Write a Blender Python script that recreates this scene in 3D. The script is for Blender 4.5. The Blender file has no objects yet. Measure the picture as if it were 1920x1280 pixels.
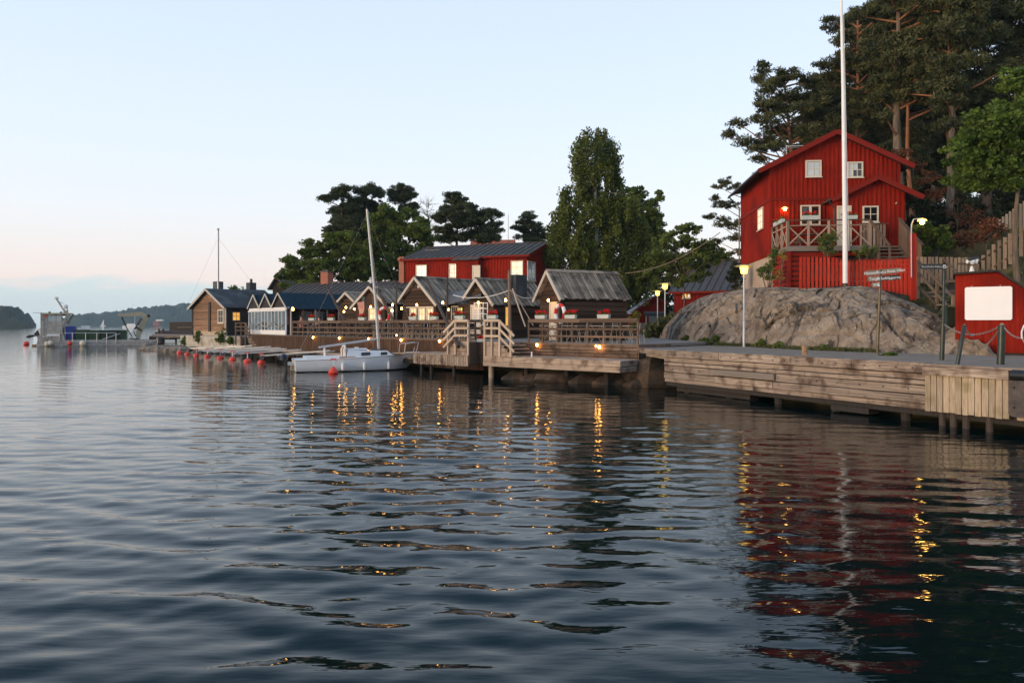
import bpy, bmesh, math, random
import numpy as np
from mathutils import Vector, Matrix, noise as mnoise
random.seed(7); rng = np.random.default_rng(7)
R = math.radians
sc = bpy.context.scene
col = sc.collection

# ------------------------------------------------------------------ camera, sky, sun, exposure
F, H, PY = 1400.0, 2.4, 608.0            # focal length in photo pixels, eye height, horizon row
cam = bpy.data.cameras.new('camera'); camo = bpy.data.objects.new('camera', cam); col.objects.link(camo)
cam.lens = F/1920*36; cam.sensor_width = 36; cam.shift_y = (PY-640)/1920
camo.location = (0, 0, H); camo.rotation_euler = (R(90), 0, 0)
cam.clip_start = .1; cam.clip_end = 9000
sc.camera = camo
SUN_AZ, SUN_EL = -118.0, 7.0             # degrees clockwise from +Y, above horizon
w = bpy.data.worlds.new('World'); sc.world = w; w.use_nodes = True
nt = w.node_tree; nt.nodes.clear()
def N(t, **k):
    n = nt.nodes.new(t)
    for a, b in k.items(): setattr(n, a, b)
    return n
L_ = lambda a, b: nt.links.new(a, b)
out = N('ShaderNodeOutputWorld'); bg1 = N('ShaderNodeBackground'); bg2 = N('ShaderNodeBackground'); add = N('ShaderNodeAddShader')
sky = N('ShaderNodeTexSky'); sky.sky_type = 'NISHITA'; sky.sun_disc = False
sky.sun_elevation = R(SUN_EL); sky.sun_rotation = R(SUN_AZ)
L_(sky.outputs[0], bg1.inputs[0]); bg1.inputs[1].default_value = .05
tc = N('ShaderNodeTexCoord'); sep = N('ShaderNodeSeparateXYZ'); L_(tc.outputs['Generated'], sep.inputs[0])
ns = N('ShaderNodeTexNoise'); mp = N('ShaderNodeMapping'); mp.inputs['Scale'].default_value = (9, 9, 30)
L_(tc.outputs['Generated'], mp.inputs[0]); L_(mp.outputs[0], ns.inputs[0]); ns.inputs['Scale'].default_value = 1.2; ns.inputs['Detail'].default_value = 5
ramp = N('ShaderNodeValToRGB')
els = ramp.color_ramp.elements
els[0].position = 0.0; els[0].color = (.66, .74, .79, 1)
els[1].position = 1.0; els[1].color = (.20, .34, .56, 1)
for p, c in ((.045, (.90, .745, .75)), (.085, (.87, .79, .80)), (.14, (.83, .85, .91)), (.24, (.76, .845, .985)), (.40, (.665, .785, 1.0)), (.62, (.30, .47, .72))):
    e = els.new(p); e.color = (*c, 1)
L_(sep.outputs['Z'], ramp.inputs[0])
# low cloud bank on the horizon with an uneven top, and thin streaks higher up
m1 = N('ShaderNodeMath', operation='MULTIPLY_ADD'); L_(ns.outputs[0], m1.inputs[0]); m1.inputs[1].default_value = -.045; L_(sep.outputs['Z'], m1.inputs[2])
mr = N('ShaderNodeMapRange'); L_(m1.outputs[0], mr.inputs[0]); mr.inputs[1].default_value = .030; mr.inputs[2].default_value = .019
mr.inputs[3].default_value = 0; mr.inputs[4].default_value = .92
mx = N('ShaderNodeMixRGB'); L_(mr.outputs[0], mx.inputs[0]); L_(ramp.outputs[0], mx.inputs[1]); mx.inputs[2].default_value = (.58, .71, .79, 1)
ns2 = N('ShaderNodeTexNoise'); mp2 = N('ShaderNodeMapping'); mp2.inputs['Scale'].default_value = (2.0, 2.0, 70); mp2.inputs['Rotation'].default_value = (R(3), R(2), 0)
L_(tc.outputs['Generated'], mp2.inputs[0]); L_(mp2.outputs[0], ns2.inputs[0]); ns2.inputs['Scale'].default_value = 1.6; ns2.inputs['Detail'].default_value = 3
mr2 = N('ShaderNodeMapRange'); L_(ns2.outputs[0], mr2.inputs[0]); mr2.inputs[1].default_value = .66; mr2.inputs[2].default_value = .80; mr2.inputs[3].default_value = 0; mr2.inputs[4].default_value = .12
mx2 = N('ShaderNodeMixRGB'); L_(mr2.outputs[0], mx2.inputs[0]); L_(mx.outputs[0], mx2.inputs[1]); mx2.inputs[2].default_value = (.62, .66, .74, 1)
L_(mx2.outputs[0], bg2.inputs[0]); bg2.inputs[1].default_value = 1.0
L_(bg1.outputs[0], add.inputs[0]); L_(bg2.outputs[0], add.inputs[1]); L_(add.outputs[0], out.inputs[0])
sl = bpy.data.lights.new('sun', 'SUN'); slo = bpy.data.objects.new('sun', sl); col.objects.link(slo)
sl.energy = 2.3; sl.angle = R(28); sl.color = (1, .72, .46)
sd = Vector((math.sin(R(SUN_AZ))*math.cos(R(SUN_EL)), math.cos(R(SUN_AZ))*math.cos(R(SUN_EL)), math.sin(R(SUN_EL))))
slo.rotation_euler = (-sd).to_track_quat('-Z', 'Y').to_euler()
vs = sc.view_settings; vs.view_transform = 'Standard'; vs.look = 'None'; vs.gamma = 1; vs.use_curve_mapping = False; vs.exposure = 0
sc.render.engine = 'CYCLES'; sc.cycles.use_denoising = True
sc.cycles.max_bounces = 6; sc.cycles.transparent_max_bounces = 12; sc.cycles.volume_bounces = 1
sc.cycles.sample_clamp_indirect = 6

# ------------------------------------------------------------------ helpers
def P(px, py, d): return Vector(((px-960)/F*d, d, H-(py-PY)/F*d))
def XY(px, d): return ((px-960)/F*d, d)
def tag(o, label=None, cat=None, group=None, kind=None):
    if label: o['label'] = label
    if cat: o['category'] = cat
    if group: o['group'] = group
    if kind: o['kind'] = kind
    return o
def thing(name, label, cat, loc=(0, 0, 0), rz=0.0, group=None):
    o = bpy.data.objects.new(name, None); col.objects.link(o)
    o.location = loc; o.rotation_euler = (0, 0, rz); o.empty_display_size = .2
    return tag(o, label, cat, group)
def copy_tree(o, parent=None):
    c = o.copy(); col.objects.link(c)
    if parent: c.parent = parent
    for ch in list(o.children): copy_tree(ch, c)
    return c
class MB:
    def __init__(s): s.v = []; s.f = []
    def add(s, vs, fs):
        b = len(s.v); s.v += [tuple(v) for v in vs]; s.f += [tuple(i+b for i in f) for f in fs]; return s
    def box(s, x0, x1, y0, y1, z0, z1):
        return s.add([(x0,y0,z0),(x1,y0,z0),(x1,y1,z0),(x0,y1,z0),(x0,y0,z1),(x1,y0,z1),(x1,y1,z1),(x0,y1,z1)],
                     [(0,3,2,1),(4,5,6,7),(0,1,5,4),(1,2,6,5),(2,3,7,6),(3,0,4,7)])
    def beam(s, a, b, w, h, up=(0,0,1)):
        a = Vector(a); b = Vector(b); d = (b-a).normalized(); up = Vector(up)
        if abs(d.dot(up)) > .98: up = Vector((0,1,0)) if abs(d.y) < .9 else Vector((1,0,0))
        r = d.cross(up).normalized()*(w/2); u = r.cross(d).normalized()*(h/2)
        vs = []
        for p in (a, b): vs += [p-r-u, p+r-u, p+r+u, p-r+u]
        return s.add(vs, [(0,1,2,3),(7,6,5,4),(0,4,5,1),(1,5,6,2),(2,6,7,3),(3,7,4,0)])
    def cyl(s, a, b, r0, r1=None, n=10, caps=True):
        return s.tube([a, b], [r0, r0 if r1 is None else r1], n, caps)
    def tube(s, pts, rs, n=8, caps=True):
        pts = [Vector(p) for p in pts]
        if not hasattr(rs, '__len__'): rs = [rs]*len(pts)
        vs = []; fs = []; ref = None
        for i, p in enumerate(pts):
            d = (pts[min(i+1, len(pts)-1)]-pts[max(i-1, 0)]).normalized()
            if ref is None or abs(ref.dot(d)) > .95: ref = Vector((0,0,1)) if abs(d.z) < .9 else Vector((1,0,0))
            x = d.cross(ref).normalized(); y = d.cross(x).normalized(); ref = x.cross(d) if abs(d.z) < .9 else ref
            for k in range(n):
                a = 2*math.pi*k/n; vs.append(p+x*(rs[i]*math.cos(a))+y*(rs[i]*math.sin(a)))
        for i in range(len(pts)-1):
            for k in range(n):
                fs.append((i*n+k, (i+1)*n+k, (i+1)*n+(k+1)%n, i*n+(k+1)%n))
        if caps: fs.append(tuple(range(n))); fs.append(tuple(range(len(pts)*n-1, (len(pts)-1)*n-1, -1)))
        return s.add(vs, fs)
    def lathe(s, prof, n=16, c=(0,0,0), M=None):
        vs = []; fs = []
        for r, z in prof:
            for k in range(n):
                a = 2*math.pi*k/n; p = Vector((r*math.cos(a), r*math.sin(a), z))
                if M is not None: p = M @ p
                vs.append(p+Vector(c))
        for i in range(len(prof)-1):
            for k in range(n): fs.append((i*n+k, i*n+(k+1)%n, (i+1)*n+(k+1)%n, (i+1)*n+k))
        fs.append(tuple(range(n-1, -1, -1))); fs.append(tuple(range((len(prof)-1)*n, len(prof)*n)))
        return s.add(vs, fs)
    def sphere(s, c, r, n=12, m=8, sz=1.0):
        return s.lathe([(max(r*math.sin(math.pi*i/m), 1e-3), -r*sz*math.cos(math.pi*i/m)) for i in range(m+1)], n, c)
    def prism(s, poly, y0, y1):
        """polygon in x,z extruded along y"""
        n = len(poly); vs = [(x, y0, z) for x, z in poly]+[(x, y1, z) for x, z in poly]
        return s.add(vs, [tuple(range(n)), tuple(range(2*n-1, n-1, -1))]+[(i, i+n, (i+1)%n+n, (i+1)%n) for i in range(n)])
    def slab(s, poly, z0, z1):
        n = len(poly); vs = [(x, y, z0) for x, y in poly]+[(x, y, z1) for x, y in poly]
        return s.add(vs, [tuple(range(n-1, -1, -1)), tuple(range(n, 2*n))]+[(i, (i+1)%n, (i+1)%n+n, i+n) for i in range(n)])
    def build(s, name, m, parent=None, smooth=False, kind=None, label=None):
        me = bpy.data.meshes.new(name); me.from_pydata(s.v, [], s.f)
        bm = bmesh.new(); bm.from_mesh(me); bmesh.ops.recalc_face_normals(bm, faces=bm.faces); bm.to_mesh(me); bm.free()
        me.materials.append(m)
        if smooth:
            me.polygons.foreach_set('use_smooth', [True]*len(me.polygons))
            try: me.set_sharp_from_angle(angle=R(40))
            except Exception: pass
        o = bpy.data.objects.new(name, me); col.objects.link(o)
        if parent: o.parent = parent
        if kind: o['kind'] = kind
        if label: o['label'] = label
        return o
def box(name, m, parent, x0, x1, y0, y1, z0, z1): return MB().box(x0, x1, y0, y1, z0, z1).build(name, m, parent)

# unit planks: length along x 0..1, width along y -.5...5, thickness z -.5...5, with ends and edges slightly out of true
_unit = {}
def unit_plank(m, var):
    k = (m.name, var)
    if k in _unit: return _unit[k]
    r = random.Random(var*31+len(m.name)); vs = []; n = 5
    for i in range(n):
        x = i/(n-1); wob = (r.random()-.5)*.035 if 0 < i < n-1 else 0
        ex = (r.random()-.5)*.006 if i in (0, n-1) else 0
        for y, z in ((-.5, -.5), (.5, -.5), (.5, .5), (-.5, .5)):
            vs.append((x+ex+(r.random()-.5)*.003, y*(.97 if i in (0, n-1) else 1)+wob, z*(1+(r.random()-.5)*.08)))
    fs = [(0, 1, 2, 3), (n*4-1, n*4-2, n*4-3, n*4-4)]
    for i in range(n-1):
        for k2 in range(4): fs.append((i*4+k2, (i+1)*4+k2, (i+1)*4+(k2+1)%4, i*4+(k2+1)%4))
    me = bpy.data.meshes.new('plank'); me.from_pydata(vs, [], fs)
    bm = bmesh.new(); bm.from_mesh(me); bmesh.ops.recalc_face_normals(bm, faces=bm.faces)
    uv = bm.loops.layers.uv.new('UVMap')
    for f in bm.faces:
        for l in f.loops: l[uv].uv = (l.vert.co.x, l.vert.co.y+l.vert.co.z)
    bm.to_mesh(me); bm.free(); me.materials.append(m); _unit[k] = me; return me
def plank(name, m, parent, a, b, w, t, face=(0, 0, 1), jit=0.0, label=None):
    """board from a to b, w wide, t thick, its broad face turned to 'face'"""
    a = Vector(a); b = Vector(b); d = b-a; ln = d.length; x = d/ln; f = Vector(face)
    y = f.cross(x)
    if y.length < 1e-4: y = Vector((0, 1, 0)).cross(x)
    y.normalize(); z = x.cross(y)
    if jit:
        z2 = z*random.uniform(-jit, jit); a = a+z2
    o = bpy.data.objects.new(name, unit_plank(m, random.randrange(4))); col.objects.link(o)
    if parent: o.parent = parent
    M = Matrix((x*ln, y*w, z*t)).transposed().to_4x4(); M.translation = a
    o.matrix_local = M
    if label: o['label'] = label
    return o
def noise3(p, oct=4, sc_=1.0):
    v = 0; a = 1
    for i in range(oct): v += a*mnoise.noise(Vector(p)*sc_*(2**i)); a *= .5
    return v
def npmesh(name, V, Fq, m, parent=None, smooth=False, attr=None):
    """fast mesh from numpy verts and quads/tris"""
    me = bpy.data.meshes.new(name); V = np.ascontiguousarray(V, dtype=np.float32); Fq = np.ascontiguousarray(Fq, dtype=np.int32)
    nf, k = Fq.shape
    me.vertices.add(len(V)); me.vertices.foreach_set('co', V.ravel())
    me.loops.add(nf*k); me.loops.foreach_set('vertex_index', Fq.ravel())
    me.polygons.add(nf); me.polygons.foreach_set('loop_start', np.arange(0, nf*k, k, dtype=np.int32))
    try: me.polygons.foreach_set('loop_total', np.full(nf, k, dtype=np.int32))
    except Exception: pass
    if attr is not None:
        a = me.attributes.new('tone', 'FLOAT', 'FACE'); a.data.foreach_set('value', np.ascontiguousarray(attr, dtype=np.float32))
    me.update(calc_edges=True); me.validate()
    if smooth: me.polygons.foreach_set('use_smooth', np.ones(nf, dtype=bool))
    me.materials.append(m)
    o = bpy.data.objects.new(name, me); col.objects.link(o)
    if parent: o.parent = parent
    return o

# ------------------------------------------------------------------ materials
def nodemat(name):
    m = bpy.data.materials.new(name); m.use_nodes = True
    t = m.node_tree; b = t.nodes['Principled BSDF']; return m, t, b
def pm(name, c1, c2=None, scale=(1, 1, 1), nscale=6.0, coord='Object', rough=.7, bump=0.0, rnd=0.0, metal=0.0, detail=5, dark=None, dscale=1.3, spec=.5, lo=.35, hi=.68):
    """two-tone procedural surface: stretched noise grain, blotches of a third tone, per-object value shift"""
    m, t, b = nodemat(name); b.inputs['Roughness'].default_value = rough; b.inputs['Metallic'].default_value = metal
    b.inputs['Specular IOR Level'].default_value = spec
    if c2 is None: b.inputs['Base Color'].default_value = (*c1, 1); return m
    n = t.nodes.new; l = t.links.new
    tc = n('ShaderNodeTexCoord'); mp = n('ShaderNodeMapping'); mp.inputs['Scale'].default_value = scale
    oi = n('ShaderNodeObjectInfo'); mul = n('ShaderNodeMath'); mul.operation = 'MULTIPLY'; mul.inputs[1].default_value = 53.0
    l(oi.outputs['Random'], mul.inputs[0])
    l(tc.outputs[coord], mp.inputs[0])
    if coord == 'UV': l(mul.outputs[0], mp.inputs['Location'])
    ns = n('ShaderNodeTexNoise'); ns.inputs['Scale'].default_value = nscale; ns.inputs['Detail'].default_value = detail; ns.inputs['Roughness'].default_value = .65
    l(mp.outputs[0], ns.inputs[0])
    mr = n('ShaderNodeMapRange'); mr.inputs[1].default_value = lo; mr.inputs[2].default_value = hi; l(ns.outputs[0], mr.inputs[0])
    mx = n('ShaderNodeMixRGB'); mx.inputs[1].default_value = (*c1, 1); mx.inputs[2].default_value = (*c2, 1); l(mr.outputs[0], mx.inputs[0])
    last = mx.outputs[0]
    if dark is not None:
        n2 = n('ShaderNodeTexNoise'); n2.inputs['Scale'].default_value = dscale; n2.inputs['Detail'].default_value = 4
        geo = n('ShaderNodeNewGeometry'); l(geo.outputs['Position'], n2.inputs[0])
        r2 = n('ShaderNodeMapRange'); r2.inputs[1].default_value = .5; r2.inputs[2].default_value = .68; l(n2.outputs[0], r2.inputs[0])
        m2 = n('ShaderNodeMixRGB'); m2.inputs[2].default_value = (*dark, 1); l(r2.outputs[0], m2.inputs[0]); l(last, m2.inputs[1]); last = m2.outputs[0]
    if rnd:
        hs = n('ShaderNodeHueSaturation'); r3 = n('ShaderNodeMapRange'); r3.inputs[3].default_value = 1-rnd; r3.inputs[4].default_value = 1+rnd
        l(oi.outputs['Random'], r3.inputs[0]); l(r3.outputs[0], hs.inputs['Value']); l(last, hs.inputs['Color']); last = hs.outputs[0]
    l(last, b.inputs['Base Color'])
    if bump:
        bp = n('ShaderNodeBump'); bp.inputs['Strength'].default_value = bump; bp.inputs['Distance'].default_value = .02
        l(ns.outputs[0], bp.inputs['Height']); l(bp.outputs[0], b.inputs['Normal'])
    return m
def emis(name, c, s, base=(0.8, .7, .5)):
    m, t, b = nodemat(name); b.inputs['Base Color'].default_value = (*base, 1)
    b.inputs['Emission Color'].default_value = (*c, 1); b.inputs['Emission Strength'].default_value = s; return m
def litpane(name, c1, c2, s):
    m, t, b = nodemat(name); n = t.nodes.new; l = t.links.new
    tc = n('ShaderNodeTexCoord'); ns = n('ShaderNodeTexNoise'); ns.inputs['Scale'].default_value = 2.2; l(tc.outputs['Object'], ns.inputs[0])
    mx = n('ShaderNodeMixRGB'); mx.inputs[1].default_value = (*c1, 1); mx.inputs[2].default_value = (*c2, 1)
    mr = n('ShaderNodeMapRange'); mr.inputs[1].default_value = .35; mr.inputs[2].default_value = .65; l(ns.outputs[0], mr.inputs[0]); l(mr.outputs[0], mx.inputs[0])
    l(mx.outputs[0], b.inputs['Emission Color']); b.inputs['Emission Strength'].default_value = s
    b.inputs['Base Color'].default_value = (.1, .08, .05, 1); b.inputs['Roughness'].default_value = .1; return m
def leafmat(name, c1, c2, trans=.25):
    m, t, b = nodemat(name); n = t.nodes.new; l = t.links.new
    a = n('ShaderNodeAttribute'); a.attribute_name = 'tone'
    mx = n('ShaderNodeMixRGB'); mx.inputs[1].default_value = (*c1, 1); mx.inputs[2].default_value = (*c2, 1); l(a.outputs['Fac'], mx.inputs[0])
    l(mx.outputs[0], b.inputs['Base Color']); b.inputs['Roughness'].default_value = .6; b.inputs['Specular IOR Level'].default_value = .25
    tr = n('ShaderNodeBsdfTranslucent'); l(mx.outputs[0], tr.inputs[0]); ms = n('ShaderNodeMixShader'); ms.inputs[0].default_value = trans
    l(b.outputs[0], ms.inputs[1]); l(tr.outputs[0], ms.inputs[2]); l(ms.outputs[0], t.nodes['Material Output'].inputs[0]); return m
GS = (.5, 9, 9)      # grain stretch for planks in UV space
W_ROOF = pm('weathered_grey_board', (.165, .124, .090), (.50, .392, .288), GS, 2.2, 'UV', .9, .4, .38, dark=(.085, .07, .058), dscale=1.4, lo=.4, hi=.62, spec=.2)
W_LOG = pm('dark_log', (.022, .012, .008), (.118, .070, .044), GS, 2.4, 'UV', .85, .4, .40, lo=.4, hi=.65, spec=.25)  # dark brown logs, colour lowered further for deep shade on the walls
W_WARM = pm('bare_log', (.085, .046, .028), (.52, .31, .185), (1.4, 7, 7), 2.6, 'UV', .85, .4, .30, lo=.4, hi=.62, spec=.25)  # warm light on the boathouse gable put into the log colour
W_QUAY = pm('quay_timber', (.155, .115, .090), (.48, .385, .300), (1.4, 5, 5), 2.6, 'UV', .9, .5, .24, dark=(.10, .065, .048), dscale=2.1, lo=.4, hi=.62, spec=.25)
W_QUAYP = pm('pale_quay_plank', (.33, .245, .165), (.56, .45, .32), (.9, 5, 5), 2.6, 'UV', .9, .4, .18, dark=(.25, .21, .10), dscale=2.0, lo=.4, hi=.62, spec=.25)
W_RAIL = pm('brown_rail', (.075, .048, .034), (.22, .15, .105), GS, 2.4, 'UV', .85, .3, .30, lo=.4, hi=.65, spec=.25)
W_PALE = pm('pale_rail', (.44, .33, .24), (.66, .52, .39), GS, 3, 'UV', .8, .2, .12)
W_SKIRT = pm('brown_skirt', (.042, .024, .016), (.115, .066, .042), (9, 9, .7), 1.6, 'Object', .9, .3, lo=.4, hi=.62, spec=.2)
W_GREY = pm('grey_picket', (.17, .125, .09), (.46, .355, .265), GS, 2.6, 'UV', .9, .3, .34, lo=.4, hi=.62, spec=.25)
W_DECK = pm('grey_deck', (.16, .13, .11), (.30, .25, .21), GS, 3, 'UV', .85, .3, .2)
W_POLE = pm('dark_pole', (.035, .026, .022), (.085, .062, .05), (8, 8, .8), 3, 'Object', .8, .2)
W_DARK = pm('dark_boards', (.016, .013, .011), (.042, .033, .027), (10, 10, .8), 3, 'Object', .85, .2)
W_PLAT = pm('platform_beam', (.27, .195, .14), (.56, .44, .335), (.9, 5, 5), 2.6, 'UV', .9, .5, .18, dark=(.17, .115, .08), dscale=2.4, lo=.4, hi=.62, spec=.25)
W_BARGE = pm('pale_bargeboard', (.40, .37, .32), (.55, .50, .43), GS, 3, 'UV', .7, .1, .08)
RED = pm('falu_red', (.205, .0115, .005), (.315, .0205, .0085), (5, 5, .6), 2.0, 'Object', .9, .15, lo=.35, hi=.65, spec=.12, dark=(.15, .010, .005), dscale=.55)
REDP = pm('red_plank', (.19, .012, .006), (.30, .022, .011), GS, 2, 'UV', .9, .2, .18, spec=.15)
REDF = pm('worn_red_picket', (.38, .024, .013), (.52, .17, .10), (.9, 6, 6), 2, 'UV', .9, .3, .18, lo=.5, hi=.82, spec=.15)
REDT = pm('red_trim', (.155, .011, .007), (.225, .020, .011), GS, 2, 'UV', .85, .1, .05, spec=.15)
REDD = pm('dark_red_wall', (.17, .009, .007), (.24, .014, .009), (5, 5, .6), 2.0, 'Object', .85, .15, spec=.2)
BRICK = pm('brick_red', (.30, .10, .06), (.42, .17, .10), (1, 1, 1), 14, 'Object', .9, .3)
TILE = pm('orange_tile', (.28, .07, .04), (.38, .11, .06), (1, 1, 1), 10, 'Object', .9, .3)
CREAM = pm('cream_paint', (.60, .52, .40), (.68, .60, .48), (1, 1, 1), 4, 'Object', .5)
WHITE = pm('white_paint', (.74, .73, .71), (.82, .81, .79), (1, 1, 1), 3, 'Object', .45)
WHITEB = pm('white_board', (.86, .85, .84), (.90, .89, .88), (1, 1, 1), 2, 'Object', .4)
GEL = pm('white_gelcoat', (.70, .71, .72), (.80, .80, .80), (1, 1, 3), 1.5, 'Object', .28)
TAR = pm('tar_felt', (.026, .027, .029), (.066, .067, .070), (2, 2, 2), 5, 'Object', .8, .2, dark=(.10, .10, .10), dscale=1.0)
SEAM = pm('seam_metal', (.055, .048, .044), (.105, .092, .083), (1, .3, .3), 3, 'Object', .75, .05, spec=.3)
NAVY = pm('navy_canvas', (.008, .026, .042), (.014, .040, .060), (1, 1, 1), 3, 'Object', .85, spec=.2)
SLATEB = pm('slate_metal', (.062, .058, .058), (.10, .094, .094), (1, 1, 1), 3, 'Object', .5)
CONC = pm('concrete', (.36, .32, .26), (.56, .50, .41), (1, 1, 1), 2.5, 'Object', .9, .4, dark=(.25, .21, .16), dscale=1.2)
PLAST = pm('plaster_base', (.38, .28, .20), (.52, .40, .30), (1, 1, 1), 3, 'Object', .9, .3)
ASPH = pm('asphalt', (.23, .172, .126), (.335, .262, .20), (1, 1, 1), 2.2, 'Object', .95, .1, dark=(.27, .235, .20), dscale=.7, spec=.15)
GALV = pm('galvanised', (.42, .42, .42), (.55, .55, .54), (1, 1, 1), 8, 'Object', .45, metal=.3)
ALU = pm('aluminium', (.30, .27, .235), (.48, .435, .38), (1, 1, 1), 4, 'Object', .55, metal=.1, dark=(.24, .21, .18), dscale=1.2)
DGREEN = pm('green_black_iron', (.010, .020, .014), (.022, .034, .024), (1, 1, 1), 6, 'Object', .4)
BLACK = pm('black_plastic', (.008, .009, .011), (.018, .019, .022), (1, 1, 1), 5, 'Object', .35)
DSTEEL = pm('dark_steel', (.05, .042, .04), (.11, .092, .084), (1, 1, 1), 6, 'Object', .6, metal=.3)
RUST = pm('rusty_iron', (.24, .12, .055), (.45, .32, .20), (1, 1, 1), 9, 'Object', .9, .4)
ORANGE = pm('buoy_red', (.70, .035, .015), (.80, .075, .035), (1, 1, 1), 4, 'Object', .4)
REDS = pm('lifebuoy_red', (.62, .02, .015))
FLOWER = leafmat('geranium_red', (.62, .012, .012), (.80, .03, .025), .2)
BLUE = pm('blue_box', (.010, .030, .22), (.016, .045, .28), (1, 1, 1), 3, 'Object', .5)
GREENB = pm('green_bin', (.018, .055, .018), (.035, .085, .028), (1, 1, 1), 3, 'Object', .6)
DKGREEN = pm('dark_green_bin', (.010, .022, .014), (.02, .036, .022), (1, 1, 1), 3, 'Object', .6)
CRANE = pm('crane_beige', (.36, .31, .20), (.44, .38, .26), (1, 1, 1), 3, 'Object', .5)
GLASS = pm('dark_glass', (.012, .014, .016), rough=.04, spec=.9)
GLASSG = pm('sky_pane', (.44, .48, .49), (.54, .58, .59), (1, 1, 1), 1.5, 'Object', .1, spec=.8)
GLASSB = pm('veranda_glass', (.018, .032, .042), (.10, .135, .155), (1, 1, .5), 1.1, 'Object', .05, spec=.9)
PLANTER = pm('planter_grey', (.40, .44, .42), (.52, .55, .52), (1, 1, 1), 4, 'Object', .6)
LIT = litpane('lit_pane', (1.0, .66, .26), (1.0, .84, .52), 1.1)
LITW = litpane('lit_pane_pale', (1.0, .80, .46), (1.0, .93, .72), 1.15)
LITO = litpane('lit_pane_amber', (.9, .36, .05), (1.0, .55, .12), .9)
LITS = litpane('lit_shelf', (.55, .40, .06), (.9, .85, .25), .9)
BULB = emis('bulb_glow', (1.0, .43, .075), 44)
LAMPG = emis('lamp_glow', (1.0, .60, .06), 5.5)
LAMPB = emis('lamp_bulb', (1.0, .50, .11), 34)
BARK = pm('pine_bark', (.055, .030, .018), (.13, .070, .042), (3, 3, .6), 3, 'Object', .9, .6, dark=(.07, .055, .045), dscale=.4)
BARKO = pm('orange_bark', (.21, .085, .04), (.33, .15, .075), (3, 3, .6), 3, 'Object', .9, .5)
BARKG = pm('grey_bark', (.085, .062, .042), (.19, .140, .100), (3, 3, .5), 3, 'Object', .9, .5)
BARKW = pm('birch_bark', (.30, .29, .26), (.55, .53, .49), (1, 1, 5), 3, 'Object', .8, .2)
L_PINE = leafmat('pine_needles', (.014, .022, .007), (.130, .132, .048), .18)
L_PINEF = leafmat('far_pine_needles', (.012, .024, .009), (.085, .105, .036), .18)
L_BIRCH = leafmat('birch_leaves', (.036, .056, .009), (.185, .215, .040), .40)
L_DEC = leafmat('tree_leaves', (.028, .054, .009), (.200, .260, .042), .42)
L_MAPLE = leafmat('maple_leaves', (.034, .072, .010), (.150, .220, .034), .36)
L_LIGHT = leafmat('light_leaves', (.060, .100, .020), (.215, .265, .060), .42)
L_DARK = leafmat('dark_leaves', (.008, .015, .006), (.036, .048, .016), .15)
L_DRY = leafmat('dry_leaves', (.10, .032, .014), (.22, .085, .035), .2)
L_YEL = leafmat('yellow_leaves', (.20, .15, .02), (.36, .27, .04), .25)
L_GRASS = leafmat('grass_blades', (.05, .075, .02), (.16, .15, .055), .25)
SKIN = pm('skin', (.50, .30, .22)); HAIR = pm('hair', (.05, .03, .02))
CLOTHS = [pm('cloth_beige', (.36, .25, .18)), pm('cloth_rose', (.42, .16, .13)), pm('cloth_navy', (.02, .025, .05))]
CLOTHD = pm('cloth_dark', (.02, .02, .03))
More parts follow.
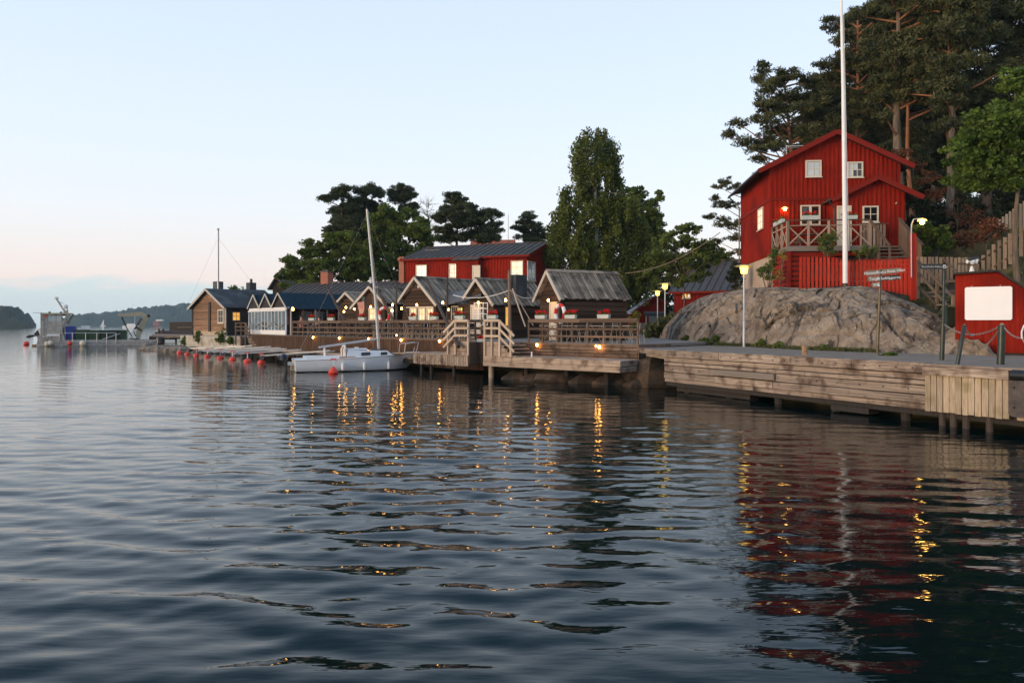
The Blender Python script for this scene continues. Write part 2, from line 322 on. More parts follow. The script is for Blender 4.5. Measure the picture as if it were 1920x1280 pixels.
# ------------------------------------------------------------------ water
def make_water():
    m, t, b = nodemat('sea_water'); n = t.nodes.new; l = t.links.new
    b.inputs['Base Color'].default_value = (.001, .0085, .0085, 1); b.inputs['Roughness'].default_value = .02
    b.inputs['IOR'].default_value = 1.333; b.inputs['Specular IOR Level'].default_value = .40; b.inputs['Specular Tint'].default_value = (.76, .98, .91, 1)
    geo = n('ShaderNodeNewGeometry'); mp = n('ShaderNodeMapping'); mp.inputs['Scale'].default_value = (.8, 3.0, 1); mp.inputs['Rotation'].default_value = (0, 0, R(8))
    l(geo.outputs['Position'], mp.inputs[0])
    ns = n('ShaderNodeTexNoise'); ns.inputs['Scale'].default_value = 1.6; ns.inputs['Detail'].default_value = 3; l(mp.outputs[0], ns.inputs[0])
    bp = n('ShaderNodeBump'); bp.inputs['Strength'].default_value = .30; bp.inputs['Distance'].default_value = .032
    l(ns.outputs[0], bp.inputs['Height']); l(bp.outputs[0], b.inputs['Normal'])
    d = [2.2]
    while d[-1] < 130: d.append(d[-1]*1.0055)
    while d[-1] < 5000: d.append(d[-1]*1.05)
    d = np.array(d); az = np.radians(np.concatenate([np.linspace(-80, -40, 60)[:-1], np.linspace(-40, 40, 560), np.linspace(40, 80, 60)[1:]]))
    D, A = np.meshgrid(d, az, indexing='ij')
    X = D*np.sin(A)*1.0; Y = D*np.cos(A)
    cell = np.gradient(d)[:, None]
    Z = np.zeros_like(X); r = np.random.default_rng(3)
    comps = []
    for i in range(66):
        lam = .24*(1.10/.24)**r.random(); ang = r.normal(6, 16)
        slope = .0115*(1.0 if lam < 1.1 else .72)
        comps.append((lam, ang, slope*lam/6.283, r.random()*6.283))
    for i in range(12):
        lam = .22*(.5/.22)**r.random(); comps.append((lam, r.normal(10, 40), .006*lam/6.283, r.random()*6.283))
    # gentle patches of calmer and livelier water
    patch = (1.12-.55*np.clip((A-.02)/.30, 0, 1))*(.86+.24*np.sin(X*.11+.4*np.sin(Y*.07)+1)*np.sin(Y*.16+.6*np.sin(X*.09)))
    for lam, ang, amp, ph in comps:
        k = 6.283/lam; a = math.radians(ang); kx, ky = k*math.sin(a), k*math.cos(a)
        fade = np.clip((lam/(cell*2.6))-1, 0, 1)
        Z += amp*fade*np.sin(kx*X+ky*Y+ph+.5*np.sin(.35*X+.21*Y+ph*2))
    Z *= patch
    V = np.stack([X, Y, Z], -1).reshape(-1, 3); nr, nc = X.shape
    i = np.arange(nr-1)[:, None]*nc+np.arange(nc-1)[None, :]
    Fq = np.stack([i, i+1, i+nc+1, i+nc], -1).reshape(-1, 4)
    o = npmesh('water', V, Fq[:, ::-1], m, smooth=True)
    tag(o, 'dark rippled sea water reflecting the shore and the evening sky', kind='structure')
make_water()

# ------------------------------------------------------------------ land
COAST = [(20, 2), (17.4, 8), (12.9, 16), (11.6, 18), (7.1, 27.3), (6.9, 29.3), (7.2, 31.8), (3.5, 36), (0, 39), (-3, 42), (-8, 48), (-15, 54.5), (-20.5, 60.5),
         (-23.5, 62), (-26.5, 65.5), (-30, 70.5), (-32.5, 73.5), (-33.5, 78), (-31, 90), (-20, 125), (-10, 155), (75, 160), (80, 2)]
BASE_D = [(1225, 45), (1240, 42.5), (1258, 39), (1300, 36), (1350, 33.6), (1400, 32.4), (1450, 30), (1500, 28.3), (1600, 26.2), (1650, 25.4), (1700, 24.6), (1800, 23.4), (1842, 22.9), (1856, 22.8), (1866, 23.1)]
CREST_Y = [(1225, 622), (1240, 612), (1255, 598), (1274, 578), (1311, 555), (1339, 546), (1386, 538), (1414, 535), (1440, 533), (1500, 534), (1553, 533), (1586, 530), (1613, 531), (1649, 538), (1711, 560), (1760, 584), (1789, 596), (1807, 624), (1843, 638), (1856, 655), (1866, 664)]
CREST_D = [(1225, 46), (1240, 44.5), (1262, 43), (1340, 40), (1414, 36.2), (1500, 33.5), (1586, 31), (1650, 30), (1711, 28.6), (1760, 27), (1800, 24.8), (1843, 23.6), (1866, 23.3)]
CTRL = np.array([(10,25,1.38),(8,30,1.38),(9,40,1.4),(12,55,1.4),(13,75,1.45),(5,40,1.4),(0,50,1.45),(-10,60,1.4),(-20,70,1.3),(-28,70,1.1),(0,90,2),(-20,100,2),
 (12.3,23.6,1.38),(14,21.6,1.38),(15.5,20,1.38),(18,15,1.38),(16,22.3,1.38),(11.2,36.5,3.7),(14,32,3.6),(15.3,29.8,3.0),(13.0,42,3.9),(13.4,46,3.6),(10.8,45,1.8),(9.6,38,1.6),(10.6,33,1.5),
 (16,38,4.5),(19,38,4.6),(19,44,5),(14.4,44.5,4.7),(21,36,4.3),(18,32,3.75),(17,29.5,3.3),(19,30.5,4.2),(20.8,31.2,5.2),(24,32,6.4),(24,38,7),(22,42,6.5),(26,46,8.5),(32,50,10),(40,55,11),
 (18,52,5.5),(22,56,8),(12,62,2.2),(15,58,2.8),(16,66,2.5),(26,70,8),(40,80,10),(15.6,24.3,1.6),(17.2,25.3,2.4),(18.6,27.3,3.3),(22,26,4),(25,25,4.5),(22,20,1.8),(16.6,27.5,2.9),(60,60,12),(60,120,10),(0,140,3)], float)
def seg_dist(Px, Py, poly):
    d = np.full(Px.shape, 1e9); ins = np.zeros(Px.shape, bool); n = len(poly)
    for i in range(n):
        x0, y0 = poly[i]; x1, y1 = poly[(i+1) % n]
        t = np.clip(((Px-x0)*(x1-x0)+(Py-y0)*(y1-y0))/((x1-x0)**2+(y1-y0)**2), 0, 1)
        d = np.minimum(d, np.hypot(Px-x0-t*(x1-x0), Py-y0-t*(y1-y0)))
        c = ((y0 > Py) != (y1 > Py)) & (Px < (x1-x0)*(Py-y0)/((y1-y0) if y1 != y0 else 1e-9)+x0); ins ^= c
    return np.where(ins, d, -d)
def land_z(X, Y):
    X = np.asarray(X, float); Y = np.asarray(Y, float)
    num = np.zeros(X.shape); den = np.zeros(X.shape)
    for x, y, z in CTRL:
        wgt = 1/((X-x)**2+(Y-y)**2+.25)**2.2; num += wgt*z; den += wgt
    z = num/den; sd_ = seg_dist(X, Y, COAST)
    z = np.minimum(z, np.where(sd_ > 0, .05+sd_*3.0, .05+sd_*.9))
    px = X/np.maximum(Y, 1)*F+960; tab = lambda t: np.interp(px, [a for a, b in t], [b for a, b in t])       # stay under the bare rock
    db, dc = tab(BASE_D), tab(CREST_D); zc = H-(tab(CREST_Y)-PY)/F*dc; t = np.clip((Y-db)/(dc-db), 0, 1)
    rz_ = 1.34+(zc-1.34)*np.sin(t*np.pi/2)**.78-.60*np.clip(t*6, 0, 1)
    return np.where((px > 1240) & (px < 1872) & (Y < dc+.6), np.minimum(z, np.where(Y < db+.2, np.minimum(z, 1.36), rz_)), z)
def zl(x, y): return float(land_z(np.array([x]), np.array([y]))[0])
QD = Vector((.4445, -.8958, 0)); QN = Vector((-.8958, -.4445, 0))       # along the quay, and out to the water
Q1 = Vector((5.5, 27.0, 0))
def Q(s, o=0, z=0): return Vector((Q1.x+QD.x*s+QN.x*o, Q1.y+QD.y*s+QN.y*o, z))
rb = [XY(x, float(np.interp(x, [a for a, b in BASE_D], [b for a, b in BASE_D]))+.9) for x in (1864, 1800, 1700, 1600, 1500, 1400, 1300, 1258, 1240)]
pp = [tuple(q) for q in (Q(27, -.34)[:2], Q(10, -.34)[:2], Q(0, -.34)[:2], (5.75, 29.0), (6.0, 31.6), (6.2, 36), (7.5, 45), (10.2, 60), (12.6, 74.9), (16, 74.9), (12.4, 60), (10.5, 50), (9.3, 44))]+rb[::-1]+[(16.5, 23.2), (23, 24), (28, 8)]
M_SOIL = pm('grassy_soil', (.035, .038, .014), (.10, .082, .035), (1, 1, 1), 1.4, 'Object', .95, .5, dark=(.022, .018, .012), dscale=.6)
xs = np.arange(-42, 76, .55); ys = np.arange(2, 158, .55)
gx, gy = np.meshgrid(xs, ys, indexing='ij'); gz = land_z(gx, gy)
rr = np.random.default_rng(5)
pd = seg_dist(gx, gy, pp); gz = np.where(pd > -1.2, np.minimum(gz, np.where(pd > -.5, 1.34, 1.34+(-.5-pd)*.6)), gz)
gz = gz+np.where(gz > 1.6, .12*np.sin(gx*2.1+np.sin(gy*1.7))*np.sin(gy*1.9), 0)
i = np.arange(len(xs)-1)[:, None]*len(ys)+np.arange(len(ys)-1)[None, :]
tag(npmesh('terrain', np.stack([gx, gy, gz], -1).reshape(-1, 3), np.stack([i, i+len(ys), i+len(ys)+1, i+1], -1).reshape(-1, 4), M_SOIL, smooth=True),
    'grassy hillside and shore ground of the island', kind='structure')

# ------------------------------------------------------------------ rock outcrop
def lerp_tab(x, tab):
    return np.interp(x, [a for a, b in tab], [b for a, b in tab])
def rock_mesh():
    px = np.linspace(1228, 1864, 340); T = np.concatenate([np.linspace(-.06, 1, 110), np.linspace(1.02, 1.6, 22)])
    V = []
    for x in px:
        db, dc = lerp_tab(x, BASE_D), lerp_tab(x, CREST_D); zc = H-(lerp_tab(x, CREST_Y)-PY)/F*dc
        k = (x-960)/F
        for t in T:
            if t <= 1:
                d = db+(dc-db)*t; z = 1.34+(zc-.16-1.34)*(math.sin(max(t, 0)*math.pi/2)**.78 if t > 0 else t*2)
            else:
                d = dc+(t-1)*6; z = zc-.21-(t-1)**2*3.2
            V.append((k*d, d, z, t))
    V = np.array(V); out_ = np.empty((len(V), 3))
    for j, (x, y, z, t) in enumerate(V):
        h = min(1, max(0, t*5))*min(1, max(0, (1.15-t)*4)) if t < 1.15 else 0
        q = Vector((x, y, z))
        big = mnoise.noise(q*.45)*.42
        # joints and ledges: ridged noise sheared along the slope
        q2 = Vector((x*1.25+z*.55, y*.6, z*.75)); r1 = 1-abs(mnoise.noise(q2*.62))*2; r2 = 1-abs(mnoise.noise(q2*2.2+Vector((7, 0, 0))))*2
        cell = mnoise.cell(Vector((x*1.2+.8*z, z*1.4, y*.5)))
        f = big*1.0-.30*max(0, r1-.84)/.16-.12*max(0, r2-.8)/.2+.12*noise3(Vector((x*1.3, y, z*.5)), 3, .8)+.07*noise3(q, 4, 3.2)+.26*(lambda s_: s_-math.floor(s_))(x*.42+z*.55+y*.12+1.3*mnoise.noise(q*.55))*min(1, t*3)+.13*(lambda s_: s_-math.floor(s_))(-x*.9+z*1.1+1.1*mnoise.noise(q*.8+Vector((4, 0, 0))))
        kf = .35+.65*min(1, max(0, (1.02-t)/.5))
        out_[j] = (x-.5*f*h*kf*.3, y-f*h*kf*.8, z+f*h*.30*kf)
    nT = len(T); i = np.arange(len(px)-1)[:, None]*nT+np.arange(nT-1)[None, :]
    m, t, b = nodemat('granite'); n = t.nodes.new; l = t.links.new; b.inputs['Roughness'].default_value = .9
    tc = n('ShaderNodeTexCoord')
    def nz(scale, sc3=(1, 1, 1), det=6, dist=0):
        mp = n('ShaderNodeMapping'); mp.inputs['Scale'].default_value = sc3; l(tc.outputs['Object'], mp.inputs[0])
        q = n('ShaderNodeTexNoise'); q.inputs['Scale'].default_value = scale; q.inputs['Detail'].default_value = det; q.inputs['Roughness'].default_value = .68; q.inputs['Distortion'].default_value = dist; l(mp.outputs[0], q.inputs[0]); return q.outputs[0]
    def mr(s, a, bb):
        q = n('ShaderNodeMapRange'); q.inputs[1].default_value = a; q.inputs[2].default_value = bb; l(s, q.inputs[0]); return q.outputs[0]
    def mix(f, a, c):
        q = n('ShaderNodeMixRGB'); l(f, q.inputs[0])
        if isinstance(a, tuple): q.inputs[1].default_value = (*a, 1)
        else: l(a, q.inputs[1])
        q.inputs[2].default_value = (*c, 1); return q.outputs[0]
    c = mix(mr(nz(1.1, det=8), .38, .62), (.145, .104, .072), (.35, .278, .205))
    c = mix(mr(nz(.7, (1.3, 1, .22), 6, .9), .50, .60), c, (.050, .036, .025))      # brown run-off stains
    c = mix(mr(nz(2.3, (1, 1, .6), 6, .8), .60, .70), c, (.40, .345, .28))        # pale lichen
    c = mix(mr(nz(1.7, (1.6, 1, .4), 4, .4), .64, .72), c, (.19, .14, .045))      # ochre moss
    wv = n('ShaderNodeTexVoronoi'); wv.feature = 'DISTANCE_TO_EDGE'; wv.inputs['Scale'].default_value = .85
    mpv = n('ShaderNodeMapping'); mpv.inputs['Scale'].default_value = (1, .8, 1.3); mpv.inputs['Rotation'].default_value = (0, R(35), 0)
    mixv = n('ShaderNodeMixRGB'); mixv.inputs[0].default_value = .35; l(tc.outputs['Object'], mixv.inputs[1])
    nzc = n('ShaderNodeTexNoise'); nzc.inputs['Scale'].default_value = 1.4; l(tc.outputs['Object'], nzc.inputs[0]); l(nzc.outputs['Color'], mixv.inputs[2])
    l(mixv.outputs[0], mpv.inputs[0]); l(mpv.outputs[0], wv.inputs[0])
    crack = mr(wv.outputs[0], .030, .004); gate = mr(nz(.8), .44, .54)
    mm = n('ShaderNodeMath'); mm.operation = 'MULTIPLY'; l(crack, mm.inputs[0]); l(gate, mm.inputs[1])
    c = mix(mm.outputs[0], c, (.035, .027, .02))
    c = mix(mr(nz(9, det=4), .60, .72), c, (.46, .41, .34)); c = mix(mr(nz(13, (1, 1.2, .8), det=3), .62, .70), c, (.06, .048, .036))
    l(c, b.inputs['Base Color'])
    bp = n('ShaderNodeBump'); bp.inputs['Strength'].default_value = .9; bp.inputs['Distance'].default_value = .09; l(nz(5.5, det=8), bp.inputs['Height']); l(bp.outputs[0], b.inputs['Normal'])
    o = npmesh('rock_outcrop', out_, np.stack([i, i+nT, i+nT+1, i+1], -1).reshape(-1, 4), m, smooth=True)
    bm = bmesh.new(); bm.from_mesh(o.data); bmesh.ops.recalc_face_normals(bm, faces=bm.faces); bm.to_mesh(o.data); bm.free()
    tag(o, 'bare grey granite outcrop rising behind the quay path', kind='structure'); return m
GRANITE = rock_mesh()

# path of asphalt along the quay, round to the red shed
tag(MB().slab(pp, 1.2, 1.45).build('path', ASPH), 'grey asphalt quayside path at the foot of the rock', kind='structure')

# far shore: wooded hills and island, one mass each
def far_hill(name, label, pts, depth, base_d, mat_, bump, nx=220, ny=26):
    """ridge profile pts (px, py at distance base_d+depth/2)"""
    px = np.linspace(pts[0][0], pts[-1][0], nx); V = []
    for x in px:
        yt = np.interp(x, [p[0] for p in pts], [p[1] for p in pts]); hh = (PY-yt)/F*(base_d+depth*.5)+H
        for j in range(ny):
            t = j/(ny-1); d = base_d+depth*t; X = (x-960)/F*d
            z = -.5+(hh+.5)*math.sin(min(1, t*2)*math.pi/2)**.7*(1 if t <= .5 else max(0, math.cos((t-.5)*math.pi)))
            if 0 < j: z += bump*((.45*abs(mnoise.noise(Vector((X/bump*3.1, d/bump*1.5, 9)))))+mnoise.noise(Vector((X/bump*.45, d/bump*.3, 0)))+.6*abs(mnoise.noise(Vector((X/bump*1.3, d/bump, 3)))))*min(1, t*6)*min(1, hh/6)
            V.append((X, d, z))
    i = np.arange(nx-1)[:, None]*ny+np.arange(ny-1)[None, :]
    o = npmesh(name, np.array(V), np.stack([i, i+ny, i+ny+1, i+1], -1).reshape(-1, 4), mat_, smooth=False)
    return tag(o, label, kind='structure')
M_FAR = pm('far_wood', (.006, .022, .016), (.026, .046, .032), (1, 1, 1), .10, 'Object', .95)  # some blue-green of the distance haze put into the wood colour
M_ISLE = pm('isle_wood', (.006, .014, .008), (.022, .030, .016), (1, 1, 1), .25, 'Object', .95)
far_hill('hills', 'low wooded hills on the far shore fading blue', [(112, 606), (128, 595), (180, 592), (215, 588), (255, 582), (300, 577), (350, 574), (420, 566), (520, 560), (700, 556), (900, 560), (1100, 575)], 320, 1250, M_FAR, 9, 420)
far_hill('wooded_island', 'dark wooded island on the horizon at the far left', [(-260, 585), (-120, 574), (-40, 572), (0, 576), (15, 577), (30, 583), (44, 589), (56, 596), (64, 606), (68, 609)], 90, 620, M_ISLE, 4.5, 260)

# ------------------------------------------------------------------ haze
hm = bpy.data.materials.new('haze_air'); hm.use_nodes = True; ht = hm.node_tree; ht.nodes.clear()
ho = ht.nodes.new('ShaderNodeOutputMaterial'); pv = ht.nodes.new('ShaderNodeVolumePrincipled'); pv.inputs['Color'].default_value = (.70, .90, 1.0, 1)
pv.inputs['Density'].default_value = .00016; pv.inputs['Anisotropy'].default_value = 0; ht.links.new(pv.outputs[0], ho.inputs['Volume'])
HAZE_TOP = 62
MB().box(-1900, 1900, -60, 1750, -6, HAZE_TOP).build('haze', hm, kind='stuff')

# ------------------------------------------------------------------ foliage
def leaves(C, S, n, size, shape='leaf', droop=0.0, flat=0.0, up=0.0, seed=1, tone=None):
    """C cluster centres (k,3), S radii (k,3): n leaf faces round each centre -> verts, quads, tone"""
    r = np.random.default_rng(seed); C = np.asarray(C, float); S = np.asarray(S, float); k = len(C)
    u = r.normal(size=(k, n, 3)); u /= np.linalg.norm(u, axis=2, keepdims=True); rad = r.random((k, n, 1))**.45
    pos = C[:, None, :]+u*rad*S[:, None, :]
    if droop: pos[..., 2] -= droop*r.random((k, n))**1.3
    pos = pos.reshape(-1, 3); m = len(pos)
    a = r.normal(size=(m, 3)); a[:, 2] = a[:, 2]*(1-flat)+up
    if droop: a[:, 2] -= 1.2
    if shape == 'needle':
        a += u.reshape(-1, 3)*.8
    a /= np.linalg.norm(a, axis=1, keepdims=True)
    b = r.normal(size=(m, 3)); b -= (b*a).sum(1, keepdims=True)*a; b /= np.linalg.norm(b, axis=1, keepdims=True)
    sz = size*(.6+.8*r.random((m, 1))); wd = {'leaf': .62, 'needle': .26, 'blade': .14}[shape]
    V = np.stack([pos-a*sz*.5, pos+b*sz*wd*.5, pos+a*sz*.5, pos-b*sz*wd*.5], 1).reshape(-1, 3)
    Fq = np.arange(m*4).reshape(-1, 4)
    t0 = r.random((k, 1)) if tone is None else np.full((k, 1), tone)
    T = np.clip(.65*t0+.35*r.random((k, n)), 0, 1).reshape(-1)
    return V, Fq, T
def trunk_pts(base, top, bend, n=7, seed=0):
    r = random.Random(seed); b = Vector(base); t = Vector(top); out_ = []
    ax, ay = r.uniform(-1, 1)*bend, r.uniform(-1, 1)*bend
    for i in range(n):
        s = i/(n-1); w_ = math.sin(s*math.pi)
        out_.append(b.lerp(t, s)+Vector((ax*w_+r.uniform(-.3, .3)*bend*w_, ay*w_, 0)))
    return out_
def along(pts, s):
    s = max(0, min(.9999, s))*(len(pts)-1); i = int(s); return pts[i].lerp(pts[i+1], s-i)
def make_pine(label, x, y, z0, h, r0, crown_r, crown_lo, limbs, lm, seed, group=None, size=.42, per=60, pads=5, lean=(0, 0), bark=None, squash=1.0, shapefn=None, thick=1.0, name='pine_tree'):
    rd = random.Random(seed); t = thing(name, label, 'tree', (x, y, z0), 0, group)
    tp = trunk_pts((0, 0, -.4), (lean[0], lean[1], h*.97), .35, 9, seed)
    mb = MB(); mb.tube(tp, [r0*(1-.80*(i/8)**.9) for i in range(9)], 9)
    C = []; S = []
    for k in range(limbs):
        s = crown_lo+(1-crown_lo)*((k+rd.random()*.7)/limbs); s = min(s, .985)
        p = along(tp, s); az = k*2.399+rd.uniform(-.5, .5); f = (s-crown_lo)/(1-crown_lo)
        prof = shapefn(f) if shapefn else (math.sin(min(1, f*1.15+.12)*math.pi)**.6*.95+.16)
        L = crown_r*prof*rd.uniform(.65, 1.12); rise = L*rd.uniform(-.05, .40)+.2*f*L
        d = Vector((math.cos(az), math.sin(az), 0)); side = Vector((-d.y, d.x, 0))
        q = [p, p+d*L*.35+Vector((0, 0, rise*.15))+side*rd.uniform(-.1, .1)*L, p+d*L*.7+Vector((0, 0, rise*.55))+side*rd.uniform(-.15, .15)*L, p+d*L+Vector((0, 0, rise))]
        rr_ = max(.025, r0*.30*(1-.6*f)); mb.tube(q, [rr_, rr_*.75, rr_*.5, rr_*.2], 5)
        for j in range(pads):
            g = .30+.72*(j+rd.random())/pads; c = along(q, min(g, .999))+side*rd.uniform(-.34, .34)*L*g+Vector((0, 0, rd.uniform(-.02, .22)*L*.5))
            C.append(c); w_ = crown_r*rd.uniform(.13, .24)*(.7+.5*prof); S.append((w_, w_, w_*.48*squash))
            if rd.random() < .6: mb.tube([along(q, max(0, g-.2)), c], [rr_*.4, rr_*.15], 4, False)
    C.append(tp[-1]); S.append((crown_r*.2, crown_r*.2, crown_r*.25))
    mb.build('trunk', bark or BARK, t, smooth=True)
    V, Fq, T = leaves(C, S, int(per*thick), size, 'needle', up=.35, flat=.2, seed=seed)
    npmesh('crown', V, Fq, lm, t, attr=T); return t
def make_leafy(label, x, y, z0, h, r0, lobes, lm, seed, group=None, size=.28, clumps=16, per=70, clump_r=.55, droop=0.0, bark=None, name='leafy_tree', trunk_top=.6, shell=.6, trunks=1):
    """lobes: (dx, dy, z, rx, ry, rz) ellipsoids relative to the tree foot"""
    rd = random.Random(seed); r = np.random.default_rng(seed); t = thing(name, label, 'tree', (x, y, z0), 0, group); mb = MB()
    for q in range(trunks):
        dx = (q-(trunks-1)/2)*.5
        tp = trunk_pts((dx*.5, 0, -.4), (dx*1.6, 0, h*trunk_top), .25, 7, seed+q); mb.tube(tp, [r0*(1-.65*(i/6)) for i in range(7)], 9)
    C = []; S = []
    for (dx, dy, z, rx, ry, rz) in lobes:
        c0 = Vector((dx, dy, z)); st = along(tp, min(.98, max(.25, (z-rz*.6)/(h*trunk_top))))
        mb.tube([st, st.lerp(c0, .5)+Vector((0, 0, .12*rz)), c0+Vector((0, 0, rz*.4))], [r0*.38, r0*.24, r0*.07], 6)
        nk = max(4, int(clumps*rx*rz))
        for i in range(nk):
            u = r.normal(size=3); u /= np.linalg.norm(u); rad = shell+(1-shell)*r.random() if r.random() < .75 else r.random()*shell
            C.append((dx+u[0]*rx*rad, dy+u[1]*ry*rad, z+u[2]*rz*rad)); w_ = clump_r*r.uniform(.65, 1.25); S.append((w_, w_, w_*.7))
            if i % 5 == 0: mb.tube([c0, Vector(C[-1])], [r0*.10, r0*.03], 4, False)
    mb.build('trunk', bark or BARKG, t, smooth=True)
    V, Fq, T = leaves(C, S, per, size, 'leaf', droop=droop, flat=.3, seed=seed)
    npmesh('crown', V, Fq, lm, t, attr=T); return t
def lobe_pine(label, px, d, lobes, lm, seed, group=None, ybase=None, bark=None, r0=.2, size=.24, clumps=15, per=70, clump_r=.42, top=None, depth=1.0, lean=0, zb=None):
    """pine whose boughs are given as (px, py, half width, half height) at its distance d, turned into masses with depth"""
    x, y = XY(px, d); zb = zl(x, y) if zb is None else zb; rd = random.Random(seed); r = np.random.default_rng(seed)
    t = thing('pine_tree', label, 'tree', (x, y, zb), 0, group); ty = min(q[1] for q in lobes) if top is None else top; h = H-(ty-PY)/F*d-zb
    tp = trunk_pts((0, 0, -.5), (lean/F*d, .3, h*.97), .30, 9, seed); mb = MB(); mb.tube(tp, [r0*(1-.78*(i/8)**.9) for i in range(9)], 9); C = []; S = []; lb = MB()
    for (lx, ly, rw, rh) in lobes:
        c0 = Vector(((lx-px)/F*d, rd.uniform(-1, 1)*depth*1.6, H-(ly-PY)/F*d-zb)); rx, rz = rw/F*d, rh/F*d; ry = max(rx*.8, rz)
        st = along(tp, min(.97, max(.2, (c0.z-.35*abs(c0.x)-.2)/(h*.97)))); mid = st.lerp(c0, .55)+Vector((0, 0, -.10*abs(c0.x)+.1)); rr_ = min(.075, r0*.30)
        lb.tube([st, mid, c0+Vector((0, 0, -.3*rz))], [rr_, rr_*.7, rr_*.3], 5)
        for i in range(max(7, int(clumps*rx*rz*2.9))):
            u = r.normal(size=3); u /= np.linalg.norm(u); q = r.random()**.45; w_ = clump_r*r.uniform(.6, 1.25)
            p = (c0.x+u[0]*rx*q, c0.y+u[1]*ry*q, c0.z+u[2]*rz*q); C.append(p); S.append((w_, w_, w_*.55))
            if i % 4 == 0: lb.tube([c0+Vector((0, 0, -.3*rz)), Vector(p)], [rr_*.3, rr_*.1], 4, False)
    mb.build('trunk', bark or BARK, t, smooth=True); lb.build('limbs', BARKO if bark in (BARKO, BARKG) else BARK, t, smooth=True); V, Fq, T = leaves(C, S, per, size, 'needle', up=.4, seed=seed); npmesh('crown', V, Fq, lm, t, attr=T); return t
def px_lobes(px0, d, zb, L):
    return [((x-px0)/F*d, random.uniform(-.6, .6), H-(y-PY)/F*d-zb, rw/F*d, max(rw, rh)/F*d*.85, rh/F*d) for x, y, rw, rh in L]
def make_shrub(name, label, x, y, z0, blobs, lm, seed, cat='shrub', size=.14, clumps=10, per=45, clump_r=.22, group=None, droop=0):
    r = np.random.default_rng(seed); t = thing(name, label, cat, (x, y, z0), 0, group); mb = MB(); C = []; S = []
    for (dx, dy, z, rx, ry, rz) in blobs:
        for i in range(clumps):
            u = r.normal(size=3); u /= np.linalg.norm(u); q = r.random()**.5
            C.append((dx+u[0]*rx*q, dy+u[1]*ry*q, z+u[2]*rz*q)); S.append((clump_r, clump_r, clump_r*.8))
            if i % 2 == 0: mb.tube([Vector((dx*.4, dy*.4, -.15)), Vector((dx*.8, dy*.8, z*.5)), Vector(C[-1])], [.03, .02, .008], 4, False)
    mb.build('stem', BARKG, t); V, Fq, T = leaves(C, S, per, size, 'leaf', flat=.2, droop=droop, seed=seed); npmesh('foliage', V, Fq, lm, t, attr=T); return t
# ------------------------------------------------------------------ windows, doors, roofs
def Mw(x, y, z, rz=0): return Matrix.Translation((x, y, z)) @ Matrix.Rotation(rz, 4, 'Z')
def window(parent, M, w, h, pane, nx=2, nz=2, fw=.07, frame=CREAM, proud=.05, sill=True, label=None, bar=.03):
    """centre of the window on the wall plane; local x right, -y outwards, z up"""
    mb = MB(); a, b = w/2, h/2
    mb.box(-a, -a+fw, -proud, .02, -b, b); mb.box(a-fw, a, -proud, .02, -b, b); mb.box(-a+fw, a-fw, -proud, .02, b-fw, b); mb.box(-a+fw, a-fw, -proud, .02, -b, -b+fw)
    if sill: mb.box(-a-.03, a+.03, -proud-.05, -proud-.002, -b-.035, -b+.012)
    o = mb.build('window', frame, parent); o.matrix_local = M
    if label: o['label'] = label
    iw, ih = w-2*fw, h-2*fw
    for i in range(1, nx): box('muntin', frame, o, -a+fw+iw*i/nx-bar/2, -a+fw+iw*i/nx+bar/2, -proud+.012, .004, -b+fw, b-fw)
    for j in range(1, nz): box('muntin', frame, o, -a+fw, a-fw, -proud+.018, .001, -b+fw+ih*j/nz-bar/2, -b+fw+ih*j/nz+bar/2)
    for i in range(nx):
        for j in range(nz):
            pmt = pane[(i+j*nx) % len(pane)] if isinstance(pane, (list, tuple)) else pane
            box('pane', pmt, o, -a+fw+iw*i/nx+bar/2, -a+fw+iw*(i+1)/nx-bar/2, -.012, -.004, -b+fw+ih*j/nz+bar/2, -b+fw+ih*(j+1)/nz-bar/2)
    return o
def door(parent, M, w, h, m, label=None):
    mb = MB(); mb.box(-w/2-.07, -w/2, -.07, .02, 0, h+.07); mb.box(w/2, w/2+.07, -.07, .02, 0, h+.07); mb.box(-w/2, w/2, -.07, .02, h, h+.07)
    fr = mb.build('door_frame', m, parent); fr.matrix_local = M
    d = MB().box(-w/2+.004, w/2-.004, -.04, .01, .02, h-.004).build('door', m, parent); d.matrix_local = M
    MB().cyl((w/2-.10, -.09, h*.48), (w/2-.10, -.04, h*.48), .02).box(w/2-.2, w/2-.09, -.10, -.085, h*.475, h*.49).build('handle', DSTEEL, d)
    if label: d['label'] = label
    return d
def board_roof(parent, zr, runL, runR, pL, pR, y0, y1, pitch_boards=.19, mat_=W_ROOF, hidden_solid=True, both=False):
    """gable roof with ridge along y at x=0: one slope of separate boards, ridge boards on top"""
    for side, run, p in ((1, runR, pR), (-1, runL, pL)):
        n = int((y1-y0)/pitch_boards); a = math.atan(p); nrm = (side*math.sin(a), 0, math.cos(a))
        if side == 1 or both:
            for k in range(n):
                y = y0+(k+.5)*(y1-y0)/n; up = .034 if k % 2 else -.006
                ex = random.uniform(-.03, .05)
                plank('roof_board', mat_, parent, (0+nrm[0]*up, y, zr+nrm[2]*up), (side*(run+ex)+nrm[0]*up, y, zr-p*(run+ex)+nrm[2]*up), (y1-y0)/n*(.80 if k % 2 else .98), .034, nrm)
            MB().beam((0, (y0+y1)/2, zr-.05), (side*(run-.04), (y0+y1)/2, zr-p*(run-.04)-.05), y1-y0-.04, .05, nrm).build('roof_deck', W_DARK, parent)
        else:
            MB().beam((0, (y0+y1)/2, zr-.03), (side*run, (y0+y1)/2, zr-p*run-.03), y1-y0, .09, nrm).build('roof', mat_, parent)
    for s, p in ((1, pR), (-1, pL)):
        plank('ridge_board', mat_, parent, (s*.085, y0-.02, zr+.045-.085*p*.5), (s*.085, y1+.02, zr+.045-.085*p*.5), .19, .025, (s*math.sin(math.atan(p)), 0, math.cos(math.atan(p))))
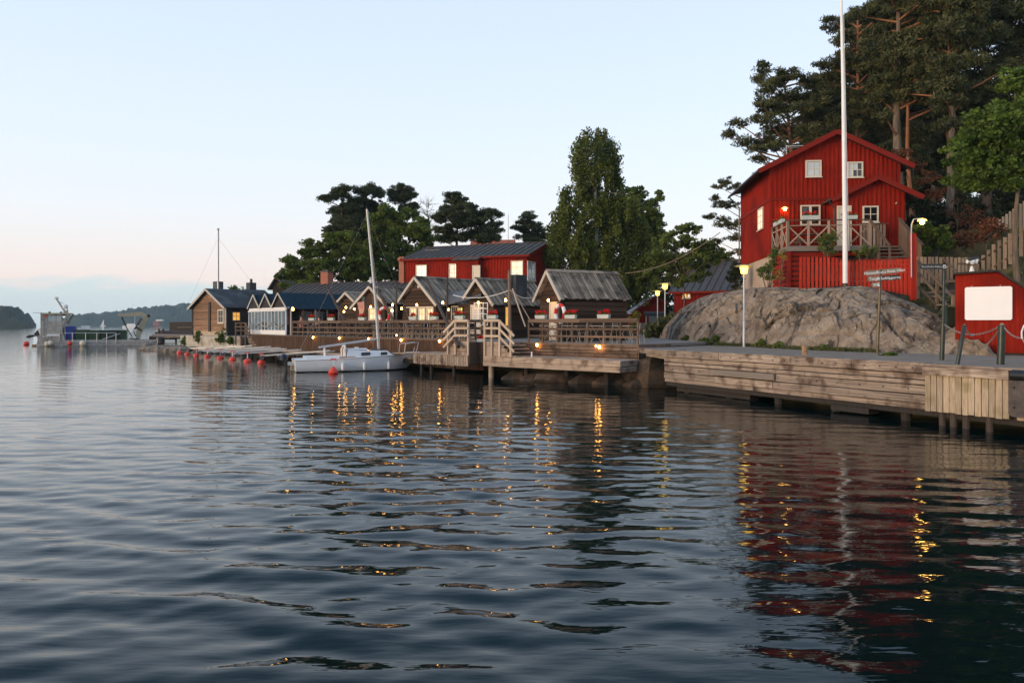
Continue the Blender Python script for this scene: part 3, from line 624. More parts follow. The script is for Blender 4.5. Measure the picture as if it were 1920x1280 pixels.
def bargeboards(parent, zr, runL, runR, pL, pR, y, mat_=W_BARGE, w=.17, t=.04):
    for s, run, p in ((-1, runL, pL), (1, runR, pR)):
        plank('bargeboard', mat_, parent, (0, y, zr-.045), (s*(run+.03), y, zr-.045-p*(run+.03)), w, t, (0, -1, 0))
def log_gable(parent, y, xl, xr, z0, zr, pL, pR, mat_, step=.22, t=.13, under=.10):
    z = z0+step/2
    while z < zr-.15:
        a = min(xl, (zr-under-z-step/2)/pL); b = min(xr, (zr-under-z-step/2)/pR)
        if a+b < .25: break
        plank('wall_log', mat_, parent, (-a, y, z), (b, y, z), step*.86, t, (0, -1, 0), jit=.02); z += step
    a = min(xl, (zr-under-z0)/pL); b = min(xr, (zr-under-z0)/pR)
    poly = [(-xl+.03, z0), (xr-.03, z0), (xr-.03, zr-under-pR*xr), (0, zr-under-.02), (-xl+.03, zr-under-pL*xl)]
    MB().prism(poly, y+.03, y+.10).build('wall', W_DARK, parent)
def log_side(parent, x, y0, y1, z0, z1, mat_, step=.22, t=.13, side=1):
    n = int((z1-z0)/step)
    for k in range(n):
        z = z0+(k+.5)*(z1-z0)/n; plank('wall_log', mat_, parent, (x, y0, z), (x, y1, z), (z1-z0)/n*.86, t, (side, 0, 0), jit=.02)
    MB().box(min(x-side*.03, x-side*.10), max(x-side*.03, x-side*.10), y0, y1, z0, z1).build('wall', W_DARK, parent)
def hut(label, apex, theta, runL, runR, pL, pR, L, zb, mat_=W_LOG, roof=W_ROOF, setback=.28, boards=True, group='old wooden huts along the terrace', over=.22, sidewall=True, name='wooden_hut'):
    p = P(*apex); zr = p.z-zb
    t = thing(name, label, 'hut', (p.x, p.y, zb), R(theta), group)
    if boards: board_roof(t, zr, runL, runR, pL, pR, 0, L, mat_=roof)
    bargeboards(t, zr, runL, runR, pL, pR, -.03)
    xl, xr = runL-over, runR-over
    log_gable(t, setback, xl, xr, 0, zr, pL, pR, mat_)
    if sidewall: log_side(t, xr, setback+.08, L-.2, 0, zr-pR*xr-.12, mat_)
    MB().box(-xl, -xl+.1, setback+.1, L-.2, 0, zr-pL*xl-.12).build('wall', W_DARK, t)
    log_gable_back = [(-xl, 0), (xr, 0), (xr, zr-.1-pR*xr), (0, zr-.12), (-xl, zr-.1-pL*xl)]
    MB().prism(log_gable_back, L-.3, L-.2).build('wall', W_DARK, t)
    return t, zr
CAM = Vector((0, 0, H))
def hit(t, px, py, axis, val):
    """where the sight line through a photo point meets the plane axis=val of a thing's own frame"""
    Mi = (Matrix.Translation(t.location) @ Matrix.Rotation(t.rotation_euler[2], 4, 'Z')).inverted()
    o = Mi @ CAM; d = (Mi @ P(px, py, 10.0))-o; s = (val-o['xyz'.index(axis)])/d['xyz'.index(axis)]; return o+d*s
# ------------------------------------------------------------------ big red house on the rock
hs = thing('red_house', 'tall red gabled house with a porch on top of the granite rock', 'house', (12.96, 37.5, 0), R(-5.74))
W, D, ZB, ZE, AX, SL = 6.22, 7.2, 5.85, 10.32, 3.13, .50
ZR = ZE+AX*SL
MB().box(.05, W-.05, .05, D, ZB-2.2, ZB+.02).build('foundation', PLAST, hs)
mb = MB(); mb.prism([(0, ZB), (W, ZB), (W, ZE), (AX, ZR), (0, ZE)], 0, D); mb.build('wall', RED, hs)
mb = MB(); x = .06
while x < W-.03:
    zt = ZR-abs(x-AX)*SL-.02
    mb.box(x-.03, x+.03, -.05, .01, 8.72, zt); mb.box(x-.03, x+.03, -.05, .01, ZB, 8.60); x += .212
mb.build('batten', RED, hs, kind='stuff')
mb = MB(); y = .15
while y < D:
    mb.box(-.012, .01, y-.012, y+.012, ZB, 8.60); mb.box(-.012, .01, y-.012, y+.012, 8.74, ZE); y += .24
mb.build('batten', RED, hs, kind='stuff')
MB().box(-.03, W+.03, -.065, .0, 8.60, 8.72).build('belt_board', REDT, hs); MB().box(-.045, 0, -.03, D, 8.60, 8.73).build('belt_board', REDT, hs)
for xx in (-.02, W-.10): MB().box(xx, xx+.12, -.035, .0, ZB, ZE-.02).build('corner_board', RED, hs)
MB().box(-.035, 0, 0, .12, ZB, ZE-.02).build('corner_board', RED, hs)
OV, FO = .62, .42
def gable_roof(t, ax, zr, runL, runR, sl, y0, y1, th=.10, m=TAR, ms=W_DARK):
    for s, run in ((-1, runL), (1, runR)):
        nr = Vector((s*sl, 0, 1)).normalized()
        MB().beam(Vector((ax, (y0+y1)/2, zr))+nr*(th*.5), Vector((ax+s*run, (y0+y1)/2, zr-sl*run))+nr*(th*.5), y1-y0, th, nr).build('roof', m, t)
        plank('bargeboard', REDT, t, (ax, y0-.025, zr-.02), (ax+s*(run+.02), y0-.025, zr-.02-sl*run), .24, .045, (0, -1, 0))
gable_roof(hs, AX, ZR+.03, AX+OV, W-AX+.5, SL, -FO, D+.4)
MB().box(AX-.35-1.2, AX-.35-.1, 3, 3.04, ZR+.12, ZR+.15).cyl((AX-1.55, 3.02, ZR-.8), (AX-1.55, 3.02, ZR+.16), .015).box(AX-1.9, AX-.9, 3.0, 3.02, ZR+.05, ZR+.06).build('roof_aerial', GALV, hs)
MB().tube([(-OV-.05, -FO, ZE-.30), (-OV-.05, D+.3, ZE-.30)], .055, 6).tube([(-OV-.05, D, ZE-.32), (-.3, D, ZE-.7), (-.10, D-.1, ZE-.95), (-.10, D-.1, 4.8)], .04, 6).build('gutter', BLACK, hs)
def win_at(t, x0, x1, y0, y1, yv, pane, **k):
    a = hit(t, x0, y0, 'y', yv); b = hit(t, x1, y1, 'y', yv)
    return window(t, Mw((a.x+b.x)/2, yv, (a.z+b.z)/2), b.x-a.x, a.z-b.z, pane, **k)
win_at(hs, 1510, 1540, 301, 332, -.055, GLASSG, label='upper window with pale drawn blind')
win_at(hs, 1588, 1618, 304, 333, -.055, [GLASSG, GLASS, GLASS, GLASSG], nx=3, nz=2, label='upper window with white curtains')
win_at(hs, 1500.5, 1538, 385, 422.5, -.055, GLASS, nx=2, nz=1, bar=.12)
a = hit(hs, 1423, 390, 'x', 0); b = hit(hs, 1431, 432, 'x', 0)
window(hs, Mw(-.012, (a.y+b.y)/2, (a.z+b.z)/2, R(-90)), 1.15, 1.15, LITW, 2, 3)
# porch
PX0, PX1, PY_ = 2.85, 5.98, -1.25; PAX, PZR = 4.62, 9.42; PS = .50
MB().prism([(PX0, ZB-.1), (PX1, ZB-.1), (PX1, PZR-(PX1-PAX)*PS-.06), (PAX, PZR-.06), (PX0, PZR-(PAX-PX0)*PS-.06)], PY_, 0).build('porch_wall', RED, hs)
mb = MB(); x = PX0+.05
while x < PX1: mb.box(x-.03, x+.03, PY_-.05, PY_+.01, ZB, PZR-abs(x-PAX)*PS-.08); x += .212
mb.build('batten', RED, hs, kind='stuff')
gable_roof(hs, PAX, PZR, 2.12, 2.02, PS, PY_-.35, 0.0, .07)
win_at(hs, 1617, 1647, 386.5, 417, PY_-.055, GLASS)
a = hit(hs, 1572, 460, 'y', PY_); door(hs, Mw(a.x+.24, PY_-.055, 6.0), .52, 2.02, CREAM, 'cream front door')
MB().tube([(PX0-.5, PY_-.2, 8.36), (PX0-.1, PY_+.1, 8.0), (PX0-.1, PY_+.1, 6.0)], .04, 6).build('downpipe', DSTEEL, hs)
MB().tube([(PX1-.45, PY_-.05, 8.15), (PX1-.45, PY_-.12, 8.2)], .03, 6).build('bracket', CREAM, hs)
# deck of the house
dk = thing('house_deck', 'raised wooden deck with cross-braced railing on red plank base in front of the red house', 'deck', (12.96, 37.5, 0), R(-5.74))
DX0, DX1, DY, DZ = .08, 3.72, -3.0, 5.97
MB().box(DX0, DX1+1.6, DY, -.03, DZ-.06, DZ).build('deck_floor', W_DECK, dk)
plank('deck_fascia', W_DECK, dk, (DX0-.05, DY-.02, DZ-.08), (DX1+.05, DY-.02, DZ-.08), .24, .05, (0, -1, 0)); plank('deck_fascia', W_DECK, dk, (DX0-.02, DY, DZ-.08), (DX0-.02, -.04, DZ-.08), .24, .05, (-1, 0, 0))
for k in range(8):
    z = DZ-.33-k*.225
    plank('skirt_board', REDP, dk, (DX0+.1, DY+.07, z), (DX1+1.5 if k < 1 else DX0+1.0, DY+.07, z), .175, .03, (0, -1, 0)); plank('skirt_board', REDP, dk, (DX0+.06, DY+.1, z), (DX0+.06, -.03, z), .185, .03, (-1, 0, 0))
MB().box(DX0+.12, DX0+.98, DY+.13, DY+.2, DZ-2.2, DZ-.2).box(DX0+.12, DX0+.2, DY+.201, -.1, DZ-2.2, DZ-.2).build('skirt_backing', W_DARK, dk)
MB().box(DX0, DX0+.16, DY, DY+.14, DZ-2.1, DZ-.2).build('corner_post', REDT, dk)
RT = DZ+1.18
posts = [DX0+.02, DX0+.93, DX0+1.83, DX0+2.73, DX1]
for i, x in enumerate(posts):
    MB().box(x-.045, x+.045, DY-.04, DY+.05, DZ-.1, RT+.02).build('rail_post', W_GREY, dk)
    if i:
        x0 = posts[i-1]
        for (za, zb_) in ((DZ+.12, RT-.24), (RT-.24, DZ+.12)):
            plank('cross_brace', W_GREY, dk, (x0+.04, DY+(.0 if za < zb_ else .03), za), (x-.04, DY+(.0 if za < zb_ else .03), zb_), .06, .025, (0, -1, 0))
plank('top_rail', W_RAIL, dk, (DX0-.05, DY, RT+.04), (DX1+.06, DY, RT+.04), .12, .045, (0, 0, 1)); plank('rail', W_GREY, dk, (DX0, DY+.01, RT-.2), (DX1, DY+.01, RT-.2), .05, .04, (0, -1, 0))
ys_ = [DY+.1, DY+1.05, DY+2.0, -.08]
for i, y in enumerate(ys_):
    MB().box(DX0-.04, DX0+.05, y-.045, y+.045, DZ-.1, RT+.02).build('rail_post', W_GREY, dk)
    if i:
        for (za, zb_) in ((DZ+.12, RT-.24), (RT-.24, DZ+.12)): plank('cross_brace', W_GREY, dk, (DX0+(.0 if za < zb_ else .03), ys_[i-1]+.04, za), (DX0+(.0 if za < zb_ else .03), y-.04, zb_), .06, .025, (-1, 0, 0))
plank('top_rail', W_RAIL, dk, (DX0, DY, RT+.04), (DX0, -.05, RT+.04), .12, .045, (0, 0, 1)); plank('rail', W_GREY, dk, (DX0+.01, DY, RT-.2), (DX0+.01, -.05, RT-.2), .05, .04, (-1, 0, 0))
# stair of the deck
st = thing('deck_stair', 'weathered wooden stair with boarded side descending from the house deck', 'stairs', (12.96, 37.5, 0), R(-5.74))
for k in range(7): plank('step', W_DECK, st, (DX1+.05, DY-.15-.30*k, DZ-.19*(k+1)), (DX1+1.25, DY-.15-.30*k, DZ-.19*(k+1)), .3, .04, (0, 0, 1))
for x in (DX1+.03, DX1+1.28): plank('stringer', W_RAIL, st, (x, DY+.05, DZ-.12), (x, DY-2.2, DZ-1.5), .24, .05, (-1, 0, 0))
plank('handrail', W_RAIL, st, (DX1+.02, DY, RT), (DX1+.02, DY-2.25, RT-1.42), .13, .05, (-1, 0, 0))
for k in (.45, .98): MB().box(DX1-.02, DX1+.06, DY-2.25*k-.04, DY-2.25*k+.04, DZ-1.5*k-.1, RT-1.42*k).build('rail_post', W_RAIL, st)
for k in range(8):
    y = DY-.02-k*.29; plank('side_board', W_RAIL, st, (DX1+1.32, y, DZ-.2-.19*k), (DX1+1.32, y, RT+.05-.185*k), .285, .03, (-1, 0, 0))
plank('handrail', W_RAIL, st, (DX1+1.32, DY+.1, RT+.10), (DX1+1.32, DY-2.3, RT-1.38), .12, .05, (0, 0, 1))
for k in range(8): x = DX1+.12+k*.152; plank('picket', W_GREY, st, (x, -1.55, DZ+.03), (x, -1.55, RT+.02), .10, .025, (0, -1, 0))
plank('rail', W_RAIL, st, (DX1, -1.57, RT+.03), (DX1+1.35, -1.57, RT+.03), .10, .05, (0, 0, 1))
# picnic bench seen through the railing
bn = thing('picnic_bench', 'dark wooden bench and table set on the house deck under the window', 'bench', (12.96, 37.5, 0), R(-5.74))
for y, z in ((-1.3, DZ+.75), (-1.55, DZ+.75), (-1.9, DZ+.44), (-.8, DZ+.44)): plank('slat', W_RAIL, bn, (.8, y, z), (2.4, y, z), .22, .04, (0, 0, 1))
for x in (1.0, 2.2):
    for (a, b) in (((x, -1.9, DZ), (x, -1.3, DZ+.74)), ((x, -.8, DZ), (x, -1.5, DZ+.74))): MB().beam(a, b, .07, .05).build('leg', W_RAIL, bn)
    MB().box(x-.03, x+.03, -1.95, -.75, DZ+.38, DZ+.42).build('crossbar', W_RAIL, bn)
def planter(label, p, rz, w=.55, h=.16, flowers=FLOWER, seed=0, group=None, full=1.0):
    t = thing('flower_box', label, 'planter', p, rz, group); d = .17
    MB().add([(-w/2+.02, -d/2+.01, 0), (w/2-.02, -d/2+.01, 0), (w/2-.02, d/2-.01, 0), (-w/2+.02, d/2-.01, 0), (-w/2, -d/2, h), (w/2, -d/2, h), (w/2, d/2, h), (-w/2, d/2, h)],
             [(0, 3, 2, 1), (4, 5, 6, 7), (0, 1, 5, 4), (1, 2, 6, 5), (2, 3, 7, 6), (3, 0, 4, 7)]).build('box', PLANTER, t)
    r = np.random.default_rng(seed+50)
    C = np.stack([r.uniform(-w*.45, w*.45, 9), r.uniform(-.05, .05, 9), h+r.uniform(.02, .08, 9)], -1)
    V, Fq, T = leaves(C, np.full((9, 3), .07), 14, .07, seed=seed); npmesh('leaves', V, Fq, L_DEC, t, attr=T)['kind'] = 'stuff'
    if flowers:
        k = int(11*full); C = np.stack([r.uniform(-w*.48, w*.48, k), r.uniform(-.08, .06, k), h+r.uniform(.08, .19, k)], -1)
        V, Fq, T = leaves(C, np.full((k, 3), .055), 16, .06, seed=seed+1); npmesh('flowers', V, Fq, flowers, t, attr=T)['kind'] = 'stuff'
    return t
Mh = Matrix.Translation(hs.location) @ Matrix.Rotation(R(-5.74), 4, 'Z')
G1 = 'flower boxes on the red house'
a = hit(dk, 1520, 404, 'y', DY-.1); planter('grey flower box of red geraniums on the deck rail before the wide house window', Mh @ Vector((a.x, DY-.04, RT+.06)), R(-5.74), .72, .19, seed=1, group=G1)
a = hit(dk, 1593, 409, 'y', DY-.1); planter('grey flower box of red geraniums beside the white flagpole', Mh @ Vector((a.x, DY-.04, RT+.06)), R(-5.74), .72, .17, seed=2, group=G1)
for yy, lb in ((-1.9, 'nearer'), (-.9, 'farther')):
    planter('grey flower box at the %s place on the left side rail of the house deck' % ('nearer' if yy < -1.5 else 'farther'), Mh @ Vector((DX0, yy, RT+.06)), R(84), .62, .18, seed=3+int(yy < -1.5), group=G1, flowers=FLOWER if yy > -1.5 else None, full=.35)
# wall lamp
a = hit(hs, 1471, 393, 'y', -.15)
wl = thing('wall_lamp', 'lit wall lamp on the red house above the deck', 'lamp', Mh @ Vector((a.x, -.03, a.z)), R(-5.74))
MB().tube([(0, 0, .12), (0, -.14, .18), (0, -.17, .10)], .018, 6).build('bracket', BLACK, wl); MB().lathe([(.15, .06), (.03, .13)], 12, (0, -.17, 0)).build('shade', LAMPG, wl)
MB().sphere((0, -.17, .0), .075).build('bulb', LAMPB, wl)

# ------------------------------------------------------------------ flagpole
fb = P(1585, 530, 31.0); fp = thing('flagpole', 'tall white flagpole standing on the rock before the red house', 'flagpole', fb)
MB().tube([(0, 0, -.02), (-.02, 0, 3), (-.09, 0, 8), (-.20, 0, 13), (-.26, 0, 15.5)], [.106, .096, .070, .046, .038], 14).build('pole', WHITE, fp, smooth=True)
MB().cyl((0, 0, -.35), (0, 0, .0), .08).build('base', DSTEEL, fp); MB().sphere((-.27, 0, 15.6), .09).build('finial', GALV, fp)
MB().cyl((.11, -.09, 1.3), (-.17, -.03, 15.2), .006, n=4).build('halyard', WHITE, fp)

# ------------------------------------------------------------------ fences
fn = thing('picket_fence', 'worn red picket fence along the top of the rock', 'fence')
def lerp_pts(tab, x): return [np.interp(x, [q[0] for q in tab], [q[j] for q in tab]) for j in (1, 2, 3)]
FT = [(1497, 33.0, 482, 542), (1535, 32.3, 481.5, 537.5), (1560, 31.9, 482, 535), (1586, 31.5, 489.5, 532), (1613, 31.1, 488.5, 533), (1649, 30.5, 487.5, 540), (1708, 29.4, 485, 552)]
pxs = list(np.linspace(1501, 1705, 28)); topp = []
for x in pxs:
    d, yt, yb = lerp_pts(FT, x); a = P(x, yb, d); b = P(x, yt, d); b.x = a.x; plank('picket', REDF, fn, a-Vector((0, 0, .06)), b+Vector((random.uniform(-.01, .01), 0, random.uniform(-.02, .02))), .112, .025, (-.3, -.95, 0)); topp.append((a, b))
for i in range(0, 27, 9):
    j = min(27, i+9)
    for f in (.28, .80): plank('rail', REDT, fn, topp[i][0].lerp(topp[i][1], f)+Vector((.02, .05, 0)), topp[j][0].lerp(topp[j][1], f)+Vector((.02, .05, 0)), .09, .04, (-.3, -.95, 0))
for i in range(0, 27, 3): plank('cap', REDT, fn, topp[i][1]+Vector((0, -.005, .02)), topp[i+3 if i+3 < 28 else 27][1]+Vector((0, -.005, .02)), .07, .03, (0, 0, 1))
gf = thing('picket_fence', 'grey weathered picket fence climbing the slope behind the red shed', 'fence')
gp = []
FG = [(1722, 31.5, 482, 525), (1770, 31.5, 482, 532), (1826, 31.5, 484, 532), (1840, 31.3, 481, 526), (1862, 30.8, 460, 520), (1890, 30.2, 440, 494), (1922, 29.6, 416, 470), (1960, 29, 396, 452)]
for x in list(np.arange(1721, 1828, 7.0))+list(np.arange(1833, 1955, 10.2)):
    d, yt, yb = lerp_pts(FG, x); a = P(x, yb, d); b = P(x, yt, d); plank('picket', W_GREY, gf, a-Vector((0, 0, .1)), b+Vector((random.uniform(-.015, .015), 0, random.uniform(-.02, .02))), .11 if x < 1830 else .135, .025, (-.1, -1, 0)); gp.append((a, b))
for (i, j) in ((0, 8), (8, 16), (16, 21), (21, len(gp)-1)):
    for f in (.2, .75): plank('rail', W_RAIL, gf, gp[i][0].lerp(gp[i][1], f)+Vector((0, .04, 0)), gp[j][0].lerp(gp[j][1], f)+Vector((0, .04, 0)), .08, .04, (0, -1, 0))
g2 = thing('picket_fence', 'far grey picket fence between the pine trunks higher up the slope', 'fence')
for k, x in enumerate(np.arange(1868, 1925, 6.5)):
    a = P(x, 446-(x-1868)*.35, 37); b = P(x, 416-(x-1868)*.75, 37); plank('picket', W_GREY, g2, a-Vector((0, 0, .3)), b, .12, .025, (0, -1, 0))
plank('rail', W_RAIL, g2, P(1866, 430, 37.06), P(1925, 394, 37.06), .09, .04, (0, -1, 0))
# hillside stair right of the fence
hst = thing('hillside_stair', 'brown wooden stair with handrails climbing between the rock and the red shed', 'stairs')
A, B = P(1722, 488, 29.6), P(1800, 566, 27.0)
for k in range(8):
    f = k/7; p = P(1742, 548, 29.4).lerp(P(1794, 607, 26.2), f); plank('step', W_DECK, hst, p, p+Vector((1.0, .5, 0)), .3, .05, (0, 0, 1))
for (p, q) in (((1720, 488, 29.6), (1786, 556, 27.2)), ((1722, 511, 29.6), (1786, 583, 27.2)), ((1722, 536, 29.6), (1758, 573, 28.2)), ((1770, 487, 30.4), (1806, 522, 28.4)), ((1758, 497, 30), (1776, 497, 30.2)), ((1768, 528, 28), (1800, 526, 28)), ((1756, 547, 28), (1800, 545, 28))):
    plank('handrail', W_RAIL, hst, P(*p), P(*q), .10, .05, (0, -1, 0))
for (x, y0, y1, d) in ((1721, 483, 560, 29.6), (1757, 512, 580, 28.3), (1771, 484, 560, 30.4), (1787, 553, 640, 27.2)): MB().beam(P(x, y1, d), P(x, y0, d), .09, .09).build('rail_post', W_RAIL, hst)
# lamp on a red post
lp = P(1712, 548, 29.2); rp = thing('post_lamp', 'lit gooseneck lamp on a red wooden post at the end of the red fence', 'lamp', lp)
zt = P(1712, 438, 29.2).z-lp.z
MB().box(-.10, .10, -.06, .06, -.3, zt).build('post', REDF, rp)
g = lambda px, py: P(px, py, 29.1)-lp
MB().tube([g(1709, 520), g(1708.5, 440), g(1709, 420), g(1713, 411), g(1720, 410), g(1727, 410)], .022, 6).build('gooseneck', GALV, rp)
MB().lathe([(.17, -.02), (.15, .02), (.04, .07)], 14, g(1729, 413)).build('shade', LAMPG, rp); MB().sphere(g(1729, 417), .085).build('bulb', LAMPB, rp)

# ------------------------------------------------------------------ path lamps
def street_lamp(label, px, d, ytop, ybase_z=1.45):
    x, y = XY(px, d); zt = P(px, ytop, d).z-1.40
    t = thing('street_lamp', label, 'street lamp', (x, y, 1.42), 0, 'lit lamps along the quay path')
    MB().tube([(0, 0, -.03), (0, 0, 1.1), (0, 0, 1.12), (0, 0, zt-.42)], [.06, .058, .042, .038], 10).build('pole', GALV, t, smooth=True)
    MB().lathe([(.03, zt-.42), (.12, zt-.40), (.17, zt-.13), (.13, zt-.12), (.05, zt-.12)], 16).build('lantern', LAMPG, t)
    MB().lathe([(.36, zt-.10), (.42, zt-.085), (.25, zt-.045), (.04, zt-.02)], 20).build('hood', pm('lamp_hood', (.75, .62, .35), rough=.5), t)
    MB().sphere((0, 0, zt-.20), .07).build('bulb', LAMPB, t)
    return t
street_lamp('lit yellow path lamp standing before the bare granite rock', 1395, 31.6, 496)
street_lamp('taller lit yellow lamp of the pair near the small red shed', 1247, 45.0, 530)
street_lamp('lit yellow path lamp before the small red shed door, smaller of the pair', 1233, 55.5, 544)

# ------------------------------------------------------------------ sign posts
def text(parent, s, loc, size, m, rz=0, align='LEFT'):
    c = bpy.data.curves.new('lettering', 'FONT'); c.body = s; c.size = size; c.align_x = align; c.align_y = 'CENTER'; c.extrude = .002; c.materials.append(m)
    o0 = bpy.data.objects.new('lettering', c); col.objects.link(o0); me = bpy.data.meshes.new_from_object(o0.evaluated_get(bpy.context.evaluated_depsgraph_get())); bpy.data.objects.remove(o0)
    o = bpy.data.objects.new('lettering', me); col.objects.link(o); o.parent = parent; o.matrix_local = Matrix.Translation(loc) @ Matrix.Rotation(rz, 4, 'Z') @ Matrix.Rotation(R(90), 4, 'X'); return o
sp = P(1645, 663, 24.1); sg = thing('sign_post', 'thin brass-dark finger post with five pointed white-lettered boards before the rock', 'signpost', sp)
MB().tube([(0, 0, 0), (.055, 0, 1.35), (.10, 0, 2.74)], [.05, .042, .038], 10).build('post', pm('brass_dark', (.07, .055, .03), (.16, .125, .06), (1, 1, 1), 6, 'Object', .4, metal=.3), sg, smooth=True)
SB = pm('sign_arm', (.20, .165, .115), (.26, .21, .15), (1, 1, 1), 5, 'Object', .6); SBD = pm('sign_arm_dark', (.02, .018, .012), (.035, .03, .02), (1, 1, 1), 5, 'Object', .6)
def arm(px0, px1, py0, py1, s, m, left, h=.16):
    c = P((px0+px1)/2, (py0+py1)/2, 24.1)-sp; w_ = abs(px1-px0)/F*24.1; dz = -(py1-py0)/F*24.1; a = math.atan2(dz, w_)
    pts = [(-w_/2, -h/2), (w_/2-.07, -h/2), (w_/2, 0), (w_/2-.07, h/2), (-w_/2, h/2)]
    if left: pts = [(-x, z) for x, z in pts][::-1]
    o = MB().prism(pts, -.012, .012).build('sign_board', m, sg); o.matrix_local = Matrix.Translation((c.x, -.06, c.z)) @ Matrix.Rotation(-a, 4, 'Y')
    text(o, s, (.03 if left else -.03, -.016, -.005), h*.80, WHITEB, align='CENTER'); return o
arm(1618.5, 1648, 513, 510.5, 'Hantverket', SB, True); arm(1652, 1687.5, 510, 506.5, 'Rest.a Röda Villan', SB, False)
ta = arm(1624, 1648, 523.5, 522, 'Torget', SB, True); arm(1652, 1687, 522, 519.5, 'Solklipporna', SBD, False); tw = arm(1631, 1648, 535, 533.5, 'WC', SB, True)
MB().box(.125, .137, -.016, -.013, -.045, .045).box(.150, .162, -.016, -.013, -.045, .045).box(.118, .144, -.0165, -.0125, .01, .02).build('pictogram', WHITEB, ta)
MB().box(.075, .125, -.016, -.013, -.05, .0).cyl((.09, -.016, .035), (.09, -.013, .035), .014).box(.082, .094, -.0165, -.0125, 0, .02).build('pictogram', WHITEB, tw)
s2 = P(1766, 675, 19.85); sg2 = thing('sign_post', 'green-black ferry signpost with a dark arrow board above the chain posts', 'signpost', s2)
MB().tube([(0, 0, 0), (.035, 0, .98), (.036, 0, .99), (.06, 0, 2.53)], [.058, .058, .036, .034], 10).build('post', DGREEN, sg2, smooth=True)
c = P(1746, 500.2, 19.85)-s2; w_ = 50/F*19.85; h = .135
MB().prism([(c.x-w_/2, c.z), (c.x-w_/2+.06, c.z-h/2), (c.x+w_/2, c.z-h/2-.004), (c.x+w_/2, c.z+h/2-.004), (c.x-w_/2+.06, c.z+h/2)], -.075, -.05).build('sign_board', BLACK, sg2)
text(sg2, 'Stockholm-Nybroplan', (c.x-.30, -.078, c.z-.002), .078, pm('sign_grey', (.45, .45, .42))); MB().box(c.x+w_/2-.085, c.x+w_/2-.008, -.079, -.0751, c.z-.045, c.z+.045).build('pictogram', pm('sign_pale', (.6, .6, .55)), sg2)
MB().prism([(c.x+w_/2-.075, c.z-.012), (c.x+w_/2-.062, c.z-.03), (c.x+w_/2-.03, c.z-.03), (c.x+w_/2-.018, c.z-.012)], -.081, -.0792).box(c.x+w_/2-.06, c.x+w_/2-.035, -.081, -.0792, c.z-.008, c.z+.015).build('pictogram', BLACK, sg2)
bx = P(1784, 590, 24.4); gb = thing('green_box', 'dark green utility box behind the ferry signpost beside the red shed', 'box', bx)
MB().box(-.22, .22, -.15, .15, -.35, .22).build('body', DKGREEN, gb); MB().box(-.24, .24, -.17, .17, .221, .25).build('lid', DKGREEN, gb); MB().box(-.05, .05, -.05, .05, -1.6, -.351).build('leg', DGREEN, gb)

# ------------------------------------------------------------------ chain posts
def bollard(label, base, top, r, group='iron chain posts on the quay'):
    t = thing('chain_post', label, 'bollard', base, 0, group); v = top-base
    MB().tube([Vector((0, 0, 0)), v*.98, v], [r, r*.95, r*.7], 12).build('post', DGREEN, t, smooth=True); MB().sphere(v, r*.55, 8, 6).build('chain_ring', RUST, t); return t
pA = P(1795, 683, 17.6); pAt = P(1808.6, 609, 17.6); pB = P(1876, 683, 17.7); pBt = P(1878.5, 609, 17.7)
bollard('leaning green iron chain post at the quay edge', pA, pAt, .045); bollard('stout upright green iron chain post before the white board', pB, pBt, .082)
pC = P(1952, 690, 16.4); bollard('green iron chain post just beyond the picture edge', pC, P(1953, 608, 16.4), .08)
def chain(label, a, b, sag):
    t = thing('chain', label, 'chain', (0, 0, 0), 0, 'chains between the iron posts'); L = (b-a).length; n = int(L/.055); mb = MB(); pts = [a.lerp(b, i/n)-Vector((0, 0, sag*4*(i/n)*(1-i/n))) for i in range(n+1)]
    for i in range(n):
        p, q = pts[i], pts[i+1]; d = (q-p).normalized(); u = Vector((0, 0, 1)) if i % 2 else d.cross(Vector((0, 0, 1))).normalized(); e = d.cross(u).normalized() if i % 2 else u; c = (p+q)/2
        ring = [c+d*(.036*math.cos(k*math.pi/4))+(Vector((0, 0, 1)) if i % 2 else e)*(.019*math.sin(k*math.pi/4)) for k in range(9)]
        mb.tube(ring, .0075, 4, False)
    mb.build('links', pm('chain_iron', (.26, .22, .20), (.42, .36, .32), (1, 1, 1), 30, 'Object', .5, metal=.5), t); return t
s2t = s2+Vector((.035, 0, .97))
chain('rusty chain hanging from the ferry signpost to the stout post', s2t, pBt, .26); chain('rusty chain from the stout post out to the right', pBt, P(1953, 609, 16.4), .30)
chain('rusty chain from the stout post back to the rock foot', pBt, P(1838, 652, 20.5), .10); chain('short chain piece hanging from the leaning post', pAt, P(1826, 628, 18.4), .10)
hr = thing('ladder_handrail', 'curved white ladder handrail at the right-hand quay edge', 'handrail', P(1924, 690, 15.9)); g = lambda x, y: P(x, y, 15.9)-hr.location
MB().tube([g(1944, 607), g(1930, 606), g(1920, 610), g(1915.5, 622), g(1916, 634), g(1921, 642), g(1936, 646), g(1944, 690)], .016, 8).build('rail', WHITE, hr, smooth=True)
mbol = P(1509, 667, 22.9); mo = thing('mooring_bollard', 'short rusty mooring bollard at the quay edge before the rock', 'bollard', mbol)
MB().lathe([(.10, 0), (.085, .04), (.083, .22), (.10, .25), (.10, .31), (.06, .33)], 14).build('post', RUST, mo, smooth=True); MB().box(-.28, .28, -.14, .14, -.015, .02).build('base_plate', RUST, mo)

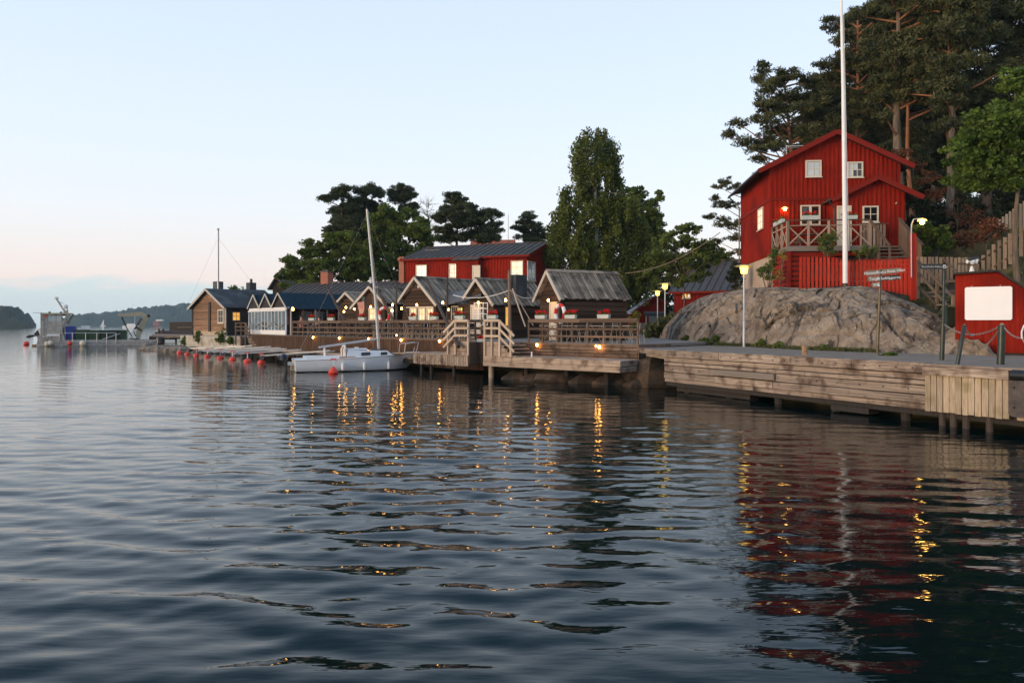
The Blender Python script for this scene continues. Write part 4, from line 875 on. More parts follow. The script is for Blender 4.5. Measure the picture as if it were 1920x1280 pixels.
# ------------------------------------------------------------------ red shed with white board
sh = thing('red_shed', 'red vertical-board shed with large blank white board at the quay end', 'shed', (P(1791, 664, 23.75).x, 23.75, 1.40), R(-31))
prof = [(0, .12), (3.2, .12), (3.2, 1.15), (1.86, 2.04), (1.11, 2.62), (0, 2.57)]
MB().prism(prof, 0, 2.6).build('wall', RED, sh)
mb = MB(); x = .06
while x < 3.18:
    zt = np.interp(x, [0, 1.11, 1.86, 3.2], [2.57, 2.62, 2.04, 1.15]); mb.box(x-.045, x+.045, -.014, .004, .13, zt-.01); x += .105
mb.build('cladding', RED, sh, kind='stuff')
rl = [(-.06, 2.60), (1.13, 2.66), (1.88, 2.07), (3.3, 1.13)]
for (a, b) in zip(rl, rl[1:]): MB().beam((a[0], 1.25, a[1]), (b[0], 1.25, b[1]), 2.9, .06, (0, 0, 1)).build('roof', W_DARK, sh)
a = hit(sh, 1809, 600, 'y', -.06); b = hit(sh, 1898, 536.5, 'y', -.06)
bb = MB().box(a.x, b.x, -.07, -.03, a.z, b.z).build('blank_board', WHITEB, sh)
bm = bmesh.new(); bm.from_mesh(bb.data); bmesh.ops.bevel(bm, geom=[e for e in bm.edges if abs((e.verts[0].co-e.verts[1].co).y) > .01], offset=.03, segments=3, affect='EDGES'); bm.to_mesh(bb.data); bm.free()
for i in (.15, .75): MB().cyl((a.x+(b.x-a.x)*i, -.05, b.z), (a.x+(b.x-a.x)*i, -.05, b.z+.05), .012, n=6).build('hook', GALV, bb)
MB().box(.02, 3.15, .02, 2.5, -.1, .119).build('plinth', W_DARK, sh)
# white dovecot-like lamp figure above the shed
wf = thing('white_post_lamp', 'cluster of white lamp heads with dark covers on a short pole above the red shed', 'lamp', P(1821.5, 530, 25.5)); g = lambda x, y, o=0: P(x, y, 25.5+o)-wf.location
MB().cyl(g(1821.5, 545), g(1821.5, 500), .03, n=8).build('pole', GALV, wf); MB().lathe([(.085, -.16), (.03, .04)], 14, g(1822, 501)).build('cone', WHITE, wf)
MB().cyl(g(1823.5, 494), g(1823.5, 489, -.06), .065, .075, 14).sphere(g(1823.5, 491), .065, 12, 8).build('lamp_head', WHITE, wf)
MB().lathe([(.07, -.05), (.03, .05), (.01, .10)], 12, g(1816, 490.5), Matrix.Rotation(R(90), 3, 'Y')).build('lamp_head', WHITE, wf)
MB().cyl(g(1829.5, 494), g(1832, 486.5), .045, .055, 12).build('lamp_head', WHITE, wf)
MB().beam(g(1814, 487.5), g(1833, 482), .14, .07).build('cover', pm('cover_dark', (.02, .035, .04)), wf)
# ------------------------------------------------------------------ timber quay
qy = thing('timber_quay', 'long weathered timber quay wall along the water below the rock path', 'quay', Q1, math.atan2(QD.y, QD.x))
qy.location.z = 0
# local x along the quay, local y inwards (left of travel is water: local -y)
def qb(name, x0, x1, z0, z1, out_, m=W_QUAY, t=.12, lab=None): return plank(name, m, qy, (x0, -out_+t/2, (z0+z1)/2), (x1, -out_+t/2, (z0+z1)/2), z1-z0, t, (0, -1, 0), label=lab)
QL = 10.05
yi = 1 if (Matrix.Rotation(qy.rotation_euler[2], 4, 'Z') @ Vector((0, 1, 0))).x > 0 else -1
def rows():
    R_ = [(1.23, 1.465, .055, [0, 2.9, 5.9, 8.0, QL]), (1.07, 1.205, 0, [0, 3.0, QL]), (.945, 1.045, .012, [0, 3.1, 6.4, QL]), (.71, .918, -.012, [0, 2.6, QL]), (.485, .685, .014, [0, 2.65, 5.2, QL]), (.345, .47, -.03, [0, 4.4, QL])]
    for z0, z1, o, cuts in R_:
        for a, b in zip(cuts, cuts[1:]): qb('quay_beam', a+.010, b-.010, z0, z1, o)
rows()
qb('fender_beam', 2.66, 5.3, .74, .92, .09, DSTEEL if False else pm('grey_fender', (.15, .125, .105), (.28, .24, .20), (.8, 7, 7), 3, 'UV', .85, .4), .1, 'dark grey beam bolted proud of the quay face')
for k in range(12): plank('edge_plank', W_QUAY, qy, (k*QL/12+.01, .16, 1.452), ((k+1)*QL/12-.01, .16, 1.452), .30, .05, (0, 0, 1))
mb = MB()
for k in range(22): x = .3+k*.45; mb.cyl((x, -.078, 1.34), (x, -.03, 1.34), .02, n=6)
for k in range(14): x = .5+k*.7; mb.cyl((x, -.02, .82), (x, .03, .82), .016, n=6)
mb.build('bolt', DSTEEL, qy, kind='stuff')
MB().box(0, QL+3, .10, .7, .2, 1.19).build('backing', W_DARK, qy)
for k in range(5): MB().cyl((.9+k*2.1, .35, -1.2), (.9+k*2.1, .35, .36), .14, .13, 10).build('pile', W_DARK, qy)
MB().box(.4, 4.0, .25, .6, .02, .24).build('low_timber', W_DARK, qy); MB().box(7.2, 8.4, .1, .5, .05, .22).build('low_timber', W_DARK, qy)
# second section of upright planks
QE = 12.05
qb('cap_beam', QL+.01, QE, 1.20, 1.40, .13, W_QUAY, .16); plank('edge_plank', W_QUAY, qy, (QL+.02, .06, 1.435), (QE+2, .06, 1.435), .34, .05, (0, 0, 1))
n = 13
for k in range(n):
    x = QL+.03+(k+.5)*(QE-QL-.05)/n; plank('quay_plank', W_QUAYP, qy, (x, -.05, .335+random.uniform(-.012, .012)), (x, -.05, 1.195), (QE-QL-.05)/n*.90, .05, (0, -1, 0), jit=.01)
for x in (QL+.35, QL+.62, QL+.92, QL+1.45, QL+2.35): MB().cyl((x, .12, -1.2), (x, .12, .42), .085, .08, 10).build('pile', W_LOG if x > 99 else W_POLE, qy)
fd = thing('quay_fender', 'black rubber roller over a dark steel plate bolted to the quay end', 'fender', Q(QE+.02, .12), math.atan2(QD.y, QD.x))
MB().cyl((.06, 0, 1.31), (1.9, 0, 1.31), .12, n=16).build('roller', BLACK, fd, smooth=True)
MB().prism([(.0, .48), (.06, .42), (1.9, .42), (1.9, 1.20), (0, 1.20)], -.06, 0).build('plate', DSTEEL, fd)
for x, z in ((.12, .62), (.12, 1.05), (.55, .62), (.55, 1.05)): MB().cyl((x, -.085, z), (x, -.058, z), .022, n=8).build('bolt', BLACK, fd)
for k in range(14):
    x = QE+.12+(k+.5)*.145; plank('quay_plank', W_QUAYP, qy, (x, -.02, .335), (x, -.02, 1.195), .14, .05, (0, -1, 0))
qr = qb('quay_beam', QE+.05, QE+14, 1.20, 1.42, .02); qb('quay_beam', QE+2.2, QE+14, .34, 1.19, .0)
# recess between terrace and quay, with short bridging beam and stones
rc = thing('rock_footing', 'brown rock face in the dark gap between the terrace and the quay', 'rock', (5.6, 29.6, 0))
mb = MB(); rs = random.Random(4)
def boulder(mb_, c, r, seed, sx=1, sy=1, sz=.8, nn=9, mm=7):
    b0 = len(mb_.v); mb_.sphere(c, r, nn, mm)
    for i in range(b0, len(mb_.v)):
        v = Vector(mb_.v[i])-Vector(c); v = Vector((v.x*sx, v.y*sy, v.z*sz)); f = 1+.38*mnoise.noise(v*(1.3/r)+Vector((seed*3.1, 0, 0))); mb_.v[i] = tuple(Vector(c)+v*f)
boulder(mb, (.1, -.3, .35), .95, 1, 1.0, 1.0, 1.0); boulder(mb, (.5, .5, .5), .9, 2, 1, 1.2, 1); boulder(mb, (-.5, 1.0, .3), .85, 3, 1, 1.4, 1)
mb.build('stone', pm('wet_rock', (.030, .019, .012), (.115, .072, .042), (1, 1, 1), 2.2, 'Object', .8, .6, dark=(.014, .014, .008)), rc)  # rock colour darkened for the shade in the gap and under the platform
br = thing('quay_bridge', 'short splintered timber beam bridging the gap between terrace and quay', 'beam', (0, 0, 0))
plank('beam', W_QUAY, br, (5.05, 29.7, 1.38), (5.55, 26.95, 1.36), .18, .16, (-1, 0, 0)); plank('beam', W_QUAY, br, (5.25, 29.0, 1.24), (5.65, 27.05, 1.20), .13, .1, (-1, 0, 0))
for k in range(9): f = (k+.5)/9; plank('plank', W_DECK, br, (5.12+.5*f, 29.6-2.65*f, 1.452), (6.3, 29.8-2.5*f, 1.452), .28, .04, (0, 0, 1))

# ------------------------------------------------------------------ terrace
G = Vector((-1.6, 33.5, 0)); TR = R(-42)
def tthing(name, label, cat, group=None): return thing(name, label, cat, G, TR, group)
MT = Matrix.Translation(G) @ Matrix.Rotation(TR, 4, 'Z')
ZD = 1.6
td = tthing('restaurant_terrace', 'long boarded restaurant terrace with brown railing in front of the huts', 'terrace')
def v_sk(u): return float(np.interp(u, [-31, -21.6, -2.5], [6.2, 3.9, 2.4]))
MB().slab([(-31, 6.2), (-21.6, 3.9), (-2.5, 2.4), (-2.0, 1.7), (7.4, 1.7), (7.4, 9.5), (-2, 16), (-31, 16)], ZD-.12, ZD).build('floor', W_DECK, td)
mb = MB(); u = -31.0
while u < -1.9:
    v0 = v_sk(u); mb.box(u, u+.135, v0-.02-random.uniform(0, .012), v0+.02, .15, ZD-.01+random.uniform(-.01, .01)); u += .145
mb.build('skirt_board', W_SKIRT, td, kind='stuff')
for u0, u1 in ((-31, -21.6), (-21.6, -12), (-12, -2.4)): plank('edge_beam', W_RAIL, td, (u0, v_sk(u0)-.03, ZD+.01), (u1, v_sk(u1)-.03, ZD+.01), .10, .05, (0, -1, 0))
for k in range(6):
    z = ZD-.075-k*.135
    for a, b in ((.3, 3.2), (3.2, 7.4)): plank('front_board', W_QUAY if False else pm('terrace_board', (.095, .060, .042), (.27, .185, .13), (1.2, 6, 6), 2.6, 'UV', .9, .35, .25, dark=(.06, .04, .03), dscale=2, lo=.4, hi=.62, spec=.2) if k == 0 and a < 1 else bpy.data.materials['terrace_board'], td, (a+.005, 1.68, z), (b-.005, 1.68, z), .112, .04, (0, -1, 0), jit=.01)
TB = bpy.data.materials['terrace_board']
for k in range(6): plank('front_board', TB, td, (7.42, 1.68, ZD-.075-k*.132), (7.42, 4.2, ZD-.075-k*.132), .124, .04, (1, 0, 0))
MB().box(.3, 7.38, 1.72, 1.8, .7, ZD-.13).build('backing', W_DARK, td)
def railing(t, pts, step, ph=1.0, rails=(.98, .62, .30), rh=(.13, .10, .085)):
    for (a, b) in zip(pts, pts[1:]):
        a = Vector(a); b = Vector(b); n = max(1, round((b-a).length/step)); d = (b-a).normalized(); nr = Vector((d.y, -d.x, 0))
        for k in range(n+1):
            p = a.lerp(b, k/n); MB().box(p.x-.035, p.x+.035, p.y-.035, p.y+.035, ZD-.25, ZD+ph-.02).build('rail_post', W_RAIL, t)
        for z, h_ in zip(rails, rh):
            m_ = max(1, round((b-a).length/3.6))
            for k in range(m_): plank('rail', W_RAIL, t, a.lerp(b, k/m_)+nr*.05+Vector((0, 0, ZD+z-h_/2+.03)), a.lerp(b, (k+1)/m_)+nr*.05+Vector((0, 0, ZD+z-h_/2+.03)), h_, .032, nr, jit=.004)
        plank('handrail', W_RAIL, t, a+Vector((0, 0, ZD+ph+.02)), b+Vector((0, 0, ZD+ph+.02)), .13, .035, (0, 0, 1))
u0 = hit(td, 548, 630, 'y', 3.9).x
railing(td, [(u0, v_sk(u0)+.05, 0), (-12, v_sk(-12)+.05, 0), (-2.5, v_sk(-2.5)+.05, 0)], .72)
railing(td, [(1.6, 1.75, 0), (7.36, 1.75, 0)], .82)

# boarding stairs in two flights with a recessed gate between
bs = tthing('boarding_stairs', 'pale-railed double boarding stairs with a shade-toned gate between the two flights', 'stairs')
for k in range(11): plank('gate_board', pm('dark_gate', (.04, .026, .019), (.11, .075, .055), GS, 3, 'UV', .9, .3, .2, spec=.2) if k == 0 else bpy.data.materials['dark_gate'], bs, (-.54, .62, .655+k*.09), (.62, .62, .655+k*.09), .076, .03, (0, -1, 0))  # shadow of the recess put into the gate board colour
for z in (2.56, 2.22, 1.90): plank('gate_rail', W_RAIL, bs, (-.5, .62, z), (.55, .62, z), .13, .035, (0, -1, 0))
MB().slab([(-1.3, .1), (-.52, .1), (-.52, .66), (.55, .66), (.55, .1), (1.15, .1), (1.15, 2.3), (-1.3, 2.3)], ZD-.1, ZD+.002).build('landing', W_DECK, bs)
for s, xa in ((-1, -.50), (1, .50)):
    for k in range(7):                                   # boarded stair side, stepping down
        z = 1.06+k*.088; run = .88+.70*(1-k/6.0)**1.0 if k < 6 else .80
        plank('stair_side', W_PLAT, bs, (xa, .06, z), (xa+s*run, .06, z), .074, .03, (0, -1, 0))
    for k in range(4): plank('step', W_PLAT, bs, (xa+s*(1.0+.22*k), .08, ZD-.15*(k+1)+.02), (xa+s*(1.0+.22*k), 1.5, ZD-.15*(k+1)+.02), .26, .04, (0, 0, 1))
    px_ = [xa+s*.02, xa+s*(.86 if s < 0 else .45), xa+s*(1.36 if s < 0 else .92)] + ([] if s < 0 else [xa+1.58])
    tops = [2.60, 2.60, 2.28] if s < 0 else [2.60, 2.60, 2.60, 2.14]
    for x, zt in zip(px_, tops): MB().box(x-.045, x+.045, -.03, .05, 1.0, zt).build('rail_post', W_PALE, bs)
    xk = px_[1] if s < 0 else px_[2]; xe = xa+s*(1.62 if s < 0 else 1.82)
    for dz, h_ in ((0, .11), (-.34, .10), (-.68, .10)):
        plank('rail', W_PALE, bs, (xa, -.05, 2.57+dz), (xk, -.05, 2.57+dz), h_, .035, (0, -1, 0))
        plank('stair_rail', W_PALE, bs, (xk, -.05, 2.57+dz), (xe, -.05, 2.57+dz-.66*abs(xe-xk)/.76*.85), h_, .035, (0, -1, 0))
    MB().box(xa-.04 if s > 0 else xa-.02, xa+.02 if s > 0 else xa+.04, .02, .62, .6, ZD).build('stair_side', W_RAIL, bs)
    for z in (2.56, 2.22, 1.90): plank('rail', W_RAIL, bs, (xa, .03, z), (xa, .6, z), .12, .035, (-s, 0, 0))
# jetty on the left, platform on the right
jt = tthing('jetty', 'low wooden jetty faced with upright greenish boards beside the sailing boat', 'jetty'); ZP = 1.0
uj = hit(jt, 776, 665, 'y', 0).x
k = int((-.5-uj)/.15)
for i in range(k): x = uj+(i+.5)*(-.5-uj)/k; plank('face_board', W_QUAYP if False else W_QUAY, jt, (x, -.02, .50+random.uniform(-.02, .02)), (x, -.02, ZP-.03), (-.5-uj)/k*.88, .04, (0, -1, 0), jit=.01)
for i in range(9): plank('deck_plank', W_PLAT, jt, (uj-.6, .1+i*.22, ZP), (-.5, .1+i*.22, ZP), .21, .04, (0, 0, 1))
plank('finger', W_PLAT, jt, (uj-.5, .2, ZP-.02), (uj-4.2, 2.0, ZP-.15), .5, .06, (0, 0, 1))
for x in (uj+.4, uj+1.1, -1.6): MB().cyl((x, .15, -1.2), (x, .15, .6), .075, n=8).build('pile', W_DARK, jt)
pf = tthing('landing_platform', 'low pale timber landing platform in front of the right-hand terrace', 'platform')
for z0, z1, o in ((.78, 1.0, .0), (.565, .772, .02)):
    for a, b in ((.50, 3.4), (3.4, 7.72)): plank('face_beam', W_PLAT, pf, (a+.004, -.02-o, (z0+z1)/2), (b-.004, -.02-o, (z0+z1)/2), z1-z0, .10, (0, -1, 0))
for z0, z1 in ((.79, .99), (.57, .77)): plank('end_board', W_QUAY, pf, (7.70, .04, (z0+z1)/2), (7.70, 1.66, (z0+z1)/2), z1-z0, .05, (1, 0, 0))
for i in range(7): plank('deck_plank', W_PLAT, pf, (.5, .14+i*.22, ZP-.01), (7.68, .14+i*.22, ZP-.01), .21, .04, (0, 0, 1))
MB().cyl((.45, .5, -1.2), (.45, .5, .62), .13, .12, 12).build('pile', W_QUAY, pf)
for x in (2.4, 4.6, 6.6): MB().cyl((x, .7, -1.2), (x, .7, .7), .12, n=8).build('pile', W_DARK, pf)
a = hit(pf, 997, 667, 'y', .35); sk = thing('mooring_stake', 'small pale mooring stake on the landing platform', 'stake', MT @ Vector((a.x, .35, ZP)), TR); MB().cyl((0, 0, 0), (0, 0, .24), .03, .035, 8).build('stake', WHITE, sk)
for i, (x, y, r_) in enumerate([(1.2, 31.6, .55), (2.0, 30.9, .75), (3.1, 30.2, .6), (4.2, 29.6, .7), (.3, 32.4, .6), (5.0, 28.6, .5)]):
    b = thing('shore_stone', ['rounded dark shore stone under the landing platform, first from the boarding stairs', 'pale-topped shore stone under the landing platform, third from the stairs', 'low shore stone in mid-gap under the platform', 'large shore stone under the platform near its end', 'small shore stone just right of the stair pile', 'dark shore stone at the platform corner by the quay gap'][i], 'stone', (x, y+.6, 0))
    mb = MB(); boulder(mb, (0, 0, .0), r_, i+9, 1.4, 1, .6); mb.build('stone', bpy.data.materials['wet_rock'], b, smooth=True)

# ------------------------------------------------------------------ huts
HT = []
h4, z4 = hut('plank-roofed log hut at the terrace end with a lifebuoy by its door', (1025, 507, 36.0), -63, 1.32, 1.32, 1.06, 1.06, 4.1, ZD, over=.24)
a = hit(h4, 1039, 600, 'y', .2); d_ = door(h4, Mw(a.x, .215, .02), .62, 1.78, CREAM)
MB().box(1.02, 1.14, .05, .18, 0, z4-1.06*1.08-.2).build('porch_post', W_LOG, h4)
h3, z3 = hut('plank-roofed log hut with a black chimney box, middle of the right huts', (892, 522, 42.0), -45, 1.05, 1.42, 1.0, 1.05, 4.7, ZD, over=.2)
a = hit(h3, 897, 590, 'y', .2); door(h3, Mw(hit(h3, 890, 590, 'y', .2).x+.12, .215, .02), .72, 1.82, CREAM)
w3 = window(h3, Mw(hit(h3, 902, 584, 'y', .2).x, .20, 1.35), .5, .8, GLASS, 2, 3, frame=WHITE)
a = hit(h3, 938, 520, 'x', .55); 
ch = MB().box(.30, 1.02, 2.2, 3.1, z3-1.1, z3+.28).build('chimney', TAR, h3); MB().cyl((.66, 2.0, z3-.6), (.66, 2.0, z3+.55), .07, n=10).build('flue', DSTEEL, ch)
p0 = hit(h3, 950, 600, 'x', 1.22); window(h3, Mw(1.30, p0.y, 1.25, R(90)), .55, 1.2, LITO, 1, 1, frame=W_LOG, sill=False); MB().cyl((1.36, .2, 0), (1.36, .2, z3-1.75), .06, n=8).build('porch_post', W_RAIL, h3)
h2, z2 = hut('plank-roofed log hut with three lit yellow windows under its wide gable', (777, 519, 46.0), -42, 1.62, 1.98, .92, .88, 5.0, ZD, over=.25)
for (xa, xb, nx) in ((769, 782, 1), (784.5, 798.5, 1), (800, 813.5, 1)):
    a = hit(h2, xa, 576.5, 'y', .2); b = hit(h2, xb, 599, 'y', .2); window(h2, Mw((a.x+b.x)/2, .205, (a.z+b.z)/2-.05), b.x-a.x, a.z-b.z+.15, LIT, 2, 2, fw=.09, frame=CREAM)
plank('lamp_rail', CREAM, h2, (hit(h2, 761, 567, 'y', .1).x, .12, 1.86), (hit(h2, 812, 567, 'y', .1).x, .12, 1.86), .05, .04, (0, -1, 0))
MB().sphere(hit(h2, 785, 538, 'y', .0), .09, 10, 7).build('gable_lamp', CREAM, h2)
h1b, z1b = hut('warm-lit log hut with a plank roof behind the boat mast', (692, 536.5, 49.0), -42, 2.05, 1.62, .68, .72, 4.5, ZD, mat_=W_LOG, over=.25)
a = hit(h1b, 692, 577, 'y', .2); b = hit(h1b, 708, 600, 'y', .2); window(h1b, Mw((a.x+b.x)/2, .205, (a.z+b.z)/2), b.x-a.x, a.z-b.z, LIT, 2, 2, frame=CREAM)
a = hit(h1b, 735, 580, 'y', .2); b = hit(h1b, 741, 600, 'y', .2); window(h1b, Mw((a.x+b.x)/2-.25, .205, (a.z+b.z)/2), .45, 1.0, GLASSG, 1, 1, frame=WHITE)
h1a, z1a = hut('smallest gabled hut squeezed between the navy awning and the next hut', (647.5, 548, 53.0), -42, 1.2, 1.0, .62, .62, 3.2, ZD, over=.15)
# lean-to bar between the two middle huts
lt = tthing('lean_to_bar', 'dark-roofed lean-to bar with glowing shelves between the two middle huts', 'bar')
q = [P(822, 573, 45.2), P(902, 552, 41.2), P(898, 541, 44.0), P(815, 551, 48.0)]; Mti = MT.inverted(); q = [Mti @ v for v in q]
MB().add(q+[v-Vector((0, 0, .09)) for v in q], [(0, 1, 2, 3), (7, 6, 5, 4), (0, 4, 5, 1), (1, 5, 6, 2), (2, 6, 7, 3), (3, 7, 4, 0)]).build('roof', SLATEB, lt)
a = Mti @ P(824, 600, 46.2); b = Mti @ P(900, 600, 42.4); dv = (b-a); nrm = Vector((dv.y, -dv.x, 0)).normalized()
for k in range(11): z = ZD+.1+k*.18; plank('wall_log', W_LOG, lt, (a.x, a.y, z), (b.x, b.y, z), .17, .1, nrm)
rz = math.atan2(dv.y, dv.x)
def lt_at(px, py, off=.06): p = P(px, py, 44.2); l = Mti @ p; s = ((l-a).dot(dv))/dv.length_squared; c = a+dv*s; return Vector((c.x, c.y, l.z))+nrm*off
c = lt_at(871, 589); window(lt, Mw(c.x, c.y, c.z, rz), .72, .9, LITS, 2, 4, frame=W_LOG, sill=False)
c = lt_at(838, 588); window(lt, Mw(c.x, c.y, c.z, rz), .8, .95, GLASS, 3, 2, frame=CREAM)

# navy canvas pavilion
nv = thing('canvas_pavilion', 'navy canvas pavilion of three gables over a white glazed veranda', 'pavilion', (-17.87, 57.0, ZD), R(-50)); zr_ = 4.84-ZD
for i, xc in enumerate((-4.98, -2.5, 0)):
    rl_ = 1.24; rr2 = 1.24 if i < 2 else 1.70; p_ = .88 if i < 2 else .74
    for s, run in ((-1, rl_), (1, rr2)):
        pp_ = .88 if s < 0 else p_
        MB().beam((xc, 3.6, zr_-.02), (xc+s*run, 3.6, zr_-pp_*run-.02), 7.2 if i == 2 else 6.8, .035, (s*pp_, 0, 1)).build('canopy', NAVY, nv)
        plank('bargeboard', W_BARGE, nv, (xc, -.03, zr_-.06), (xc+s*(run+.03), -.03, zr_-.06-pp_*run), .13, .04, (0, -1, 0))
    MB().prism([(xc-1.2, zr_-1.12), (xc+1.2, zr_-1.12), (xc, zr_-.08)], .12, .16).build('gable_panel', W_DARK, nv)
MB().box(-6.2, 1.65, .1, .2, zr_-1.3, zr_-1.14).build('fascia', WHITE, nv)
for i in range(12):
    x = -6.15+i*.675; MB().box(x-.035, x+.035, .06, .15, .0, zr_-1.3).build('mullion', WHITE, nv)
    if i < 11: box('pane', GLASSB, nv, x+.04, x+.635, .09, .105, .38, zr_-1.3)
MB().box(-6.2, 1.35, .03, .13, .0, .36).build('base_board', WHITE, nv); MB().box(-6.2, 1.35, .02, .058, zr_-1.42, zr_-1.32).build('top_rail', WHITE, nv)
for k in range(3):
    xa = -6.1+k*2.48; MB().tube([(xa+2.4*i/8, .0, .95-.34*math.sin(math.pi*i/8)) for i in range(9)], .03, 6).build('rope_swag', W_BARGE, nv)
MB().box(-6.2, 1.3, 5.9, 6.0, 0, zr_-1.3).build('back_wall', W_DARK, nv)
# open bay with posts and glass behind the tables
for i in range(8):
    y = .3+i*.98; MB().box(1.55, 1.64, y, y+.09, 0, zr_-1.34).build('post', W_BARGE if i % 2 == 0 else W_RAIL, nv)
for i in range(7): y = .45+i*.98; box('pane', pm('pale_screen', (.5, .55, .57), (.7, .74, .76), (1, 1, 1), 1, 'Object', .4) if i == 0 else (GLASSB if i in (1, 4) else bpy.data.materials['pale_screen']), nv, -1.2, -1.18, y, y+.9, .8, zr_-1.4)  # glass coloured pale to stand in for the brightness behind the bay
MB().box(-1.3, -1.22, .4, 7.2, 0, .78).build('low_wall', W_LOG, nv)
# ------------------------------------------------------------------ left hut
lh = thing('boathouse', 'warm-lit log boathouse with black roof and two chimneys at the left end', 'boathouse', (P(385, 541, 68).x, 68, 1.4), R(-40)); zr_ = 5.66-1.4
for s in (-1, 1):
    for (y0, y1, up) in ((0, 3.9, 0), (3.9, 6.0, .06)):
        MB().beam((0, (y0+y1)/2, zr_-.02+up), (s*3.32, (y0+y1)/2, zr_-.02+up-.53*3.32), y1-y0, .08, (s*.53, 0, 1)).build('roof', TAR, lh)
bargeboards(lh, zr_-.03, 3.32, 3.32, .53, .53, -.03, W_BARGE, .20)
log_gable(lh, .4, 2.95, 2.95, .38, zr_, .53, .53, W_WARM, .20)
MB().box(-3.0, 3.0, .36, .46, 0, .38).build('base', PLAST, lh)
MB().box(-3.0, -2.9, .47, 5.8, 0, zr_-1.75).build('wall', W_DARK, lh); MB().box(2.88, 2.98, .47, 5.8, 0, zr_-1.72).build('wall', W_DARK, lh)
for x in (-2.98, 2.97): MB().box(x-.09, x+.09, .28, .36, 0, zr_-1.75).build('corner_board', W_DARK if x < 0 else W_BARGE, lh)
a = hit(lh, 393, 566, 'y', .3); MB().box(a.x-.17, a.x+.17, .24, .33, .35, a.z).build('hatch_post', W_POLE, lh)
a = hit(lh, 410, 583, 'y', .3); b = hit(lh, 419.5, 603, 'y', .3); window(lh, Mw((a.x+b.x)/2-.1, .335, (a.z+b.z)/2), 1.0, 1.25, GLASS, 2, 2, fw=.11, frame=CREAM)
a = hit(lh, 436, 584, 'x', 3.0); b = hit(lh, 450, 602, 'x', 3.0); window(lh, Mw(2.99, (a.y+b.y)/2, (a.z+b.z)/2, R(90)), b.y-a.y+.1, a.z-b.z, LITO, 2, 2, frame=SLATEB)
for px, y in ((409, 2.6), (471, 5.2)):
    a = hit(lh, px, 540, 'y', y); c_ = MB().box(a.x-.34, a.x+.34, y-.34, y+.34, zr_-1.2, P(px, 526 if px < 450 else 527, 70).z-1.4).build('chimney', TAR, lh)
    if px > 450: MB().cyl((a.x, y, zr_+.5), (a.x, y, P(px, 521.5, 71.5).z-1.4), .12, n=10).build('flue', DSTEEL, c_)
fpb = P(409, 528, 70.5); m_ = thing('radio_mast', 'slim grey mast with stay wires rising behind the left boathouse chimney', 'mast', (fpb.x, fpb.y, 1.3))
MB().cyl((0, 0, 0), (0, 0, P(409, 431, 70.5).z-1.3), .10, .085, 8).sphere((0, 0, P(409, 431, 70.5).z-1.25), .13, 8, 6).build('pole', GALV, m_)
for (px, py) in ((355, 566), (484, 545)):
    MB().cyl((0, 0, P(409, 446, 70.5).z-1.3), P(px, py, 70.5)-m_.location, .006, n=4).build('stay_wire', DSTEEL, m_)
# concrete plinth and its stair
pl = thing('concrete_plinth', 'pale concrete retaining wall under the left boathouse', 'wall', (0, 0, 0))
pa, pb_, pc_ = P(338, 640, 67.5), P(453, 640, 61.0), P(463, 640, 63.0)
poly = [(pa.x, pa.y), (pb_.x, pb_.y), (pc_.x, pc_.y), (pc_.x-2, pc_.y+9), (pa.x-1, pa.y+8)]
MB().slab(poly, .1, 1.4).build('wall', CONC, pl)
ls = thing('entry_stair', 'small wooden entry stair with railings between boathouse and veranda', 'stairs', (0, 0, 0))
for px in (442, 452, 460): MB().beam(P(px, 648, 60.6), P(px, 604, 60.6), .10, .10).build('rail_post', W_RAIL, ls)
MB().beam(P(468, 648, 59.5), P(468, 622, 59.5), .10, .10).build('rail_post', W_RAIL, ls)
for dy in (0, 7, 14): plank('rail', W_RAIL, ls, P(440, 605.5+dy, 60.5), P(460, 605.5+dy, 60.5), .11, .04, (0, -1, 0)); plank('stair_rail', W_RAIL, ls, P(460, 605.5+dy, 60.5), P(469, 622+dy, 59.4), .11, .04, (0, -1, 0))
for k in range(6): plank('step', W_PLAT, ls, P(466+1.2*k, 632+3*k, 60-.25*k), P(478+1.2*k, 632+3*k, 59-.25*k), .3, .05, (0, 0, 1))
# old dark jetty and shed wall left of the boathouse
oj = thing('old_jetty', 'old dark log jetty with a boarded screen left of the boathouse', 'jetty', (0, 0, 0))
plank('screen_board', W_POLE, oj, P(318, 612, 74), P(366, 612, 74), .9, .06, (0, -1, 0)); plank('screen_cap', W_DECK, oj, P(333, 613.5, 73.9), P(366, 613.5, 73.9), .06, .08, (0, -1, 0))
for i, (x0, x1, y, d) in enumerate(((292, 366, 625, 72), (286, 365, 629, 71), (300, 366, 622.5, 73), (281, 330, 633, 71))):
    MB().cyl(P(x0, y, d), P(x1, y+.5, d), .17, .15, 8).build('log', [W_POLE, W_DECK, W_POLE, W_DARK][i], oj)
plank('fascia', W_QUAY, oj, P(303, 632, 70.5), P(338, 631.5, 70.5), .12, .05, (0, -1, 0)); plank('low_beam', W_PLAT, oj, P(305, 643.5, 70), P(332, 643.5, 70), .10, .1, (0, -1, 0))
for px in (298, 306, 330, 352): MB().cyl(P(px, 655, 71.5), P(px, 616 if px < 310 else 628, 71.5), .10, .09, 8).build('pile', W_POLE, oj)
MB().slab([P(300, 630, 72)[:2], P(362, 630, 72)[:2], P(362, 630, 78)[:2], P(300, 630, 78)[:2]], 1.0, 1.25).build('deck', W_DARK, oj)
bt = thing('dark_barrel', 'dark blue drum standing on the stones below the old jetty', 'drum', P(301, 646, 69.5)); MB().lathe([(.20, 0), (.36, .12), (.36, .62), (.26, .72)], 14).build('body', BLACK, bt)
